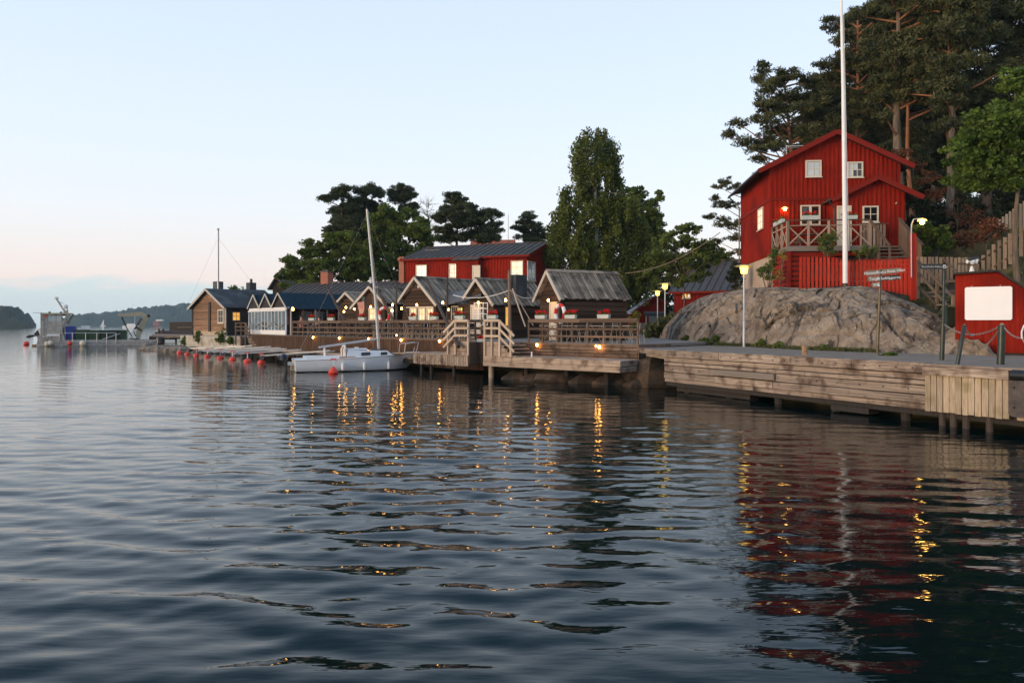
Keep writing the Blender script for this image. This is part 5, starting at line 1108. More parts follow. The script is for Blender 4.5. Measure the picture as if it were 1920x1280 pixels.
# stones along the shore
ST = pm('shore_stone', (.10, .085, .07), (.30, .26, .21), (1, 1, 1), 3, 'Object', .9, .6)
mb = MB(); rs = random.Random(12)
for k in range(280):
    f = rs.random(); px = 272+f*195; d = float(np.interp(px, [272, 330, 400, 467], [70.5, 66.8, 62.8, 60.0]))+rs.uniform(-.9, 4.2); boulder(mb, ((px-960)/F*d, d, rs.uniform(-.10, .22)), rs.uniform(.22, .55), k, 1.3, 1, .7, 7, 5)
mb.build('shore_stones', ST, kind='stuff')['label'] = 'heap of grey shore stones below the concrete wall'
# ------------------------------------------------------------------ buildings behind
def wall_box(t, L, Wd, z0, ze, zr, m, ridge_axis='x'):
    """gable building: front wall along x at y=0, ridge along x"""
    MB().add([(0, 0, z0), (L, 0, z0), (L, Wd, z0), (0, Wd, z0), (0, 0, ze), (L, 0, ze), (L, Wd, ze), (0, Wd, ze), (0, Wd/2, zr), (L, Wd/2, zr)],
             [(0, 1, 5, 4), (2, 3, 7, 6), (0, 4, 8, 7, 3), (1, 2, 6, 9, 5), (4, 5, 9, 8), (8, 9, 6, 7), (0, 3, 2, 1)]).build('wall', m, t)
    mb = MB(); x = .1
    while x < L: mb.box(x-.025, x+.025, -.03, .005, z0, ze-.05); x += .26
    y = .15
    while y < Wd: mb.box(L-.005, L+.03, y-.025, y+.025, z0, zr-abs(y-Wd/2)/(Wd/2)*(zr-ze)-.08); y += .26
    mb.build('batten', m, t, kind='stuff')
def seam_roof(t, L, Wd, ze, zr, over=.35, m=SEAM, step=.55, trim=REDT, endo=.3):
    p = (zr-ze)/(Wd/2)
    for s in (-1, 1):
        yc = Wd/2; ye = yc+s*(Wd/2+over); z_e = ze-p*over; nr = Vector((0, s*p, 1)).normalized(); nr2 = (0, s*p, 1)
        a = Vector((L/2, yc, zr))+nr*.06; b = Vector((L/2, ye, z_e))+nr*.06
        MB().beam(a, b, L+2*endo, .07, nr2).build('roof', m, t)
        mb = MB(); x = -endo+.1
        while x < L+endo: mb.beam(Vector((x, yc, zr))+nr*.12, Vector((x, ye, z_e))+nr*.12, .045, .06, nr2); x += step
        mb.build('roof_seam', m, t, kind='stuff')
    MB().box(-endo, L+endo, -over-.05, -over, ze-p*over-.10, ze-p*over+.06).build('eaves_board', trim, t)
    MB().box(-endo, L+endo, Wd/2-.12, Wd/2+.12, zr+.08, zr+.14).build('ridge_cap', m, t)
    for s in (-1, 1): MB().beam((L+endo+.02, Wd/2, zr-.06), (L+endo+.02, Wd/2+s*(Wd/2+over), ze-p*over-.06), .05, .22, (0, 0, 1)).build('bargeboard', trim, t)
rb_ = thing('red_building', 'long red two-storey building with dark seamed roof and lit windows behind the huts', 'building', (-8.9, 62.0, 0), R(-23))
wall_box(rb_, 10.9, 8.1, 1.4, 7.76, 9.0, RED); seam_roof(rb_, 10.9, 8.1, 7.80, 9.08, .3)
MB().box(5.05, 7.0, -.55, -.02, 1.4, 7.55).build('bay_wall', RED, rb_); MB().beam((6.02, .3, 7.93), (6.02, -.95, 7.50), 2.3, .07, (0, -.33, 1)).build('bay_roof', SEAM, rb_)
MB().box(-.50, -.03, -.12, .5, 1.4, 8.0).box(-.58, .0, -.2, .58, 7.7, 7.9).build('brick_pier', BRICK, rb_)
win_at(rb_, 780, 800.5, 497, 519.5, -.03, LITW, nx=2, nz=3); win_at(rb_, 842, 863.5, 494.5, 521, -.03, [GLASSG, LITW, GLASSG, LITW, GLASSG, LITW], nx=2, nz=3, label='window with one sash open')
win_at(rb_, 958, 981, 489, 523, -.03, LITW, nx=2, nz=3)
a = hit(rb_, 893.5, 523, 'y', -.56); door(rb_, Mw(a.x, -.57, a.z-.9), .55, 1.9, CREAM)
MB().tube([(4.95, -.12, 7.5), (5.0, -.12, 7.2), (5.0, -.12, 2)], .05, 6).build('downpipe', DSTEEL, rb_)
a = hit(rb_, 995.5, 508, 'x', 10.9); window(rb_, Mw(10.93, a.y, a.z, R(90)), 1.7, 1.5, GLASSG, 2, 3, frame=CREAM)
MB().box(.4, 1.9, 2.6, 3.4, 8.4, 8.8).build('skylight', SLATEB, rb_)
dl = thing('long_building', 'long low dark-roofed building behind the navy awning with a brick chimney', 'building', (-20.3, 63.8, 0), R(-23))
wall_box(dl, 12.6, 6.2, 1.4, 4.6, 5.85, REDD); seam_roof(dl, 12.6, 6.2, 4.64, 5.9, .4, trim=W_DARK)
a = hit(dl, 613, 530, 'y', 3.3); c_ = MB().box(a.x-.38, a.x+.38, 2.9, 3.7, 5.2, 6.95).build('chimney', BRICK, dl); MB().box(a.x-.44, a.x+.44, 2.84, 3.76, 6.952, 7.05).build('chimney_cap', DSTEEL, c_)
a = hit(dl, 697, 528, 'y', 3.0); MB().lathe([(.2, 5.6), (.2, 6.25), (.27, 6.3), (.1, 6.42)], 12, (a.x, 3.0, 0)).build('roof_vent', GALV, dl)
bn_ = thing('red_barn', 'dark red barn with grey seamed roof half hidden by the rock', 'barn', (12.6, 58, 0), R(-33))
wall_box(bn_, 8.0, 7.0, 1.4, 5.05, 7.3, REDD); seam_roof(bn_, 8.0, 7.0, 5.1, 7.4, .4, m=SLATEB)
win_at(bn_, 1280, 1295, 548, 559, -.03, [LITO, GLASS], nx=2, nz=1)
rs_ = thing('small_red_shed', 'small red gabled shed with dark canopy over a pale door at the path end', 'shed', (P(1178, 600, 75).x+.6, 75, 1.45), 0)
xx = P(1225, 600, 75).x-rs_.location.x; hr_ = 5.15-1.45
MB().prism([(0, 0), (xx+1.1, 0), (xx+1.1, hr_-.65), (xx, hr_-.12), (0, hr_-1.52)], 0, 4).build('wall', RED, rs_)
for (x1, z1) in ((-.5, hr_-1.70), (xx+1.5, hr_-.72)):
    MB().beam((xx, 1.9, hr_), (x1, 1.9, z1), 4.4, .08, (0, 0, 1)).build('roof', SLATEB, rs_); plank('bargeboard', REDT, rs_, (xx, -.34, hr_-.05), (x1, -.34, z1-.05), .2, .04, (0, -1, 0))
a = hit(rs_, 1226, 620, 'y', 0); door(rs_, Mw(a.x, -.02, .05), .85, 1.9, PLANTER, 'pale grey-green door')
MB().beam((a.x-.05, -.5, 2.2), (a.x-.05, -1.0, 2.0), 2.1, .1, (0, -.4, 1)).box(a.x-1.1, a.x+1.0, -1.1, -1.02, 1.75, 2.02).build('canopy', SLATEB, rs_); MB().box(a.x-1.0, a.x-.9, -1.05, -.96, .0, 1.76).build('post', CREAM, rs_)
th_ = thing('roof_house', 'distant house with orange tiled roof peeping behind the pines', 'house', (-6.2, 112, 8.5), R(-8))
wall_box(th_, 6.0, 5.0, -6.5, 4.2, 6.6, REDD); 
for s in (-1, 1): MB().beam((3, 2.5, 6.72), (3, 2.5+s*3, 4.2), 6.8, .15, (0, s*.9, 1)).build('roof', TILE, th_)
MB().box(.6, 1.5, 1.6, 2.4, 5.5, 8.3).build('chimney', TILE, th_)
an = thing('aerial', 'thin aerial mast beside the orange tiled roof', 'aerial', P(953, 458, 108)); MB().cyl((0, 0, -6), (0, 0, 4.3), .05, .03, 6).build('pole', DSTEEL, an)
lg = thing('gable_house', 'dark red gable end peeping out left of the leafy cherry tree', 'house', P(522, 541, 92), R(-30))
MB().prism([(-1.0, -5), (1.0, -5), (1.0, .4), (0, 1.5), (-1.0, .3)], 0, 5).build('wall', W_LOG, lg)
for (x1, z1) in ((-1.5, -.1), (1.4, .0)): MB().beam((0, 2.4, 1.55), (x1, 2.4, z1), 5.6, .15, (0, 0, 1)).build('roof', SEAM, lg)

# ------------------------------------------------------------------ leaning poles of the terrace
def pole(label, p, q, r0=.06, r1=.045, m=W_POLE, group='dark poles on the terrace'):
    t = thing('wooden_pole', label, 'pole', p, 0, group); MB().tube([Vector((0, 0, 0)), (Vector(q)-Vector(p))*.5+Vector((0, 0, -.03)), Vector(q)-Vector(p)], [r0, (r0+r1)/2, r1], 8).build('shaft', m, t, smooth=True); return t
pole('leaning dark spar in front of the navy awning', P(652, 611, 46.6), P(612, 534, 47.4), .10, .07)
pole('leaning dark spar just right of the boat mast', P(743, 612, 42.4), P(708, 541, 43.4), .10, .07)
pole('longest leaning dark spar reaching down to the boarding stairs', P(860, 650, 33.9), P(800, 524, 38.6), .095, .07)
pole('upright dark pole right of the boat mast between two bulbs', P(743.5, 633, 42.2), P(743.5, 529, 42.2), .055, .045)
pole('upright dark pole before the three lit windows hut', P(838.5, 612, 39.2), P(838.5, 520, 39.2), .055, .045)
pole('upright brown pole rigged with white ropes before the chimney hut', P(956, 632, 34.4), P(954.5, 508, 34.4), .085, .055, W_RAIL)
pole('thin pale spar leaning from the rigged pole to the terrace rail', P(985, 612, 33.5), P(961, 541, 34.2), .035, .03, W_GREY); pole('thinner pale spar leaning right of the rigged pole', P(1000, 610, 33.6), P(962, 543, 34.3), .025, .02, W_GREY)
for (lb, a, b, s) in (('white rope from the rigged pole to the middle hut gable', P(955, 544, 34.35), P(850, 553, 41), .25), ('white rope from the rigged pole towards the right hut', P(957, 544, 34.35), P(1003, 556, 37), .2)):
    t = thing('rope', lb, 'rope', (0, 0, 0), 0, 'ropes of the rigged pole'); MB().tube([a.lerp(b, i/10)-Vector((0, 0, s*4*(i/10)*(1-i/10))) for i in range(11)], .018, 5).build('line', WHITE, t)
ov = thing('overhead_cable', 'thin grey overhead cable slung through the light tree', 'cable', (0, 0, 0)); a, b = P(1172, 512, 48), P(1350, 436, 41); MB().tube([a.lerp(b, i/12)-Vector((0, 0, .5*4*(i/12)*(1-i/12))) for i in range(13)], .022, 5).build('line', W_GREY, ov)

# ------------------------------------------------------------------ bulbs strung along the terrace
BL = [(587, 632, None, 'first glowing bulb on the brown skirt counting from the glazed veranda'), (636, 633.5, None, 'second glowing bulb on the brown skirt, under the leaning spar'), (691, 635, None, 'third glowing bulb on the brown skirt, left of the mast'),
      (752, 637, None, 'fourth glowing bulb on the brown skirt, right of the mast'), (824, 639, None, 'last glowing bulb on the brown skirt beside the boarding stairs'),
      (549, 579, 50.6, 'large glowing bulb at the corner of navy awning and veranda'), (645, 584, 47.5, 'lower bulb of the pair hanging at the smallest hut'), (648.5, 576, 47.9, 'upper bulb of the pair hanging at the smallest hut'), (664, 579, 47.0, 'glowing bulb left of the green door in the smallest hut'),
      (695, 575, 46.5, 'glowing bulb over the lit window behind the boat mast'), (736, 571, 42.5, 'upper bulb of the pair at the upright pole'), (735, 582, 42.4, 'lower bulb of the pair at the upright pole'), (753, 578, 42.3, 'glowing bulb right of the upright pole under the wide gable'),
      (781.5, 571, 44.6, 'glowing bulb over the three lit windows'), (830, 567, 40.0, 'glowing bulb under the lean-to roof corner'), (840, 580, 39.3, 'low glowing bulb on the pole beside the lean-to window'), (897, 567, 40.5, 'glowing bulb under the chimney hut gable'),
      (948, 562, 34.6, 'glowing bulb beside the rigged pole under the plank eaves'), (1028, 562.5, 35.6, 'glowing wall bulb above the door of the terrace end hut'),
      (743.5, 628, 40.8, 'tiny pale bulb at the foot of the upright pole'), (1007, 646, 30.9, 'glowing bulb on the right-hand terrace boards, left one'), (1124, 650, 29.0, 'brighter bulb of the close pair on the right-hand terrace boards'), (1117.5, 648, 29.4, 'fainter bulb of the close pair on the right-hand terrace boards')]
for (px, py, d, lb) in BL:
    if d is None:
        a = hit(td, px, py, 'y', 3.0)
        for _ in range(3): a = hit(td, px, py, 'y', v_sk(a.x)-.16)
        p = MT @ a
    else: p = P(px, py, d)
    if 1000 < px < 1020 or px > 1100: a = hit(td, px, py, 'y', 1.55); p = MT @ a
    t = thing('string_bulb', lb, 'light bulb', p, 0, 'bulbs strung along the terrace'); s = .42 if 742 < px < 745 or 1117 < px < 1118 else (1.0 if px == 549 else .64)
    MB().lathe([(.03*s, .10*s), (.075*s, .02*s), (.085*s, -.04*s), (.05*s, -.11*s)], 10).build('globe', BULB, t, smooth=True); MB().cyl((0, 0, .09*s), (0, 0, .20*s), .035*s, n=8).build('socket', BLACK, t)

# ------------------------------------------------------------------ flower boxes of the terrace
GP = 'red flower boxes on the terrace'
for i, (px, py, v, lb) in enumerate([(585, 602, None, 'red flower box under the navy awning, left one'), (621, 602, None, 'red flower box under the navy awning, right one'), (679, 602, None, 'red flower box left of the boat mast on the rail'), (775, 601, None, 'red flower box below the three lit windows, left one'), (813, 601, None, 'red flower box below the three lit windows, right one')]):
    a = hit(td, px, py, 'y', 3.0)
    for _ in range(3): a = hit(td, px, py, 'y', v_sk(a.x)+.1)
    planter(lb, MT @ Vector((a.x, v_sk(a.x)+.10, ZD+1.05)), TR, .62, .17, seed=10+i, group=GP, full=1.5)
for i, (px, v, lb) in enumerate([(862, .62, 'red flower box left of the shade-toned gate'), (923, .35, 'red flower box right of the shade-toned gate'), (1014, 1.75, 'red flower box before the terrace end hut door'), (1070, 1.75, 'red flower box at the porch post of the terrace end hut'), (1132, 1.75, 'red flower box farthest right on the terrace rail')]):
    a = hit(td, px, 600, 'y', v); planter(lb, MT @ Vector((a.x, v, ZD+1.05)), TR, .58, .16, seed=20+i, group=GP, full=1.5)
fl = thing('flower_bunch', 'bunch of red flowers low behind the shade-toned gate', 'flowers', MT @ Vector((hit(td, 902, 630, 'y', .4).x, .4, ZD+.13))); r_ = np.random.default_rng(3)
V, Fq, T = leaves(np.stack([r_.uniform(-.10, .10, 9), r_.uniform(-.04, .04, 9), r_.uniform(.02, .12, 9)], -1), np.full((9, 3), .06), 18, .07, seed=9); npmesh('flowers', V, Fq, FLOWER, fl, attr=T)['kind'] = 'stuff'; box('tray', PLANTER, fl, -.18, .18, -.07, .07, -.12, .02)
# lifebuoys
def lifebuoy(label, p, rz, r=.36):
    t = thing('lifebuoy', label, 'lifebuoy', p, rz, 'lifebuoys on the huts')
    for k in range(8):
        a0, a1 = k*math.pi/4, (k+1)*math.pi/4; MB().tube([(r*math.cos(a0+(a1-a0)*i/4), 0, r*math.sin(a0+(a1-a0)*i/4)) for i in range(5)], .085, 8).build('segment', REDS if k % 2 else WHITE, t, smooth=True)
lifebuoy('red and white lifebuoy right of the boat mast', P(720.5, 590, 44.2), R(-35), .42); lifebuoy('red and white lifebuoy beside the terrace end hut door', P(1050, 588, 34.2), R(-64), .40)
# tray on post, flower tub
tr = thing('tray_post', 'flat pale tray on a thin red post beyond the terrace rail', 'table', P(1173, 618, 38)); MB().cyl((0, 0, -.6), (0, 0, .78), .035, n=8).build('post', REDT, tr); MB().box(-.28, .28, -.2, .2, .80, .85).build('tray', CREAM, tr)
# chairs and tables behind the rail
def chair(label, p, rz, m1, m2):
    t = thing('cafe_chair', label, 'chair', p, rz, 'cafe chairs on the terrace')
    MB().box(-.2, .2, -.2, .2, .43, .46).build('seat', m1, t)
    for s in (-1, 1):
        MB().tube([(s*.19, .18, 0), (s*.18, .14, .45), (s*.18, .20, .86)], .016, 5).build('leg', m2, t); MB().tube([(s*.19, -.19, 0), (s*.18, -.17, .44)], .016, 5).build('leg', m2, t)
    MB().box(-.18, .18, .17, .20, .60, .86).build('backrest', m1, t)
def table(label, p, rz, m1, m2):
    t = thing('cafe_table', label, 'table', p, rz, 'cafe tables on the terrace'); MB().box(-.42, .42, -.36, .36, .72, .75).build('tabletop', m1, t)
    for sx in (-1, 1):
        MB().tube([(sx*.1, .28, 0), (sx*.26, -.24, .72)], .016, 5).build('leg', m2, t); MB().tube([(sx*.3, -.28, 0), (sx*.14, .24, .72)], .016, 5).build('leg', m2, t)
ords = ['first', 'second', 'third', 'fourth', 'fifth', 'sixth', 'seventh', 'eighth', 'ninth', 'tenth']
TW = pm('table_pale', (.45, .40, .33)); DKC = pm('chair_dark', (.02, .02, .03))
for i in range(9):
    u = -20.6+i*1.95; v = v_sk(u)+1.35
    if i in (3,): v += .1
    table('%s cafe table behind the left-hand railing counting from the veranda' % ords[i], MT @ Vector((u, v, ZD)), TR+R(8*(i % 3)), TW if i > 3 else W_RAIL, GALV)
    for s in (-1, 1): chair('dark cafe chair %s the %s table behind the left-hand railing' % ('left of' if s < 0 else 'right of', ords[i]), MT @ Vector((u+s*.62, v-.05*s, ZD)), TR-s*R(90), DKC, GALV if i > 3 else BLACK)
for i in range(4):
    u = 2.1+i*1.35; v = 2.75
    table('%s pale-legged table behind the right-hand railing counting from the stairs' % ords[i], MT @ Vector((u, v, ZD)), TR, TW, TW)
    chair('pale-legged chair beside the %s table behind the right-hand railing' % ords[i], MT @ Vector((u+.66, v-.1, ZD)), TR-R(90), W_RAIL, TW)
bnc = thing('garden_bench', 'wooden bench with slatted back before the smallest hut', 'bench', MT @ Vector((hit(td, 664, 605, 'y', 5.2).x, 5.2, ZD)), TR)
for k in range(7): box('slat', W_RAIL, bnc, -.75+k*.21, -.58+k*.21, -.02, .02, .45, 1.15)
for z in (.44, 1.16): box('rail', W_RAIL, bnc, -.8, .76, -.3 if z < 1 else -.03, .03, z-.03, z)
for x in (-.72, .68): box('leg', W_RAIL, bnc, x-.03, x+.03, -.28, -.22, 0, .41); box('leg', W_RAIL, bnc, x-.03, x+.03, -.02, .04, 0, .41)
def adopt(o, t):
    o.parent = t; o.matrix_parent_inverse = (Matrix.Translation(t.location) @ Matrix.Rotation(t.rotation_euler[2], 4, 'Z')).inverted()
    for k in ('category', 'label', 'group'):
        if k in o: del o[k]
sf = thing('lattice_door', 'white lattice door leaf', 'door', P(902, 598, 40.6), R(-20))
for i in range(4): box('bar', WHITE, sf, -.42+i*.26, -.38+i*.26, -.02, .02, -.35, .9)
for j in range(5): box('bar', WHITE, sf, -.42, .40, -.025, .025, -.35+j*.3, -.31+j*.3)
adopt(sf, h3)
gd = thing('green_door', 'dark green door leaf open at the smallest hut', 'door', P(682, 596, 47.0), R(-60)); box('leaf', DKGREEN, gd, -.3, .3, -.03, .03, -.5, 1.35)
adopt(gd, h1a); gd.name = 'door'
fg = thing('draped_cloth', 'faded pink cloth hanging by the green door', 'cloth', P(676.5, 577, 46.8), R(-30))
MB().add([(-.32, 0, .35), (.22, .05, .4), (.30, -.03, -.1), (.05, .06, -.5), (-.1, -.02, -.62), (-.18, .04, -.2), (-.32, .012, .352), (.22, .062, .402), (.30, -.018, -.098), (.05, .072, -.498), (-.1, -.008, -.618), (-.18, .052, -.198)],
         [(0, 1, 2, 3, 4, 5), (11, 10, 9, 8, 7, 6)]+[(i, i+6, (i+1) % 6+6, (i+1) % 6) for i in range(6)]).build('fabric', pm('pink_cloth', (.40, .16, .13), (.5, .3, .24), (1, 1, 1), 4), fg)
# seated guests under the awning
def person(label, p, rz, cloth, lean=.08):
    t = thing('person', label, 'person', p, rz, 'guests seated under the navy awning')
    pts = [(0, 0, .50), (0, .02-lean*.3, .75), (0, -lean, 1.02), (0, -lean-.01, 1.10), (0, -lean-.03, 1.22), (0, -lean-.03, 1.33),
           (.10, -.05, .50), (.12, -.45, .50), (.12, -.46, .06), (.12, -.60, .03), (-.10, -.05, .50), (-.12, -.45, .50), (-.12, -.46, .06), (-.12, -.60, .03),
           (.19, -lean, 1.0), (.25, -.10-lean, .78), (.14, -.40-lean, .80), (-.19, -lean, 1.0), (-.25, -.10-lean, .78), (-.14, -.40-lean, .80)]
    ed = [(0, 1), (1, 2), (2, 3), (3, 4), (4, 5), (0, 6), (6, 7), (7, 8), (8, 9), (0, 10), (10, 11), (11, 12), (12, 13), (2, 14), (14, 15), (15, 16), (2, 17), (17, 18), (18, 19)]
    rad = [.15, .14, .15, .06, .095, .08, .09, .075, .05, .04, .09, .075, .05, .04, .07, .052, .04, .07, .052, .04]
    me = bpy.data.meshes.new('body'); me.from_pydata(pts, ed, []); o = bpy.data.objects.new('body', me); col.objects.link(o); o.parent = t
    o.modifiers.new('skin', 'SKIN'); lay = me.skin_vertices[0] if me.skin_vertices else None
    for i, r_ in enumerate(rad): me.skin_vertices[0].data[i].radius = (r_, r_*(.8 if i < 3 else 1))
    me.skin_vertices[0].data[0].use_root = True; o.modifiers.new('sub', 'SUBSURF').levels = 2; o.modifiers['sub'].render_levels = 2
    dg = bpy.context.evaluated_depsgraph_get(); m2 = bpy.data.meshes.new_from_object(o.evaluated_get(dg)); o.modifiers.clear(); o.data = m2
    m2.materials.clear(); [m2.materials.append(x) for x in (cloth, SKIN, CLOTHD)]
    for f in m2.polygons:
        c = f.center; f.use_smooth = True
        f.material_index = 1 if c.z > 1.09 or (c.y < -.36-lean and c.z > .66) else (2 if c.z < .60 and c.y < .02 else 0)
    MB().sphere((0, -lean+.01, 1.31), .115, 10, 8, 1.0).build('hair', HAIR, t, smooth=True)
a = hit(td, 602, 605, 'y', 5.8); person('guest in a beige hooded top seated under the navy awning', MT @ Vector((a.x, v_sk(a.x)+1.9, ZD)), TR+R(-60), CLOTHS[0])
a = hit(td, 556, 610, 'y', 5.2); person('guest in a rose top leaning at the veranda end of the terrace', MT @ Vector((a.x+.2, v_sk(a.x)+1.2, ZD)), TR+R(60), CLOTHS[1], .16)
a = hit(td, 572, 605, 'y', 5.4); person('guest in a dark top seated between the rose and beige guests', MT @ Vector((a.x, v_sk(a.x)+2.0, ZD)), TR+R(-70), CLOTHS[2])

# ------------------------------------------------------------------ sailing boat
sb = thing('sailing_boat', 'white sailing boat with bare mast and dark outboard moored at the jetty', 'sailing boat', P(550, 697, 38.0).xy.to_3d(), R(21))
sb.location.z = 0; LB = 6.25; SBS = 1.085; sb.scale = (SBS, SBS, SBS)
def bsec(x):
    f = x/LB; b = 1.08*(1-max(0, (f-.38)/.62)**2.1)*(.86+.14*min(1, f/.3)); zs = .56+.10*f+.20*f*f; return max(b, .015), zs
V = []; nst = 22
mbh = MB(); vs = []; fs = []
for i in range(nst+1):
    f = i/nst; b, zs = bsec(f*LB)
    for (kb, kz) in ((1, 1), (1.0, .9), (.985, .5), (.93, .22), (.86, .07)):
        z = zs*kz; xs_ = f*LB-(0 if f < .7 else (f-.7)/.3*.95*(1-kz))+ (.06*(1-kz) if f < .2 else 0)
        vs.append((xs_, -b*kb*(1 if kz > .8 or f < .8 else 1-.30*(f-.8)/.2*(1-kz)), z))
nk = 5; n0 = len(vs)
vs2 = vs+[(x, -y, z) for x, y, z in vs]
for i in range(nst):
    for k in range(nk-1):
        a = i*nk+k; fs.append((a, a+1, a+nk+1, a+nk)); a += n0; fs.append((a, a+nk, a+nk+1, a+1))
fs.append(tuple(range(nk))+tuple(n0+k for k in range(nk-1, -1, -1)))
mbh.add(vs2, fs).build('hull', GEL, sb, smooth=True)
vb = []; fsb = []
for i in range(nst+1):
    f = i/nst; b, zs = bsec(f*LB); xs_ = f*LB-(0 if f < .7 else (f-.7)/.3*.95)+ (.06 if f < .2 else 0)
    for s in (-1, 1): vb.append((xs_, s*b*.855*(1 if f < .8 else 1-.30*(f-.8)/.2), zs*.075)); vb.append((xs_, s*b*.5, -.3))
for i in range(nst):
    a = i*4; fsb += [(a, a+1, a+5, a+4), (a+2, a+6, a+7, a+3)]
fsb.append((0, 2, 3, 1))
MB().add(vb, fsb).build('boot_stripe', BLACK, sb)
dvs = []; dfs = []
for i in range(nst+1):
    b, zs = bsec(i/nst*LB); dvs += [(i/nst*LB, -b, zs-.01), (i/nst*LB, 0, zs+.035), (i/nst*LB, b, zs-.01)]
for i in range(nst): a = i*3; dfs += [(a, a+3, a+4, a+1), (a+1, a+4, a+5, a+2)]
MB().add(dvs, dfs).build('deck', WHITE, sb)
mb = MB()
for s in (-1, 1): mb.tube([(i/nst*LB, s*(bsec(i/nst*LB)[0]+.01), bsec(i/nst*LB)[1]) for i in range(nst+1)], .028, 5)
mb.build('rubbing_strake', WHITE, sb)
def cabin(x0, x1, zb, zt, wb, wt, x0t, x1t, name, m):
    return MB().add([(x0, -wb, zb), (x1, -wb*.72, zb+.05), (x1, wb*.72, zb+.05), (x0, wb, zb), (x0t, -wt, zt), (x1t, -wt*.72, zt-.06), (x1t, wt*.72, zt-.06), (x0t, wt, zt)],
                    [(0, 3, 2, 1), (4, 5, 6, 7), (0, 1, 5, 4), (1, 2, 6, 5), (2, 3, 7, 6), (3, 0, 4, 7)]).build(name, m, sb)
cb = cabin(2.35, 4.65, .58, 1.00, .82, .66, 2.45, 4.35, 'cabin', GEL)
cabin(4.3, 5.1, .66, .82, .52, .40, 4.3, 4.95, 'fore_cabin', GEL)
for (x0, x1) in ((3.05, 3.48), (3.98, 4.32)):
    MB().add([(x0, -.80+.05*(x0-3), .74), (x1, -.80+.13*(x1-3), .76), (x1, -.74+.13*(x1-3), .885), (x0, -.745+.05*(x0-3), .875)], [(0, 1, 2, 3)]).add([(x0, -.77+.05*(x0-3), .74), (x1, -.77+.13*(x1-3), .76), (x1, -.71+.13*(x1-3), .885), (x0, -.715+.05*(x0-3), .875)], [(3, 2, 1, 0)]).build('cabin_window', BLACK, sb)
WOODB = pm('boat_wood', (.32, .15, .06), (.45, .24, .11), (1, 1, 6), 4)
MB().box(2.28, 2.33, -.24, .24, .50, 1.10).build('companion_door', WOODB, sb); MB().box(2.27, 2.34, -.62, -.25, .50, 1.06).box(2.27, 2.34, .25, .62, .5, 1.06).build('bulkhead', GEL, sb)
MB().tube([(2.3, -.5, 1.0), (2.34, -.32, 1.16), (2.38, 0, 1.21), (2.34, .32, 1.16), (2.3, .5, 1.0)], .05, 6).build('hatch_arch', WHITE, sb); MB().box(2.5, 3.4, -.36, .36, 1.0, 1.06).box(2.9, 3.0, -.3, .3, 1.06, 1.12).build('hatch', GEL, sb); MB().box(3.6, 4.2, -.3, .3, .96, 1.01).build('hatch', BLACK, sb)
for s in (-1, 1): MB().box(.5, 2.26, s*.62-.10, s*.62+.10, .5, .72).build('coaming', GEL, sb)
MB().box(.45, 2.26, -.5, .5, .30, .42).build('cockpit_floor', BLACK, sb); MB().box(2.0, 2.75, -.98, -.88, .62, .70).build('locker', WOODB, sb)
MX = 4.02; mast_top = Vector((MX-.58, 0, 7.8))
MB().tube([(MX, 0, .95), (MX-.16, 0, 3.4), mast_top], [.075, .07, .05], 10).build('mast', GALV, sb, smooth=True); MB().cyl(mast_top, mast_top+Vector((-.02, 0, .12)), .02, n=6).build('mast_cap', BLACK, sb)
MB().beam((MX-.18, -.55, 4.0), (MX-.18, .55, 4.0), .03, .03).build('spreader', GALV, sb)
MB().cyl((MX-.06, 0, 1.50), (1.15, -.05, 1.12), .055, .05, 8).build('boom', GALV, sb); MB().cyl((1.45, 0, .58), (1.42, 0, 1.12), .05, n=8).build('boom_crutch', WHITE, sb)
for (a, b) in (((MX-.56, 0, 7.6), (LB-.1, 0, .90)), ((MX-.56, 0, 7.6), (.1, 0, .6)), ((MX-.18, -.55, 4.0), (3.9, -.9, .72)), ((MX-.18, .55, 4.0), (3.9, .9, .72)), ((MX-.56, 0, 7.6), (MX-.18, -.55, 4.0)), ((MX-.56, 0, 7.6), (MX-.18, .55, 4.0))): MB().cyl(a, b, .0025, n=4).build('stay', GALV, sb)
MB().tube([(5.15, -.62, .78), (5.2, -.6, 1.25), (5.9, -.25, 1.33), (6.15, 0, 1.34), (5.9, .25, 1.33), (5.2, .6, 1.25), (5.15, .62, .78)], .02, 6).tube([(5.8, -.3, .82), (5.95, -.22, 1.32)], .016, 5).tube([(5.8, .3, .82), (5.95, .22, 1.32)], .016, 5).tube([(6.2, 0, .84), (6.14, 0, 1.34)], .016, 5).tube([(6.25, -.02, .85), (6.38, 0, 1.22)], .018, 5).build('pulpit', GALV, sb)
ob = thing('outboard_motor', 'dark blue outboard motor tilted on the sailing boat stern', 'outboard motor', sb.location, sb.rotation_euler[2]); ob.scale = (SBS, SBS, SBS)
MB().lathe([(.06, -.16), (.16, -.12), (.18, .06), (.10, .17), (.03, .19)], 12, (-.42, -.1, .66)).build('cowling', pm('outboard_blue', (.010, .014, .03), (.02, .025, .05), (1, 1, 1), 5, 'Object', .3), ob, smooth=True)
MB().tube([(-.40, -.1, .55), (-.33, -.1, .2), (-.30, -.1, -.25)], [.075, .06, .05], 8).build('leg', BLACK, ob); MB().box(-.25, .04, -.25, .05, .30, .46).build('bracket', GALV, ob); MB().box(-.1, .03, .15, .42, .02, .42).build('stern_bracket', ALU, ob)
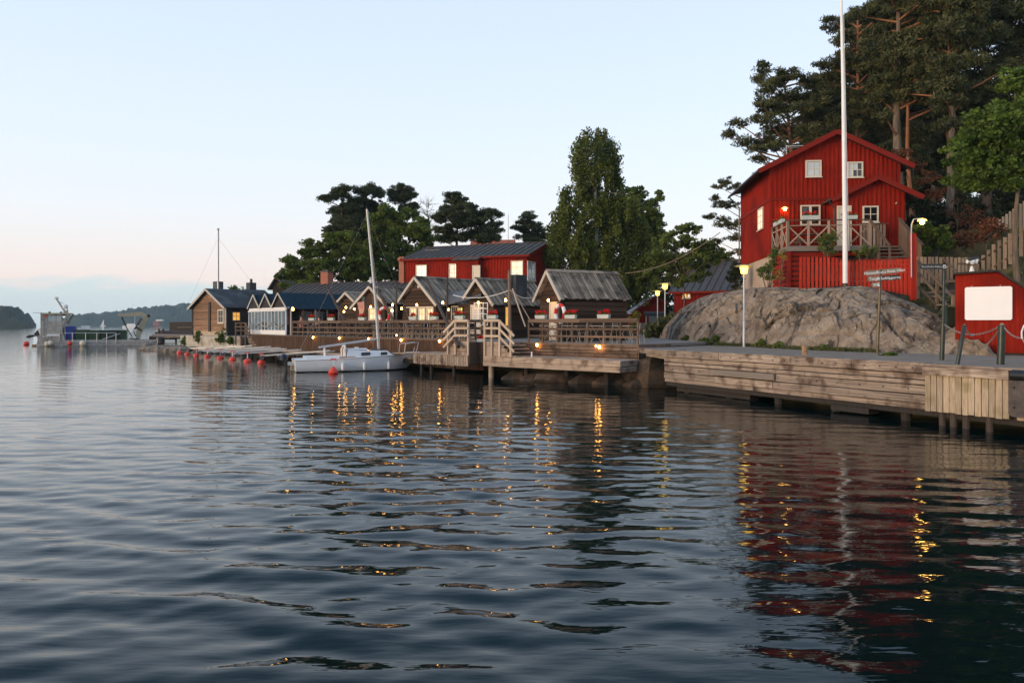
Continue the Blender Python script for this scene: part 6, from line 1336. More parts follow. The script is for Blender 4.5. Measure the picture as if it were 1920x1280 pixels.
for i, x in enumerate((2.12, 3.12, 4.32)):
    b, zs = bsec(x); f = thing('boat_fender', ['white boat fender hanging below the companion door', 'white boat fender hanging amidships below the aft cabin window', 'white boat fender hanging below the mast'][i], 'fender', (Matrix.Translation(sb.location) @ Matrix.Rotation(sb.rotation_euler[2], 4, 'Z')) @ Vector((x*SBS, (-b-.09)*SBS, .0)), sb.rotation_euler[2], 'white fenders of the sailing boat')
    MB().lathe([(.02, .06), (.075, .11), (.08, .42), (.03, .48)], 12).build('body', WHITE, f, smooth=True); MB().cyl((0, .03, .47), (0, .06, zs), .012, n=5).build('line', WHITE, f)

# ------------------------------------------------------------------ buoys
def buoy(label, px, py, r, staff=True, cone=False, zc=.02, group='red mooring buoys off the jetty booms'):
    d = (H-zc)*F/(py-PY); t = thing('mooring_buoy', label, 'buoy', P(px, py, d), random.uniform(-.3, .3), group)
    if cone: MB().lathe([(.05, -.34), (r*.8, -.30), (r*1.1, -.14), (r*.75, .0), (.08, .11), (.04, .14)], 18).build('float', ORANGE, t, smooth=True)
    else: MB().lathe([(r*math.sin(math.pi*i/10)*1.0+.004, -r*.74*math.cos(math.pi*i/10)) for i in range(9)]+[(.055, r*.82)], 16).build('float', ORANGE, t, smooth=True)
    if staff:
        MB().cyl((0, 0, r*.8), (0, 0, r*2.1), .025, n=6).build('staff', WHITE, t); MB().tube([(-.16, 0, r*2.05), (-.09, 0, r*2.3), (.09, 0, r*2.3), (.16, 0, r*2.05)], .035, 6).build('handle', ORANGE, t)
for i, (px, py, r) in enumerate([(336.7, 661.3, .235), (351, 664, .21), (368, 666.5, .21), (389, 668.3, .235), (413, 671, .235), (436, 674, .245), (464, 677.6, .25), (490, 679.7, .24)]):
    buoy(['leftmost red mooring buoy, without a handle, by the shore stones', 'second red mooring buoy from the shore stones, a small one', 'third red mooring buoy from the shore stones, flat with a handle', 'fourth red mooring buoy from the shore stones', 'fifth red mooring buoy from the shore stones, middle of the row', 'third red mooring buoy counting from the sailing boat side', 'largest round red mooring buoy, next to last towards the sailing boat', 'last red mooring buoy of the row, nearest the sailing boat stern'][i], px, py, r, i > 1)
buoy('red cone-shaped buoy touching the sailing boat side', 625, 692.5, .22, True, True, zc=.20)
BM = []
for i, (ox, oy, ix, iy) in enumerate([(354, 653.5, 438, 647.5), (363, 655.5, 473, 648), (371, 658, 509, 649.5), (389, 660, 540, 650.5), (416, 661, 567, 651.5), (438, 663.5, 595, 653), (488, 667, 619, 657), (520, 667, 640, 656)]):
    a = P(ox, oy, 1.95*F/(oy-PY)); b = P(ix, iy, 1.62*F/(iy-PY)); t = thing('mooring_boom', 'grey metal mooring boom reaching over the water, %s counting from the shore stones' % ords[i], 'boom', a, 0, 'mooring booms of the small boat harbour'); v = b-a; sd2 = Vector((v.y, -v.x, 0)).normalized()
    MB().beam((0, 0, 0), v, .10, .09).build('beam', GALV, t); MB().beam(v*.35, v*.95+sd2*.55, .07, .06).build('brace', GALV, t); MB().beam(v*.35, v*.95-sd2*.55, .07, .06).build('brace', GALV, t)
    MB().cyl((v*.04)+Vector((0, 0, -.12))-sd2*.25, (v*.04)+Vector((0, 0, -.12))+sd2*.25, .14, n=10).build('float', DSTEEL, t); MB().beam((v*.04)+Vector((0, 0, -.02)), (v*.04)+Vector((0, 0, -.2)), .06, .06).build('hanger', GALV, t)
pt = tthing('low_pontoon', 'low floating timber pontoon along the brown terrace skirt', 'pontoon')
for (u0_, u1_) in ((-30, -21.6), (-21.6, -12), (-12, -5.2)):
    for k in range(3): plank('deck_plank', W_PLAT, pt, (u0_, v_sk(u0_)-.3-.28*k, .62), (u1_, v_sk(u1_)-.3-.28*k, .62), .27, .06, (0, 0, 1))
    plank('side_beam', W_DARK, pt, (u0_, v_sk(u0_)-1.03, .48), (u1_, v_sk(u1_)-1.03, .48), .2, .06, (0, -1, 0))
for u in range(-29, -5, 3): MB().cyl((u, v_sk(u)-.6, -1), (u, v_sk(u)-.6, .58), .1, n=8).build('pile', W_DARK, pt)

# ------------------------------------------------------------------ work barge
wb = thing('work_barge', 'grey aluminium work barge with wheelhouse and folding crane', 'work boat', P(180, 648.5, 83).xy.to_3d(), R(20)); wb.location.z = 0
K = 83/F
def bx_(px): return (px-180)*K/1.13
def bz_(py): return (648.5-py)*K
MB().prism([(bx_(70), -.25), (bx_(286), -.25), (bx_(290), bz_(640)), (bx_(288), bz_(636.5)), (bx_(123), bz_(637)), (bx_(121), bz_(630)), (bx_(74), bz_(631)), (bx_(72), bz_(640))], 0, 4.2).build('hull', ALU, wb)
MB().box(bx_(122), bx_(287), -.06, -.005, bz_(641), bz_(639.5)).box(bx_(74), bx_(287), -.06, -.005, bz_(646.5), bz_(645.5)).build('rubbing_strake', GALV, wb)
MB().box(bx_(60), bx_(73), .6, 3.4, bz_(649), bz_(645)).build('stern_step', RUST, wb)
wh = MB(); x0, x1, x2 = bx_(79), bx_(116), bx_(119); zr1, zr2, zw0, zw1 = bz_(630), bz_(589.5), bz_(602), bz_(592)
wh.box(x0, x1, .4, 2.9, zr1, zw0); wh.box(x0, bx_(89), .4, .48, zw0, zr2); wh.box(bx_(103), bx_(107), .4, .48, zw0, zr2); wh.box(bx_(114.5), x1, .4, .48, zw0, zr2); wh.box(x0, x1, .4, .48, zw1, zr2)
wh.box(x0, bx_(89), 2.82, 2.9, zw0, zr2); wh.box(bx_(103), bx_(107), 2.82, 2.9, zw0, zr2); wh.box(x0, x1, 2.82, 2.9, zw1, zr2); wh.box(bx_(114.5), x1, 2.82, 2.9, zw0, zr2)
wh.build('wheelhouse', ALU, wb); MB().box(bx_(77), bx_(128), .25, 3.05, zr2, bz_(586.8)).build('wheelhouse_roof', CRANE, wb)
for y in (.35, 2.95): MB().beam((bx_(117), y, bz_(607)), (bx_(127), y, zr2), .09, .22).build('strut', ALU, wb)
MB().box(bx_(80.5), bx_(82.5), .34, .39, zr1, zr2).box(bx_(76.5), bx_(78.5), .4, .5, zr1, bz_(586)).build('post', ALU, wb)
MB().box(bx_(90), bx_(103), .43, .45, zw0, zw1).box(bx_(107.5), bx_(114), .43, .45, zw0, zw1).build('wheelhouse_window', pm('barge_glass', (.30, .36, .38), (.4, .46, .48), (1, 1, 1), 1, 'Object', .08, spec=.8), wb)
MB().box(bx_(105), bx_(112), 1.2, 2.0, zw0-.1, bz_(595)).build('console', BLACK, wb); MB().box(bx_(84), bx_(88), .36, .395, bz_(595), bz_(591.5)).build('lifering', ORANGE, wb)
MB().cyl((bx_(118.5), 1.6, bz_(587)), (bx_(101), 1.6, bz_(560.5)), .11, .08, 8).build('mast', ALU, wb)
MB().lathe([(.24, -.08), (.27, .02), (.20, .14), (.06, .17)], 14, (bx_(100.5), 1.6, bz_(559))).cyl((bx_(98.5), 1.6, bz_(557)), (bx_(98.5), 1.6, bz_(554.5)), .05, n=6).build('radar_dome', WHITE, wb)
MB().lathe([(.2, 0), (.26, .1), (.26, .36), (.15, .45)], 14, (bx_(117.5), 1.6, bz_(578.5))).build('floodlight', WHITE, wb); MB().beam((bx_(121), 1.6, bz_(584)), (bx_(121), 1.6, bz_(573)), .08, .08).build('mast_post', ALU, wb); MB().box(bx_(115), bx_(122), 1.3, 1.9, bz_(586.7), bz_(582)).build('mast_base', ALU, wb)
for px in (91, 112): MB().box(bx_(px-1.8), bx_(px+1.8), .8, 1.1, bz_(586.7), bz_(584.4)).build('deck_light', BLACK, wb)
MB().cyl((bx_(62), .6, bz_(586.6)), (bx_(79), .6, bz_(586.6)), .03, n=5).build('whip_aerial', GALV, wb); MB().tube([(bx_(104), 1.6, bz_(564)), (bx_(108), 1.6, bz_(567)), (bx_(114), 1.6, bz_(567.5))], .03, 5).build('wind_vane', GALV, wb)
MB().box(bx_(89), bx_(113), .15, .3, bz_(629.5), bz_(626)).build('side_tray', WHITE, wb)
rl_m = MB(); 
for px in (136.5, 161, 182, 200.5, 218): rl_m.cyl((bx_(px), -.07, bz_(645)), (bx_(px), -.07, bz_(624)), .045, n=6)
rl_m.tube([(bx_(121), -.07, bz_(624)), (bx_(214), -.07, bz_(624)), (bx_(218), -.07, bz_(626))], .045, 6).build('railing', GALV, wb)
MB().cyl((bx_(192), .1, bz_(636)), (bx_(236), .8, bz_(621.5)), .07, .05, 6).build('gangway_pole', GALV, wb)
MB().tube([(bx_(112), -.05, bz_(642)), (bx_(114), -.05, bz_(622)), (bx_(118), -.05, bz_(622)), (bx_(122), -.05, bz_(638))], .06, 6).build('step_rail', ALU, wb)
S_ = lambda x, y: (bx_(129+x/11.29), bz_(570+y/11.29))
MB().prism([S_(970, 228), S_(1040, 175), S_(1066, 203), S_(1490, 150), S_(1685, 235), S_(1600, 272), S_(1490, 248), S_(1080, 258), S_(1050, 285)], 1.7, 2.15).build('crane_boom', CRANE, wb)
MB().prism([S_(1560, 262), S_(1690, 240), S_(1530, 590), S_(1455, 752), S_(1390, 752), S_(1402, 560)], 1.66, 2.2).build('crane_column', CRANE, wb)
MB().cyl((S_(1520, 290)[0], 1.5, S_(1520, 290)[1]), (S_(1365, 540)[0], 1.5, S_(1365, 540)[1]), .10, n=8).build('crane_ram', DSTEEL, wb); MB().prism([S_(1395, 520), S_(1420, 480), S_(1535, 555), S_(1520, 590)], 1.6, 2.26).build('crane_clamp', DSTEEL, wb)
MB().prism([S_(1330, 770), S_(1520, 770), S_(1460, 735), S_(1230, 728)], 1.3, 2.6).build('crane_base', DSTEEL, wb); MB().cyl((S_(1680, 240)[0], 1.6, S_(1680, 240)[1]), (S_(1680, 240)[0], 2.25, S_(1680, 240)[1]), .2, n=10).build('crane_joint', BLACK, wb)
MB().tube([(S_(1070, 265)[0], 1.9, S_(1070, 265)[1]), (S_(1190, 520)[0], 1.9, S_(1190, 520)[1]), (S_(1310, 720)[0], 1.9, S_(1310, 720)[1])], [.09, .06, .04], 5).tube([(S_(1335, 550)[0], 1.8, S_(1335, 550)[1]), (S_(1380, 690)[0], 1.8, S_(1380, 690)[1])], .05, 5).build('hose', BLACK, wb)
WBM = Matrix.Translation(wb.location) @ Matrix.Rotation(R(20), 4, 'Z')
def bbox(name, label, cat, x0, x1, y0, y1, z0, z1, m, group=None, lidm=None):
    t = thing(name, label, cat, WBM @ Vector(((x0+x1)/2, (y0+y1)/2, z0)), R(20), group); w2, d2, h = (x1-x0)/2, (y1-y0)/2, z1-z0
    MB().add([(-w2*.95, -d2*.95, 0), (w2*.95, -d2*.95, 0), (w2*.95, d2*.95, 0), (-w2*.95, d2*.95, 0), (-w2, -d2, h*.94), (w2, -d2, h*.94), (w2, d2, h*.94), (-w2, d2, h*.94)], [(0, 3, 2, 1), (4, 5, 6, 7), (0, 1, 5, 4), (1, 2, 6, 5), (2, 3, 7, 6), (3, 0, 4, 7)]).build('body', m, t)
    MB().box(-w2*1.03, w2*1.03, -d2*1.03, d2*1.03, h*.941, h).build('rim', lidm or m, t); mb = MB()
    for i in range(4): x = -w2*.75+i*w2*.5; mb.box(x-.03, x+.03, -d2-.02, -d2*.94, h*.08, h*.93)
    mb.build('rib', m, t); return t
bbox('blue_container', 'upright blue plastic container on the barge beside the wheelhouse', 'container', bx_(121.5), bx_(138.5), .5, 1.8, bz_(636.5), bz_(611.5), BLUE)
bbox('green_bin', 'mid-green bin on the barge next to the blue container', 'bin', bx_(140), bx_(163), .5, 1.7, bz_(637), bz_(618), GREENB, 'green bins on the barge', DKGREEN); bbox('green_bin', 'second mid-green bin on the barge, behind the railing posts', 'bin', bx_(164), bx_(186), .5, 1.7, bz_(637), bz_(619), GREENB, 'green bins on the barge', DKGREEN)
bbox('green_bin', 'dark green bin on the barge right of the two mid-green bins', 'bin', bx_(187), bx_(224), .55, 1.9, bz_(637), bz_(619), DKGREEN, 'green bins on the barge'); bbox('green_bin', 'end bin with a pale green edge on the barge towards the crane', 'bin', bx_(224.5), bx_(235.5), .5, 1.9, bz_(637), bz_(619), GREENB, 'green bins on the barge')
bbox('white_crate', 'white crate with dark slots standing on the barge bins', 'crate', bx_(149), bx_(165.5), .9, 1.6, bz_(618), bz_(610.5), WHITE)
om = thing('outboard_motor', 'black outboard motor tilted up at the barge stern', 'outboard motor', WBM @ Vector((bx_(70), 1.6, bz_(622))), R(20))
Z_ = lambda x, y: ((20+x/11.64-70)*K, (622-550-y/11.64)*K)
MB().prism([Z_(480, 880), Z_(560, 790), Z_(610, 770), Z_(625, 890), Z_(540, 930)], -.25, .25).build('cowling', BLACK, om); MB().prism([Z_(340, 930), Z_(400, 900), Z_(470, 900), Z_(560, 915), Z_(470, 945), Z_(390, 975), Z_(335, 960)], -.1, .1).build('leg', BLACK, om); MB().prism([Z_(560, 780), Z_(600, 760), Z_(640, 900), Z_(610, 930)], -.32, -.26).build('bracket', WHITE, om); MB().prism([Z_(530, 930), Z_(620, 880), Z_(620, 1000), Z_(560, 1010)], -.2, .2).build('mount', ALU, om)
def ball(label, px, py, r, m, cat='fender', name='ball_fender', line=True):
    p = WBM @ Vector((bx_(px), -.12-r, bz_(py))); t = thing(name, label, cat, p, 0, 'fenders and floats along the barge'); MB().sphere((0, 0, 0), r, 14, 10, 1.15).build('float', m, t, smooth=True)
    if line: MB().cyl((0, 0, r), (.02, r*.8+.06, r+.5), .02, n=5).build('line', BLACK, t)
ball('white pear-shaped fender, left of the close pair at the barge wheelhouse', 91.5, 644, .26, CREAM); ball('cream fender, right of the close pair at the barge wheelhouse', 98, 642.5, .27, CREAM); ball('large cream ball fender amidships on the barge', 157, 643.5, .34, CREAM); ball('small red fender on the barge side below the blue container', 132.5, 643, .22, ORANGE)
p_ = P(49.5, 644, (H-.15)*F/36); t = thing('mooring_buoy', 'red buoy floating under the barge outboard motor', 'buoy', p_, 0, 'red buoys by the barge'); MB().sphere((0, 0, 0), .33, 14, 10, .85).build('float', ORANGE, t, smooth=True); MB().cyl((0, 0, .25), (.02, 0, .9), .03, n=5).build('staff', WHITE, t)
# far things on the water and shore
fh = thing('far_house', 'tiny pink-red boathouse with white roof on the far shore', 'house', P(294, 610.5, 1150).xy.to_3d()+Vector((0, 0, .5)))
MB().box(-6, 4, 0, 8, 0, 7).build('wall', pm('far_pink', (.25, .07, .05)), fh); MB().box(-1, 8, -1, 7, 7, 9.5).build('roof', WHITE, fh)
f2 = thing('far_house', 'tiny pale house high on the far wooded hill', 'house', P(284, 592, 1330)); MB().box(-4, 4, 0, 6, -4, 3).build('wall', pm('far_pale', (.5, .28, .2)), f2); MB().box(-5, 5, -1, 7, 3, 5).build('roof', TILE, f2)
f3 = thing('sailing_boat', 'tiny sailing boat with white sail under the far hills', 'sailing boat', P(193, 610, 1050).xy.to_3d()); MB().prism([(-3.5, 0), (3.5, 0), (4.2, 1.2), (-3.5, 1.2)], -1, 1).build('hull', WHITE, f3); MB().add([(-2.6, 0, 1.6), (1.2, 0, 1.6), (1.2, 0, 9.5), (-2.6, .15, 1.6), (1.2, .15, 1.6), (1.2, .15, 9.5)], [(0, 1, 2), (3, 5, 4), (0, 3, 4, 1), (1, 4, 5, 2), (2, 5, 3, 0)]).build('sail', WHITE, f3)
f4 = thing('motor_yacht', 'small white motor yacht with a tall mast behind the barge crane', 'yacht', P(246, 612.5, 560).xy.to_3d()); MB().prism([(-6, 0), (5, 0), (6.5, 1.6), (-6, 1.4)], -1.5, 1.5).build('hull', WHITE, f4); MB().prism([(-3, 1.5), (3, 1.5), (2, 3.0), (-2.5, 3.0)], -1.1, 1.1).build('cabin', WHITE, f4); MB().cyl((2.6, 0, 1.5), (2.9, 0, 9.5), .18, .1, 6).build('mast', WHITE, f4)
# ------------------------------------------------------------------ trees
def at(px, d): return XY(px, d)
def tz(py, d): return H-(py-PY)/F*d
def dome(f): return max(.12, math.sin(min(1, f*.9+.18)*math.pi)**.7)
def flat_top(f): return .55+.55*math.sin(min(1, f*.95+.05)*math.pi)
# big pines behind the red house
G_ = 'pines behind the red house'
def pine_px(label, px, d, ytop, ybase, rpx, lo, limbs, seed, lm=L_PINE, r0=None, **k):
    x, y = at(px, d); zb = zl(x, y); h = tz(ytop, d)-zb; return make_pine(label, x, y, zb, h, r0 or h*.017, rpx/F*d, lo, limbs, lm, seed, **k)
def rl(seed, cx, w, y0, y1, n, rw=(22, 42), rh=(11, 20), taper=.0):
    q = random.Random(seed); o = []
    for i in range(n):
        f = (i+q.random())/n; yy = y0+(y1-y0)*f; ww = w*(1-taper*(1-f)); o.append((cx+q.uniform(-1, 1)*ww, yy, q.uniform(*rw), q.uniform(*rh)))
    return o
lobe_pine('wind-bent pine spreading left over the red house ridge', 1512, 49, [(1430, 127, 13, 12), (1424, 146, 12, 9), (1476, 126, 16, 9), (1486, 142, 26, 12), (1449, 154, 27, 12), (1524, 150, 20, 10), (1427, 178, 22, 11), (1466, 180, 32, 12), (1515, 178, 36, 16), (1550, 168, 24, 14), (1414, 203, 21, 9), (1452, 207, 34, 13), (1500, 208, 40, 16), (1545, 210, 36, 18), (1391, 226, 18, 8), (1425, 233, 34, 10), (1475, 236, 42, 14), (1376, 240, 11, 5), (1402, 262, 26, 9), (1450, 262, 38, 11), (1440, 284, 26, 9), (1402, 288, 18, 6), (1425, 298, 12, 5), (1550, 245, 40, 18), (1510, 255, 34, 14)], L_PINE, 11, G_, bark=BARKO, r0=.24, lean=-40)
lobe_pine('tall pine standing straight behind the flagpole', 1612, 51, [(1553, 36, 12, 5), (1568, 46, 18, 8), (1600, 34, 22, 9), (1648, 22, 30, 14), (1626, 52, 34, 14), (1578, 74, 24, 9), (1560, 92, 18, 7), (1612, 82, 32, 13), (1650, 80, 32, 15), (1556, 116, 22, 9), (1592, 116, 36, 14), (1640, 118, 38, 16), (1560, 132, 26, 11), (1545, 190, 34, 14), (1530, 225, 40, 16), (1625, 120, 36, 14), (1660, 140, 30, 14), (1565, 140, 28, 11), (1615, 146, 40, 16), (1575, 168, 34, 13), (1640, 160, 30, 16), (1600, 196, 40, 18), (1640, 205, 34, 18), (1580, 225, 38, 16), (1620, 245, 36, 16), (1655, 245, 28, 16)], L_PINE, 12, G_, bark=BARKO, r0=.27, depth=1.4)
lobe_pine('thick grey-trunked pine right behind the red house gable', 1692, 44, rl(5, 1700, 66, -60, 165, 46)+[(1640, 222, 20, 8), (1655, 185, 26, 12), (1738, 175, 22, 10), (1660, 150, 30, 14)], L_PINE, 13, G_, bark=BARKG, r0=.36, depth=1.2)
lobe_pine('slim orange-stemmed pine beside the thick grey trunk', 1712, 48, rl(6, 1735, 64, -40, 190, 36), L_PINE, 14, G_, bark=BARKO, r0=.17, depth=1.5)
lobe_pine('pale-trunked pine left of the bright maple', 1772, 42, rl(7, 1785, 75, -60, 185, 46)+[(1745, 205, 26, 12), (1735, 250, 22, 10), (1800, 190, 28, 12), (1750, 165, 30, 13)], L_PINE, 15, G_, bark=BARKG, r0=.25, depth=1.3)
lobe_pine('dark pine towering behind the bright maple', 1852, 46, rl(8, 1862, 78, -70, 250, 54), L_PINE, 16, G_, r0=.34, depth=1.6)
lobe_pine('farther dark pine between flagpole and grey trunk', 1662, 60, rl(9, 1668, 62, 5, 350, 64, rh=(14, 24)), L_PINE, 17, G_, r0=.27, depth=1.6, clump_r=.55, size=.3)
lobe_pine('farther dark pine behind the pale trunk', 1752, 60, rl(10, 1755, 70, -30, 350, 64, rh=(14, 24)), L_PINE, 18, G_, r0=.3, depth=1.6, clump_r=.55, size=.3)
lobe_pine('dark pine at the right picture edge', 1940, 44, rl(11, 1930, 74, -80, 280, 50), L_PINE, 19, G_, r0=.3, depth=1.6)
lobe_pine('low pine with sprays reaching past the left house wall', 1420, 54, [(1375, 336, 24, 7), (1352, 347, 14, 7), (1385, 352, 20, 9), (1350, 366, 10, 6), (1346, 385, 16, 7), (1372, 382, 20, 8), (1336, 402, 12, 6), (1362, 408, 18, 8), (1385, 420, 18, 9), (1350, 428, 20, 6), (1378, 445, 22, 8), (1356, 448, 14, 5), (1425, 340, 30, 12), (1430, 380, 30, 14), (1392, 470, 16, 8)], L_PINE, 20, G_, bark=BARKO, r0=.16, depth=.8, clump_r=.28, size=.19)
lobe_pine('dark pine filling the gap right of the house roof', 1725, 66, rl(12, 1722, 72, 60, 430, 54, rh=(14, 24)), L_PINE, 21, G_, r0=.26, clump_r=.6, size=.34, depth=1.6)
lobe_pine('dark pine low behind the red house roof', 1570, 62, rl(13, 1572, 80, 160, 380, 46, rh=(14, 24)), L_PINE, 22, G_, r0=.26, clump_r=.55, size=.3, depth=1.6)
# bright maple on the right
x, y = at(1911, 27.5); z = zl(x, y)
make_leafy('bright green young maple with a pale slanting trunk at the right edge', x, y, z, 8.0, .13,
           [(-.5, 0, 4.6, 1.5, 1.4, .75), (-1.3, .2, 5.4, 1.35, 1.3, .8), (.4, .2, 5.8, 1.7, 1.5, 1.0), (-.9, -.1, 6.5, 1.3, 1.2, .85), (.3, .2, 7.4, 1.1, 1.1, .8), (-1.75, .1, 4.5, .85, .8, .45), (1.4, .2, 5.0, 1.3, 1.2, .8), (-.2, 0, 8.1, .7, .7, .5), (-1.9, .1, 5.9, .6, .6, .4), (1.4, .1, 6.7, 1.2, 1.0, .8)],
           L_MAPLE, 31, size=.15, clumps=44, per=70, clump_r=.30, bark=BARKG, trunk_top=.62, name='maple_tree')
# birch and its dark neighbour
x, y = at(1128, 60)
make_leafy('tallest drooping birch standing behind the terrace end hut', x, y, 1.7, 17.6, .26, px_lobes(1128, 60, 1.7,
           [(1088, 258, 12, 10), (1108, 252, 15, 12), (1130, 250, 14, 12), (1150, 260, 15, 14), (1078, 280, 12, 12), (1112, 280, 40, 22), (1155, 295, 12, 18), (1083, 315, 22, 22), (1122, 318, 36, 28), (1152, 330, 20, 24), (1062, 352, 14, 10), (1090, 358, 36, 26), (1135, 362, 42, 26), (1068, 395, 32, 24), (1112, 400, 50, 28), (1165, 392, 46, 28), (1046, 432, 24, 22), (1040, 462, 18, 16), (1052, 400, 16, 14), (1085, 440, 46, 28), (1140, 442, 54, 30), (1190, 432, 36, 30), (1055, 475, 32, 24), (1105, 482, 56, 28), (1165, 485, 50, 30), (1205, 480, 34, 30), (1130, 525, 76, 24), (1190, 525, 40, 26)]),
           L_BIRCH, 32, size=.22, clumps=15, per=100, clump_r=.42, droop=1.3, bark=BARKW, trunk_top=.93, name='birch_tree', shell=.7, trunks=2)
x, y = at(1212, 86)
make_leafy('dark broad-leaved tree right behind the tall birch', x, y, 2.0, 13.5, .28, px_lobes(1212, 86, 2.0, [(1192, 362, 20, 16), (1180, 385, 24, 18), (1213, 382, 20, 14), (1232, 370, 9, 9), (1205, 410, 32, 22), (1231, 412, 16, 18), (1212, 445, 34, 26), (1236, 450, 18, 22), (1180, 430, 30, 26), (1225, 490, 28, 24), (1195, 500, 40, 28)]), L_DEC, 33, size=.32, clumps=15, per=95, clump_r=.6, name='leafy_tree')
x, y = at(1282, 50)
make_leafy('light airy young tree over the red barn roof', x, y, 1.6, 6.2, .08, px_lobes(1282, 50, 1.6, [(1290, 430, 26, 10), (1262, 440, 18, 9), (1312, 428, 12, 8), (1240, 456, 20, 12), (1284, 455, 34, 16), (1322, 458, 20, 13), (1224, 480, 20, 13), (1256, 485, 30, 16), (1300, 484, 36, 17), (1318, 505, 22, 12), (1262, 528, 26, 9), (1295, 520, 24, 9), (1214, 508, 14, 9), (1245, 512, 26, 13), (1284, 508, 22, 11), (1330, 484, 16, 12)]), L_LIGHT, 34, size=.18, clumps=36, per=66, clump_r=.28, name='young_tree')
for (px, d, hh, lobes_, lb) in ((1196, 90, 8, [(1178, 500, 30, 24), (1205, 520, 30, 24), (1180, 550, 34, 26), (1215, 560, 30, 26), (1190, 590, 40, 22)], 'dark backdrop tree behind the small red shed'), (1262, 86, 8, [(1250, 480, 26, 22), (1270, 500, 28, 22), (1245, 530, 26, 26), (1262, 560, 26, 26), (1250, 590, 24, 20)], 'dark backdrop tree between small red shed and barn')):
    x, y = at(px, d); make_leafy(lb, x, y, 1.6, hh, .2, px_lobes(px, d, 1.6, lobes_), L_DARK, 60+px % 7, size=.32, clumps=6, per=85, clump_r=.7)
x, y = at(1330, 60)
make_leafy('dark leafy tree between barn roof and red house', x, y, 2.2, 5.5, .12, [(0, 0, 6.0, 1.2, 1, .9), (-.9, 0, 4.8, 1.3, 1, 1), (.9, 0, 5.0, 1.2, 1, 1), (1.7, 0, 4.2, .9, 1, .9)], L_DEC, 35, size=.2, clumps=28, per=75, clump_r=.38, name='leafy_tree')
# left group behind the huts
GL = 'trees behind the huts'
def lp_(label, px, d, lobes, seed, **k): return lobe_pine(label, px, d, lobes, L_PINEF, seed, GL, zb=1.8, size=.30, clump_r=.48, clumps=16, per=85, depth=.9, **k)
lp_('leftmost tall pine with a rounded crown behind the huts', 640, 86, [(641, 364, 18, 13), (650, 355, 12, 7), (617, 376, 16, 7), (628, 392, 20, 10), (655, 385, 16, 10), (639, 412, 24, 12), (623, 430, 19, 9), (655, 425, 18, 12), (640, 447, 24, 12)], 41, r0=.3, bark=BARK)
lp_('tallest pine of the left group, right next to the leftmost pine', 685, 88, [(698, 354, 18, 10), (686, 362, 20, 9), (712, 366, 15, 8), (676, 378, 19, 10), (700, 382, 18, 9), (672, 396, 18, 10), (690, 402, 20, 12), (668, 418, 20, 14), (688, 432, 22, 16), (668, 445, 20, 14)], 42, r0=.3)
lp_('rounded pine top rising above the lush green tree', 752, 90, [(757, 358, 20, 8), (735, 362, 15, 9), (768, 370, 16, 9), (748, 374, 20, 8), (772, 385, 12, 8), (758, 388, 14, 7)], 43, r0=.26)
lp_('spreading pine with layered boughs above the red building roof', 858, 84, [(848, 367, 15, 7), (856, 377, 22, 7), (842, 388, 20, 8), (872, 388, 22, 8), (886, 401, 28, 9), (850, 404, 26, 9), (826, 412, 18, 8), (900, 415, 28, 9), (868, 420, 34, 10), (835, 430, 24, 9), (890, 434, 34, 10), (858, 444, 30, 9), (910, 448, 26, 8), (830, 448, 20, 9)], 44, r0=.32)
lp_('ragged small pine left of the orange tiled roof', 922, 92, [(925, 398, 18, 6), (912, 404, 12, 5), (938, 406, 8, 5), (930, 420, 12, 4), (918, 428, 20, 7), (932, 436, 14, 5), (922, 446, 20, 7)], 45, r0=.22)
lp_('conical pine standing alone left of the tall birch', 996, 95, [(991, 399, 10, 5), (994, 408, 17, 5), (985, 416, 18, 5), (1004, 420, 18, 6), (980, 428, 20, 5), (1000, 432, 24, 6), (1015, 442, 20, 6), (988, 442, 22, 6), (1002, 454, 26, 6)], 46, r0=.22)
x, y = at(812, 96)
bt_ = thing('bare_tree', 'bare grey-twigged dead tree left of the spreading pine', 'tree', (x, y, 2), 0, GL); rd = random.Random(9); mb = MB(); top = tz(378, 96)-2
mb.tube([(0, 0, -.4), (.1, 0, top*.5), (-.5, 0, top*.8), (-.9, 0, top)], [.2, .14, .08, .02], 7)
for k in range(60):
    s = rd.uniform(.62, .98); p = Vector((-.9*s+.3, 0, top*s)); q = p+Vector((rd.uniform(-1.7, 1.3), rd.uniform(-1, 1), rd.uniform(.1, 1.3))); mb.tube([p, p.lerp(q, .5)+Vector((0, 0, .1)), q], [.035, .022, .008], 4, False)
    for j in range(3): q2 = q+Vector((rd.uniform(-.6, .6), rd.uniform(-.4, .4), rd.uniform(-.1, .6))); mb.tube([p.lerp(q, .6), q2], [.016, .006], 3, False)
mb.build('trunk', BARKG, bt_)
x, y = at(742, 76)
make_leafy('lush green broad tree left of the red building', x, y, 1.8, 11, .28, px_lobes(742, 76, 1.8, [(735, 395, 24, 10), (760, 402, 26, 12), (712, 408, 20, 12), (788, 415, 16, 12), (740, 418, 40, 16), (700, 430, 22, 16), (775, 435, 36, 18), (725, 450, 44, 20), (800, 455, 24, 18), (695, 468, 26, 20), (755, 478, 50, 22), (715, 500, 46, 22), (790, 490, 26, 20), (745, 520, 50, 20)]), L_DEC, 51, group=GL, size=.28, clumps=17, per=95, clump_r=.52)
x, y = at(600, 72)
make_leafy('wide bushy cherry tree behind the navy pavilion', x, y, 1.6, 7.5, .2, px_lobes(600, 72, 1.6, [(578, 455, 12, 7), (622, 452, 30, 14), (655, 446, 26, 14), (600, 470, 28, 14), (640, 475, 40, 20), (575, 478, 26, 14), (548, 490, 22, 13), (672, 480, 26, 22), (600, 500, 50, 20), (555, 512, 28, 14), (535, 518, 14, 10), (650, 510, 48, 22), (690, 515, 26, 18), (575, 530, 50, 16)]), L_DEC, 52, group=GL, size=.26, clumps=18, per=95, clump_r=.46)
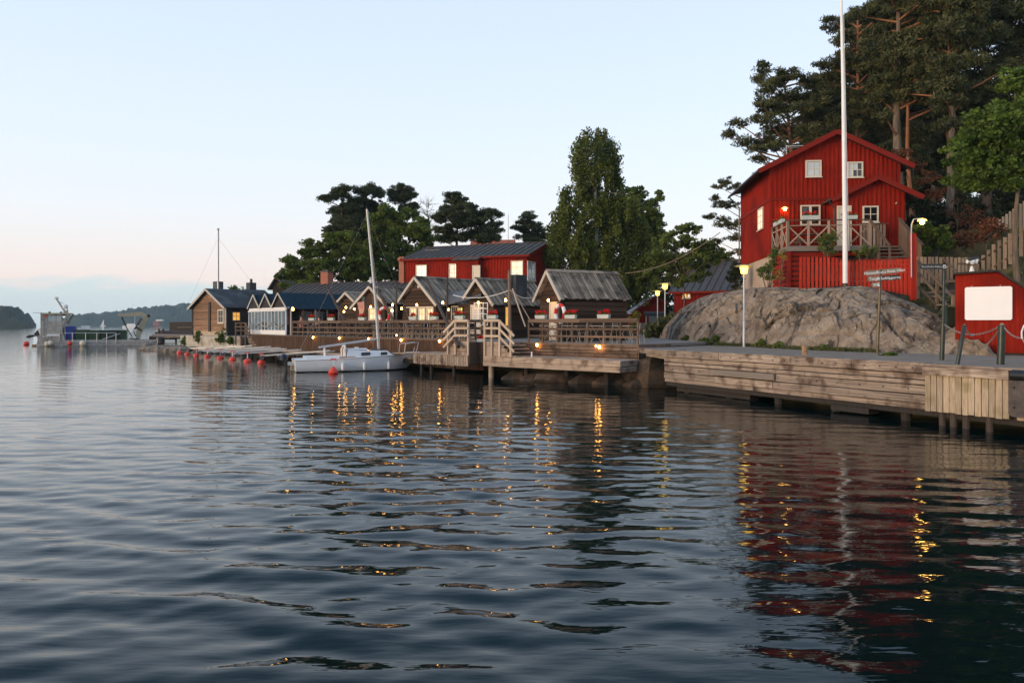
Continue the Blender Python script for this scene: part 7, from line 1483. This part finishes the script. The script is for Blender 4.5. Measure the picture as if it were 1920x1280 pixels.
x, y = at(668, 92)
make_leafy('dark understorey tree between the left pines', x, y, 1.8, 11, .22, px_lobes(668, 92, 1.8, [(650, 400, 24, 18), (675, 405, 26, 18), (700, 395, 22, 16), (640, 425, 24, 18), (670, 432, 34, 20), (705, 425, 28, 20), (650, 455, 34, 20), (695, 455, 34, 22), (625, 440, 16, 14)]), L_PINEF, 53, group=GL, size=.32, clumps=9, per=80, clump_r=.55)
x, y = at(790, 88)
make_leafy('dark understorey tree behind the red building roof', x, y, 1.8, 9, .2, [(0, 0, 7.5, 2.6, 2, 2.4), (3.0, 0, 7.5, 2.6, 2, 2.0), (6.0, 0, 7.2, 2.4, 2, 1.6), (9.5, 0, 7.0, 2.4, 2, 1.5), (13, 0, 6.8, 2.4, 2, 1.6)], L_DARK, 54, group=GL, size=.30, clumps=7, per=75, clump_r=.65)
make_shrub('bush', 'small yellow-green bush behind the boathouse chimneys', *at(446, 76), 1.4, [(0, 0, 4.2, .8, .6, .6), (-.5, 0, 4.6, .4, .4, .4), (.5, 0, 3.9, .6, .5, .5)], L_LIGHT, 61, 'bush', size=.2, clumps=9, per=22, clump_r=.3)
# undergrowth right of the red house
def shrub_px(name, label, px, d, py, blobs, lm, seed, **k):
    x, y = at(px, d); return make_shrub(name, label, x, y, tz(py, d), blobs, lm, seed, **k)
shrub_px('bush', 'leafy green bush beneath the gooseneck lamp', 1745, 34, 486, [(0, 0, .6, .9, .5, .7), (-.3, 0, 1.3, .6, .5, .5), (.5, 0, .9, .5, .5, .6)], L_DEC, 71, cat='bush', size=.17, clumps=22, per=40, clump_r=.22)
shrub_px('bush', 'dry rust-brown bush below the pine trunks', 1835, 35, 470, [(0, 0, .7, 1.4, .6, .5), (.6, 0, 1.1, .7, .5, .4), (-1.0, 0, .4, .7, .5, .4)], L_DRY, 72, cat='bush', size=.13, clumps=20, per=30, clump_r=.24)
shrub_px('shrub', 'rust-brown dead branch spray beside the house roof corner', 1712, 38, 330, [(0, 0, .6, 1.0, .4, .35), (.8, 0, -.2, .7, .4, .5), (-.6, 0, 1.2, .5, .3, .3), (1.2, 0, -.9, .4, .3, .4)], L_DRY, 73, size=.13, clumps=14, per=26, clump_r=.2)
shrub_px('bush', 'dark undergrowth thicket behind the red house corner', 1722, 42, 470, [(0, 0, 1.5, 1.2, .8, 1.6), (1.5, 0, 1.4, 1.4, .8, 1.4), (3.2, 0, 1.4, 1.5, .8, 1.2)], L_DARK, 74, cat='bush', size=.2, clumps=40, per=45, clump_r=.4)
shrub_px('bush', 'dark undergrowth thicket behind the far picket fence', 1830, 46, 440, [(0, 0, 1.4, 1.8, .8, 1.2), (2.6, 0, 2.0, 1.8, .8, 1.4), (5, 0, 2.4, 1.8, .8, 1.5)], L_DARK, 75, cat='bush', size=.22, clumps=40, per=45, clump_r=.42)
shrub_px('bush', 'dry twiggy brown thicket between the trunks', 1795, 39, 435, [(0, 0, .9, .9, .5, .8), (.9, 0, .5, .8, .5, .7)], L_DRY, 76, cat='bush', size=.12, clumps=18, per=18, clump_r=.3)
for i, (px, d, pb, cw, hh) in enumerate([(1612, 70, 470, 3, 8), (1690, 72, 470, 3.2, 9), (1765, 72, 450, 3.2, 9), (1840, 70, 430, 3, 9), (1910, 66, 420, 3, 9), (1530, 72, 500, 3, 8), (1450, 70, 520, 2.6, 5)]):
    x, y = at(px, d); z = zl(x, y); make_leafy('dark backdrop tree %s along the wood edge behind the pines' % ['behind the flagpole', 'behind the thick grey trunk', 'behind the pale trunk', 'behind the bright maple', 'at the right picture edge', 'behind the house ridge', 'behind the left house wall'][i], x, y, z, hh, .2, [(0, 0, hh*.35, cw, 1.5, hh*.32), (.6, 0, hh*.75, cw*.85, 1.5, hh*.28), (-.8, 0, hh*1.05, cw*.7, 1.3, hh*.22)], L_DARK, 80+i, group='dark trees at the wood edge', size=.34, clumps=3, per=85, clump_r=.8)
# plants on and around the rock
shrub_px('shrub', 'green shrub growing at the red house foundation corner', 1440, 34.6, 532, [(0, 0, .45, .32, .3, .4), (.15, 0, .95, .28, .25, .45), (.3, 0, 1.4, .18, .2, .3), (-.3, 0, .6, .2, .2, .3)], L_LIGHT, 91, size=.09, clumps=16, per=30, clump_r=.14)
shrub_px('shrub', 'yellowing weed beside the deck base', 1462, 34, 528, [(0, 0, .5, .22, .2, .5), (.1, 0, 1.1, .2, .2, .4)], L_YEL, 92, size=.07, clumps=10, per=18, clump_r=.14)
shrub_px('shrub', 'green bush pushing up through the red deck railing', 1552, 33.4, 482, [(0, 0, .35, .40, .3, .35), (.15, 0, .85, .3, .25, .35), (-.25, 0, .6, .25, .2, .3)], L_LIGHT, 93, size=.09, clumps=16, per=30, clump_r=.14)
shrub_px('shrub', 'low weeds between deck and fence right of the flagpole', 1612, 33.2, 484, [(0, 0, .3, .5, .3, .2), (.5, 0, .35, .4, .3, .25)], L_LIGHT, 94, size=.09, clumps=12, per=24, clump_r=.14)
shrub_px('shrub', 'dark round juniper at the foundation left edge', 1378, 41.5, 540, [(0, 0, .55, .5, .4, .55), (.1, 0, 1.0, .4, .4, .45)], L_DARK, 95, size=.1, clumps=26, per=50, clump_r=.18)
for i, (px, d, py, w_, h_, lm, lb) in enumerate([(1337, 34.0, 648, .42, .30, L_DEC, 'green weed clump at the rock foot left of the path lamp'), (1318, 35.0, 645, .25, .18, L_LIGHT, 'small weed tuft at the rock foot beside the lush clump'), (1426, 30.9, 651, .22, .22, L_DEC, 'dark green tuft just right of the path lamp foot'), (1457, 29.6, 655, .28, .18, L_LIGHT, 'low weed tuft at the rock foot under the pale streak'), (1545, 27.2, 659, .3, .15, L_LIGHT, 'low weed tuft right of the rusty mooring bollard'), (1285, 37.2, 642, .3, .22, L_DEC, 'weed tuft at the rock foot near its left end'), (1663, 22.8, 672, .34, .10, L_MAPLE, 'bright green plant growing flat on the quay path')]):
    shrub_px('weed', lb, px, d, py, [(0, 0, h_*.6, w_, .25, h_*.6), (w_*.3, 0, h_*1.1, w_*.5, .2, h_*.5)], lm, 100+i, cat='plant', size=.085, clumps=12, per=26, clump_r=.10)
shrub_px('bush', 'tall grass and shrub at the foot of the lamp pair', 1240, 43.6, 632, [(0, 0, .5, .8, .5, .5), (-.6, 0, .35, .5, .4, .35), (.5, 0, .9, .4, .4, .5)], L_GRASS, 110, cat='bush', size=.16, clumps=24, per=34, clump_r=.24)
shrub_px('bush', 'yellow-leaved bush beyond the terrace end rail', 1188, 40, 634, [(0, 0, .7, .30, .3, .6), (.1, 0, 1.15, .22, .25, .3)], L_YEL, 111, cat='bush', size=.11, clumps=18, per=34, clump_r=.16)
for i, (px, d, py, h_) in enumerate([(371, 65.4, 641, 1.1), (412, 62.6, 642, .7), (346, 67, 646, .7), (430, 61.8, 645, .6)]):
    shrub_px('weed', ['tall weed before the concrete wall under the boathouse hatch post', 'weed before the concrete wall under the boathouse window', 'weed at the left corner of the concrete wall', 'weed at the right part of the concrete wall'][i], px, d, py, [(0, 0, h_*.3, .35, .3, h_*.32), (.1, 0, h_*.7, .2, .2, h_*.3)], L_LIGHT, 120+i, cat='plant', size=.14, clumps=12, per=24, clump_r=.2)
x, y = at(415, 64.6); make_shrub('weed', 'dry weed against the boathouse plaster base', x, y, 1.4, [(0, 0, .4, .5, .2, .4)], L_LIGHT, 130, 'plant', size=.14, clumps=9, per=20, clump_r=.2)
# grass: tufts over the soil of the slope and along the rock foot
r = np.random.default_rng(77)
gx_ = []; 
cand = np.stack([r.uniform(9, 34, 9000), r.uniform(22, 50, 9000)], -1); zz = land_z(cand[:, 0], cand[:, 1])
px_c = cand[:, 0]/cand[:, 1]*F+960; keep = (zz > 1.55) & (px_c > 1235) & (px_c < 2050)
rkd = np.interp(px_c, [a for a, b in BASE_D], [b for a, b in BASE_D]); rkc = np.interp(px_c, [a for a, b in CREST_D], [b for a, b in CREST_D])
keep &= ~((cand[:, 1] > rkd-.3) & (cand[:, 1] < rkc+1.2) & (px_c < 1868)); keep &= ~((px_c > 1380) & (px_c < 1700) & (cand[:, 1] < 45.5))
C = np.concatenate([cand[keep], zz[keep, None]+.1], -1)
foot = [(x, np.interp(x, [a for a, b in BASE_D], [b for a, b in BASE_D])-r.uniform(.05, .35)) for x in r.uniform(1240, 1640, 420)]
C = np.concatenate([C, np.array([[(x-960)/F*d, d, 1.47] for x, d in foot])])
sz_ = np.tile([.16, .16, .10], (len(C), 1)); sz_[-420:] = (.14, .10, .035)
V, Fq, T = leaves(C, sz_, 14, .24, 'blade', up=2.2, seed=5); o = npmesh('grass', V, Fq, L_GRASS, attr=T); tag(o, 'tufts of dry and green grass on the slope and along the rock foot', kind='stuff')
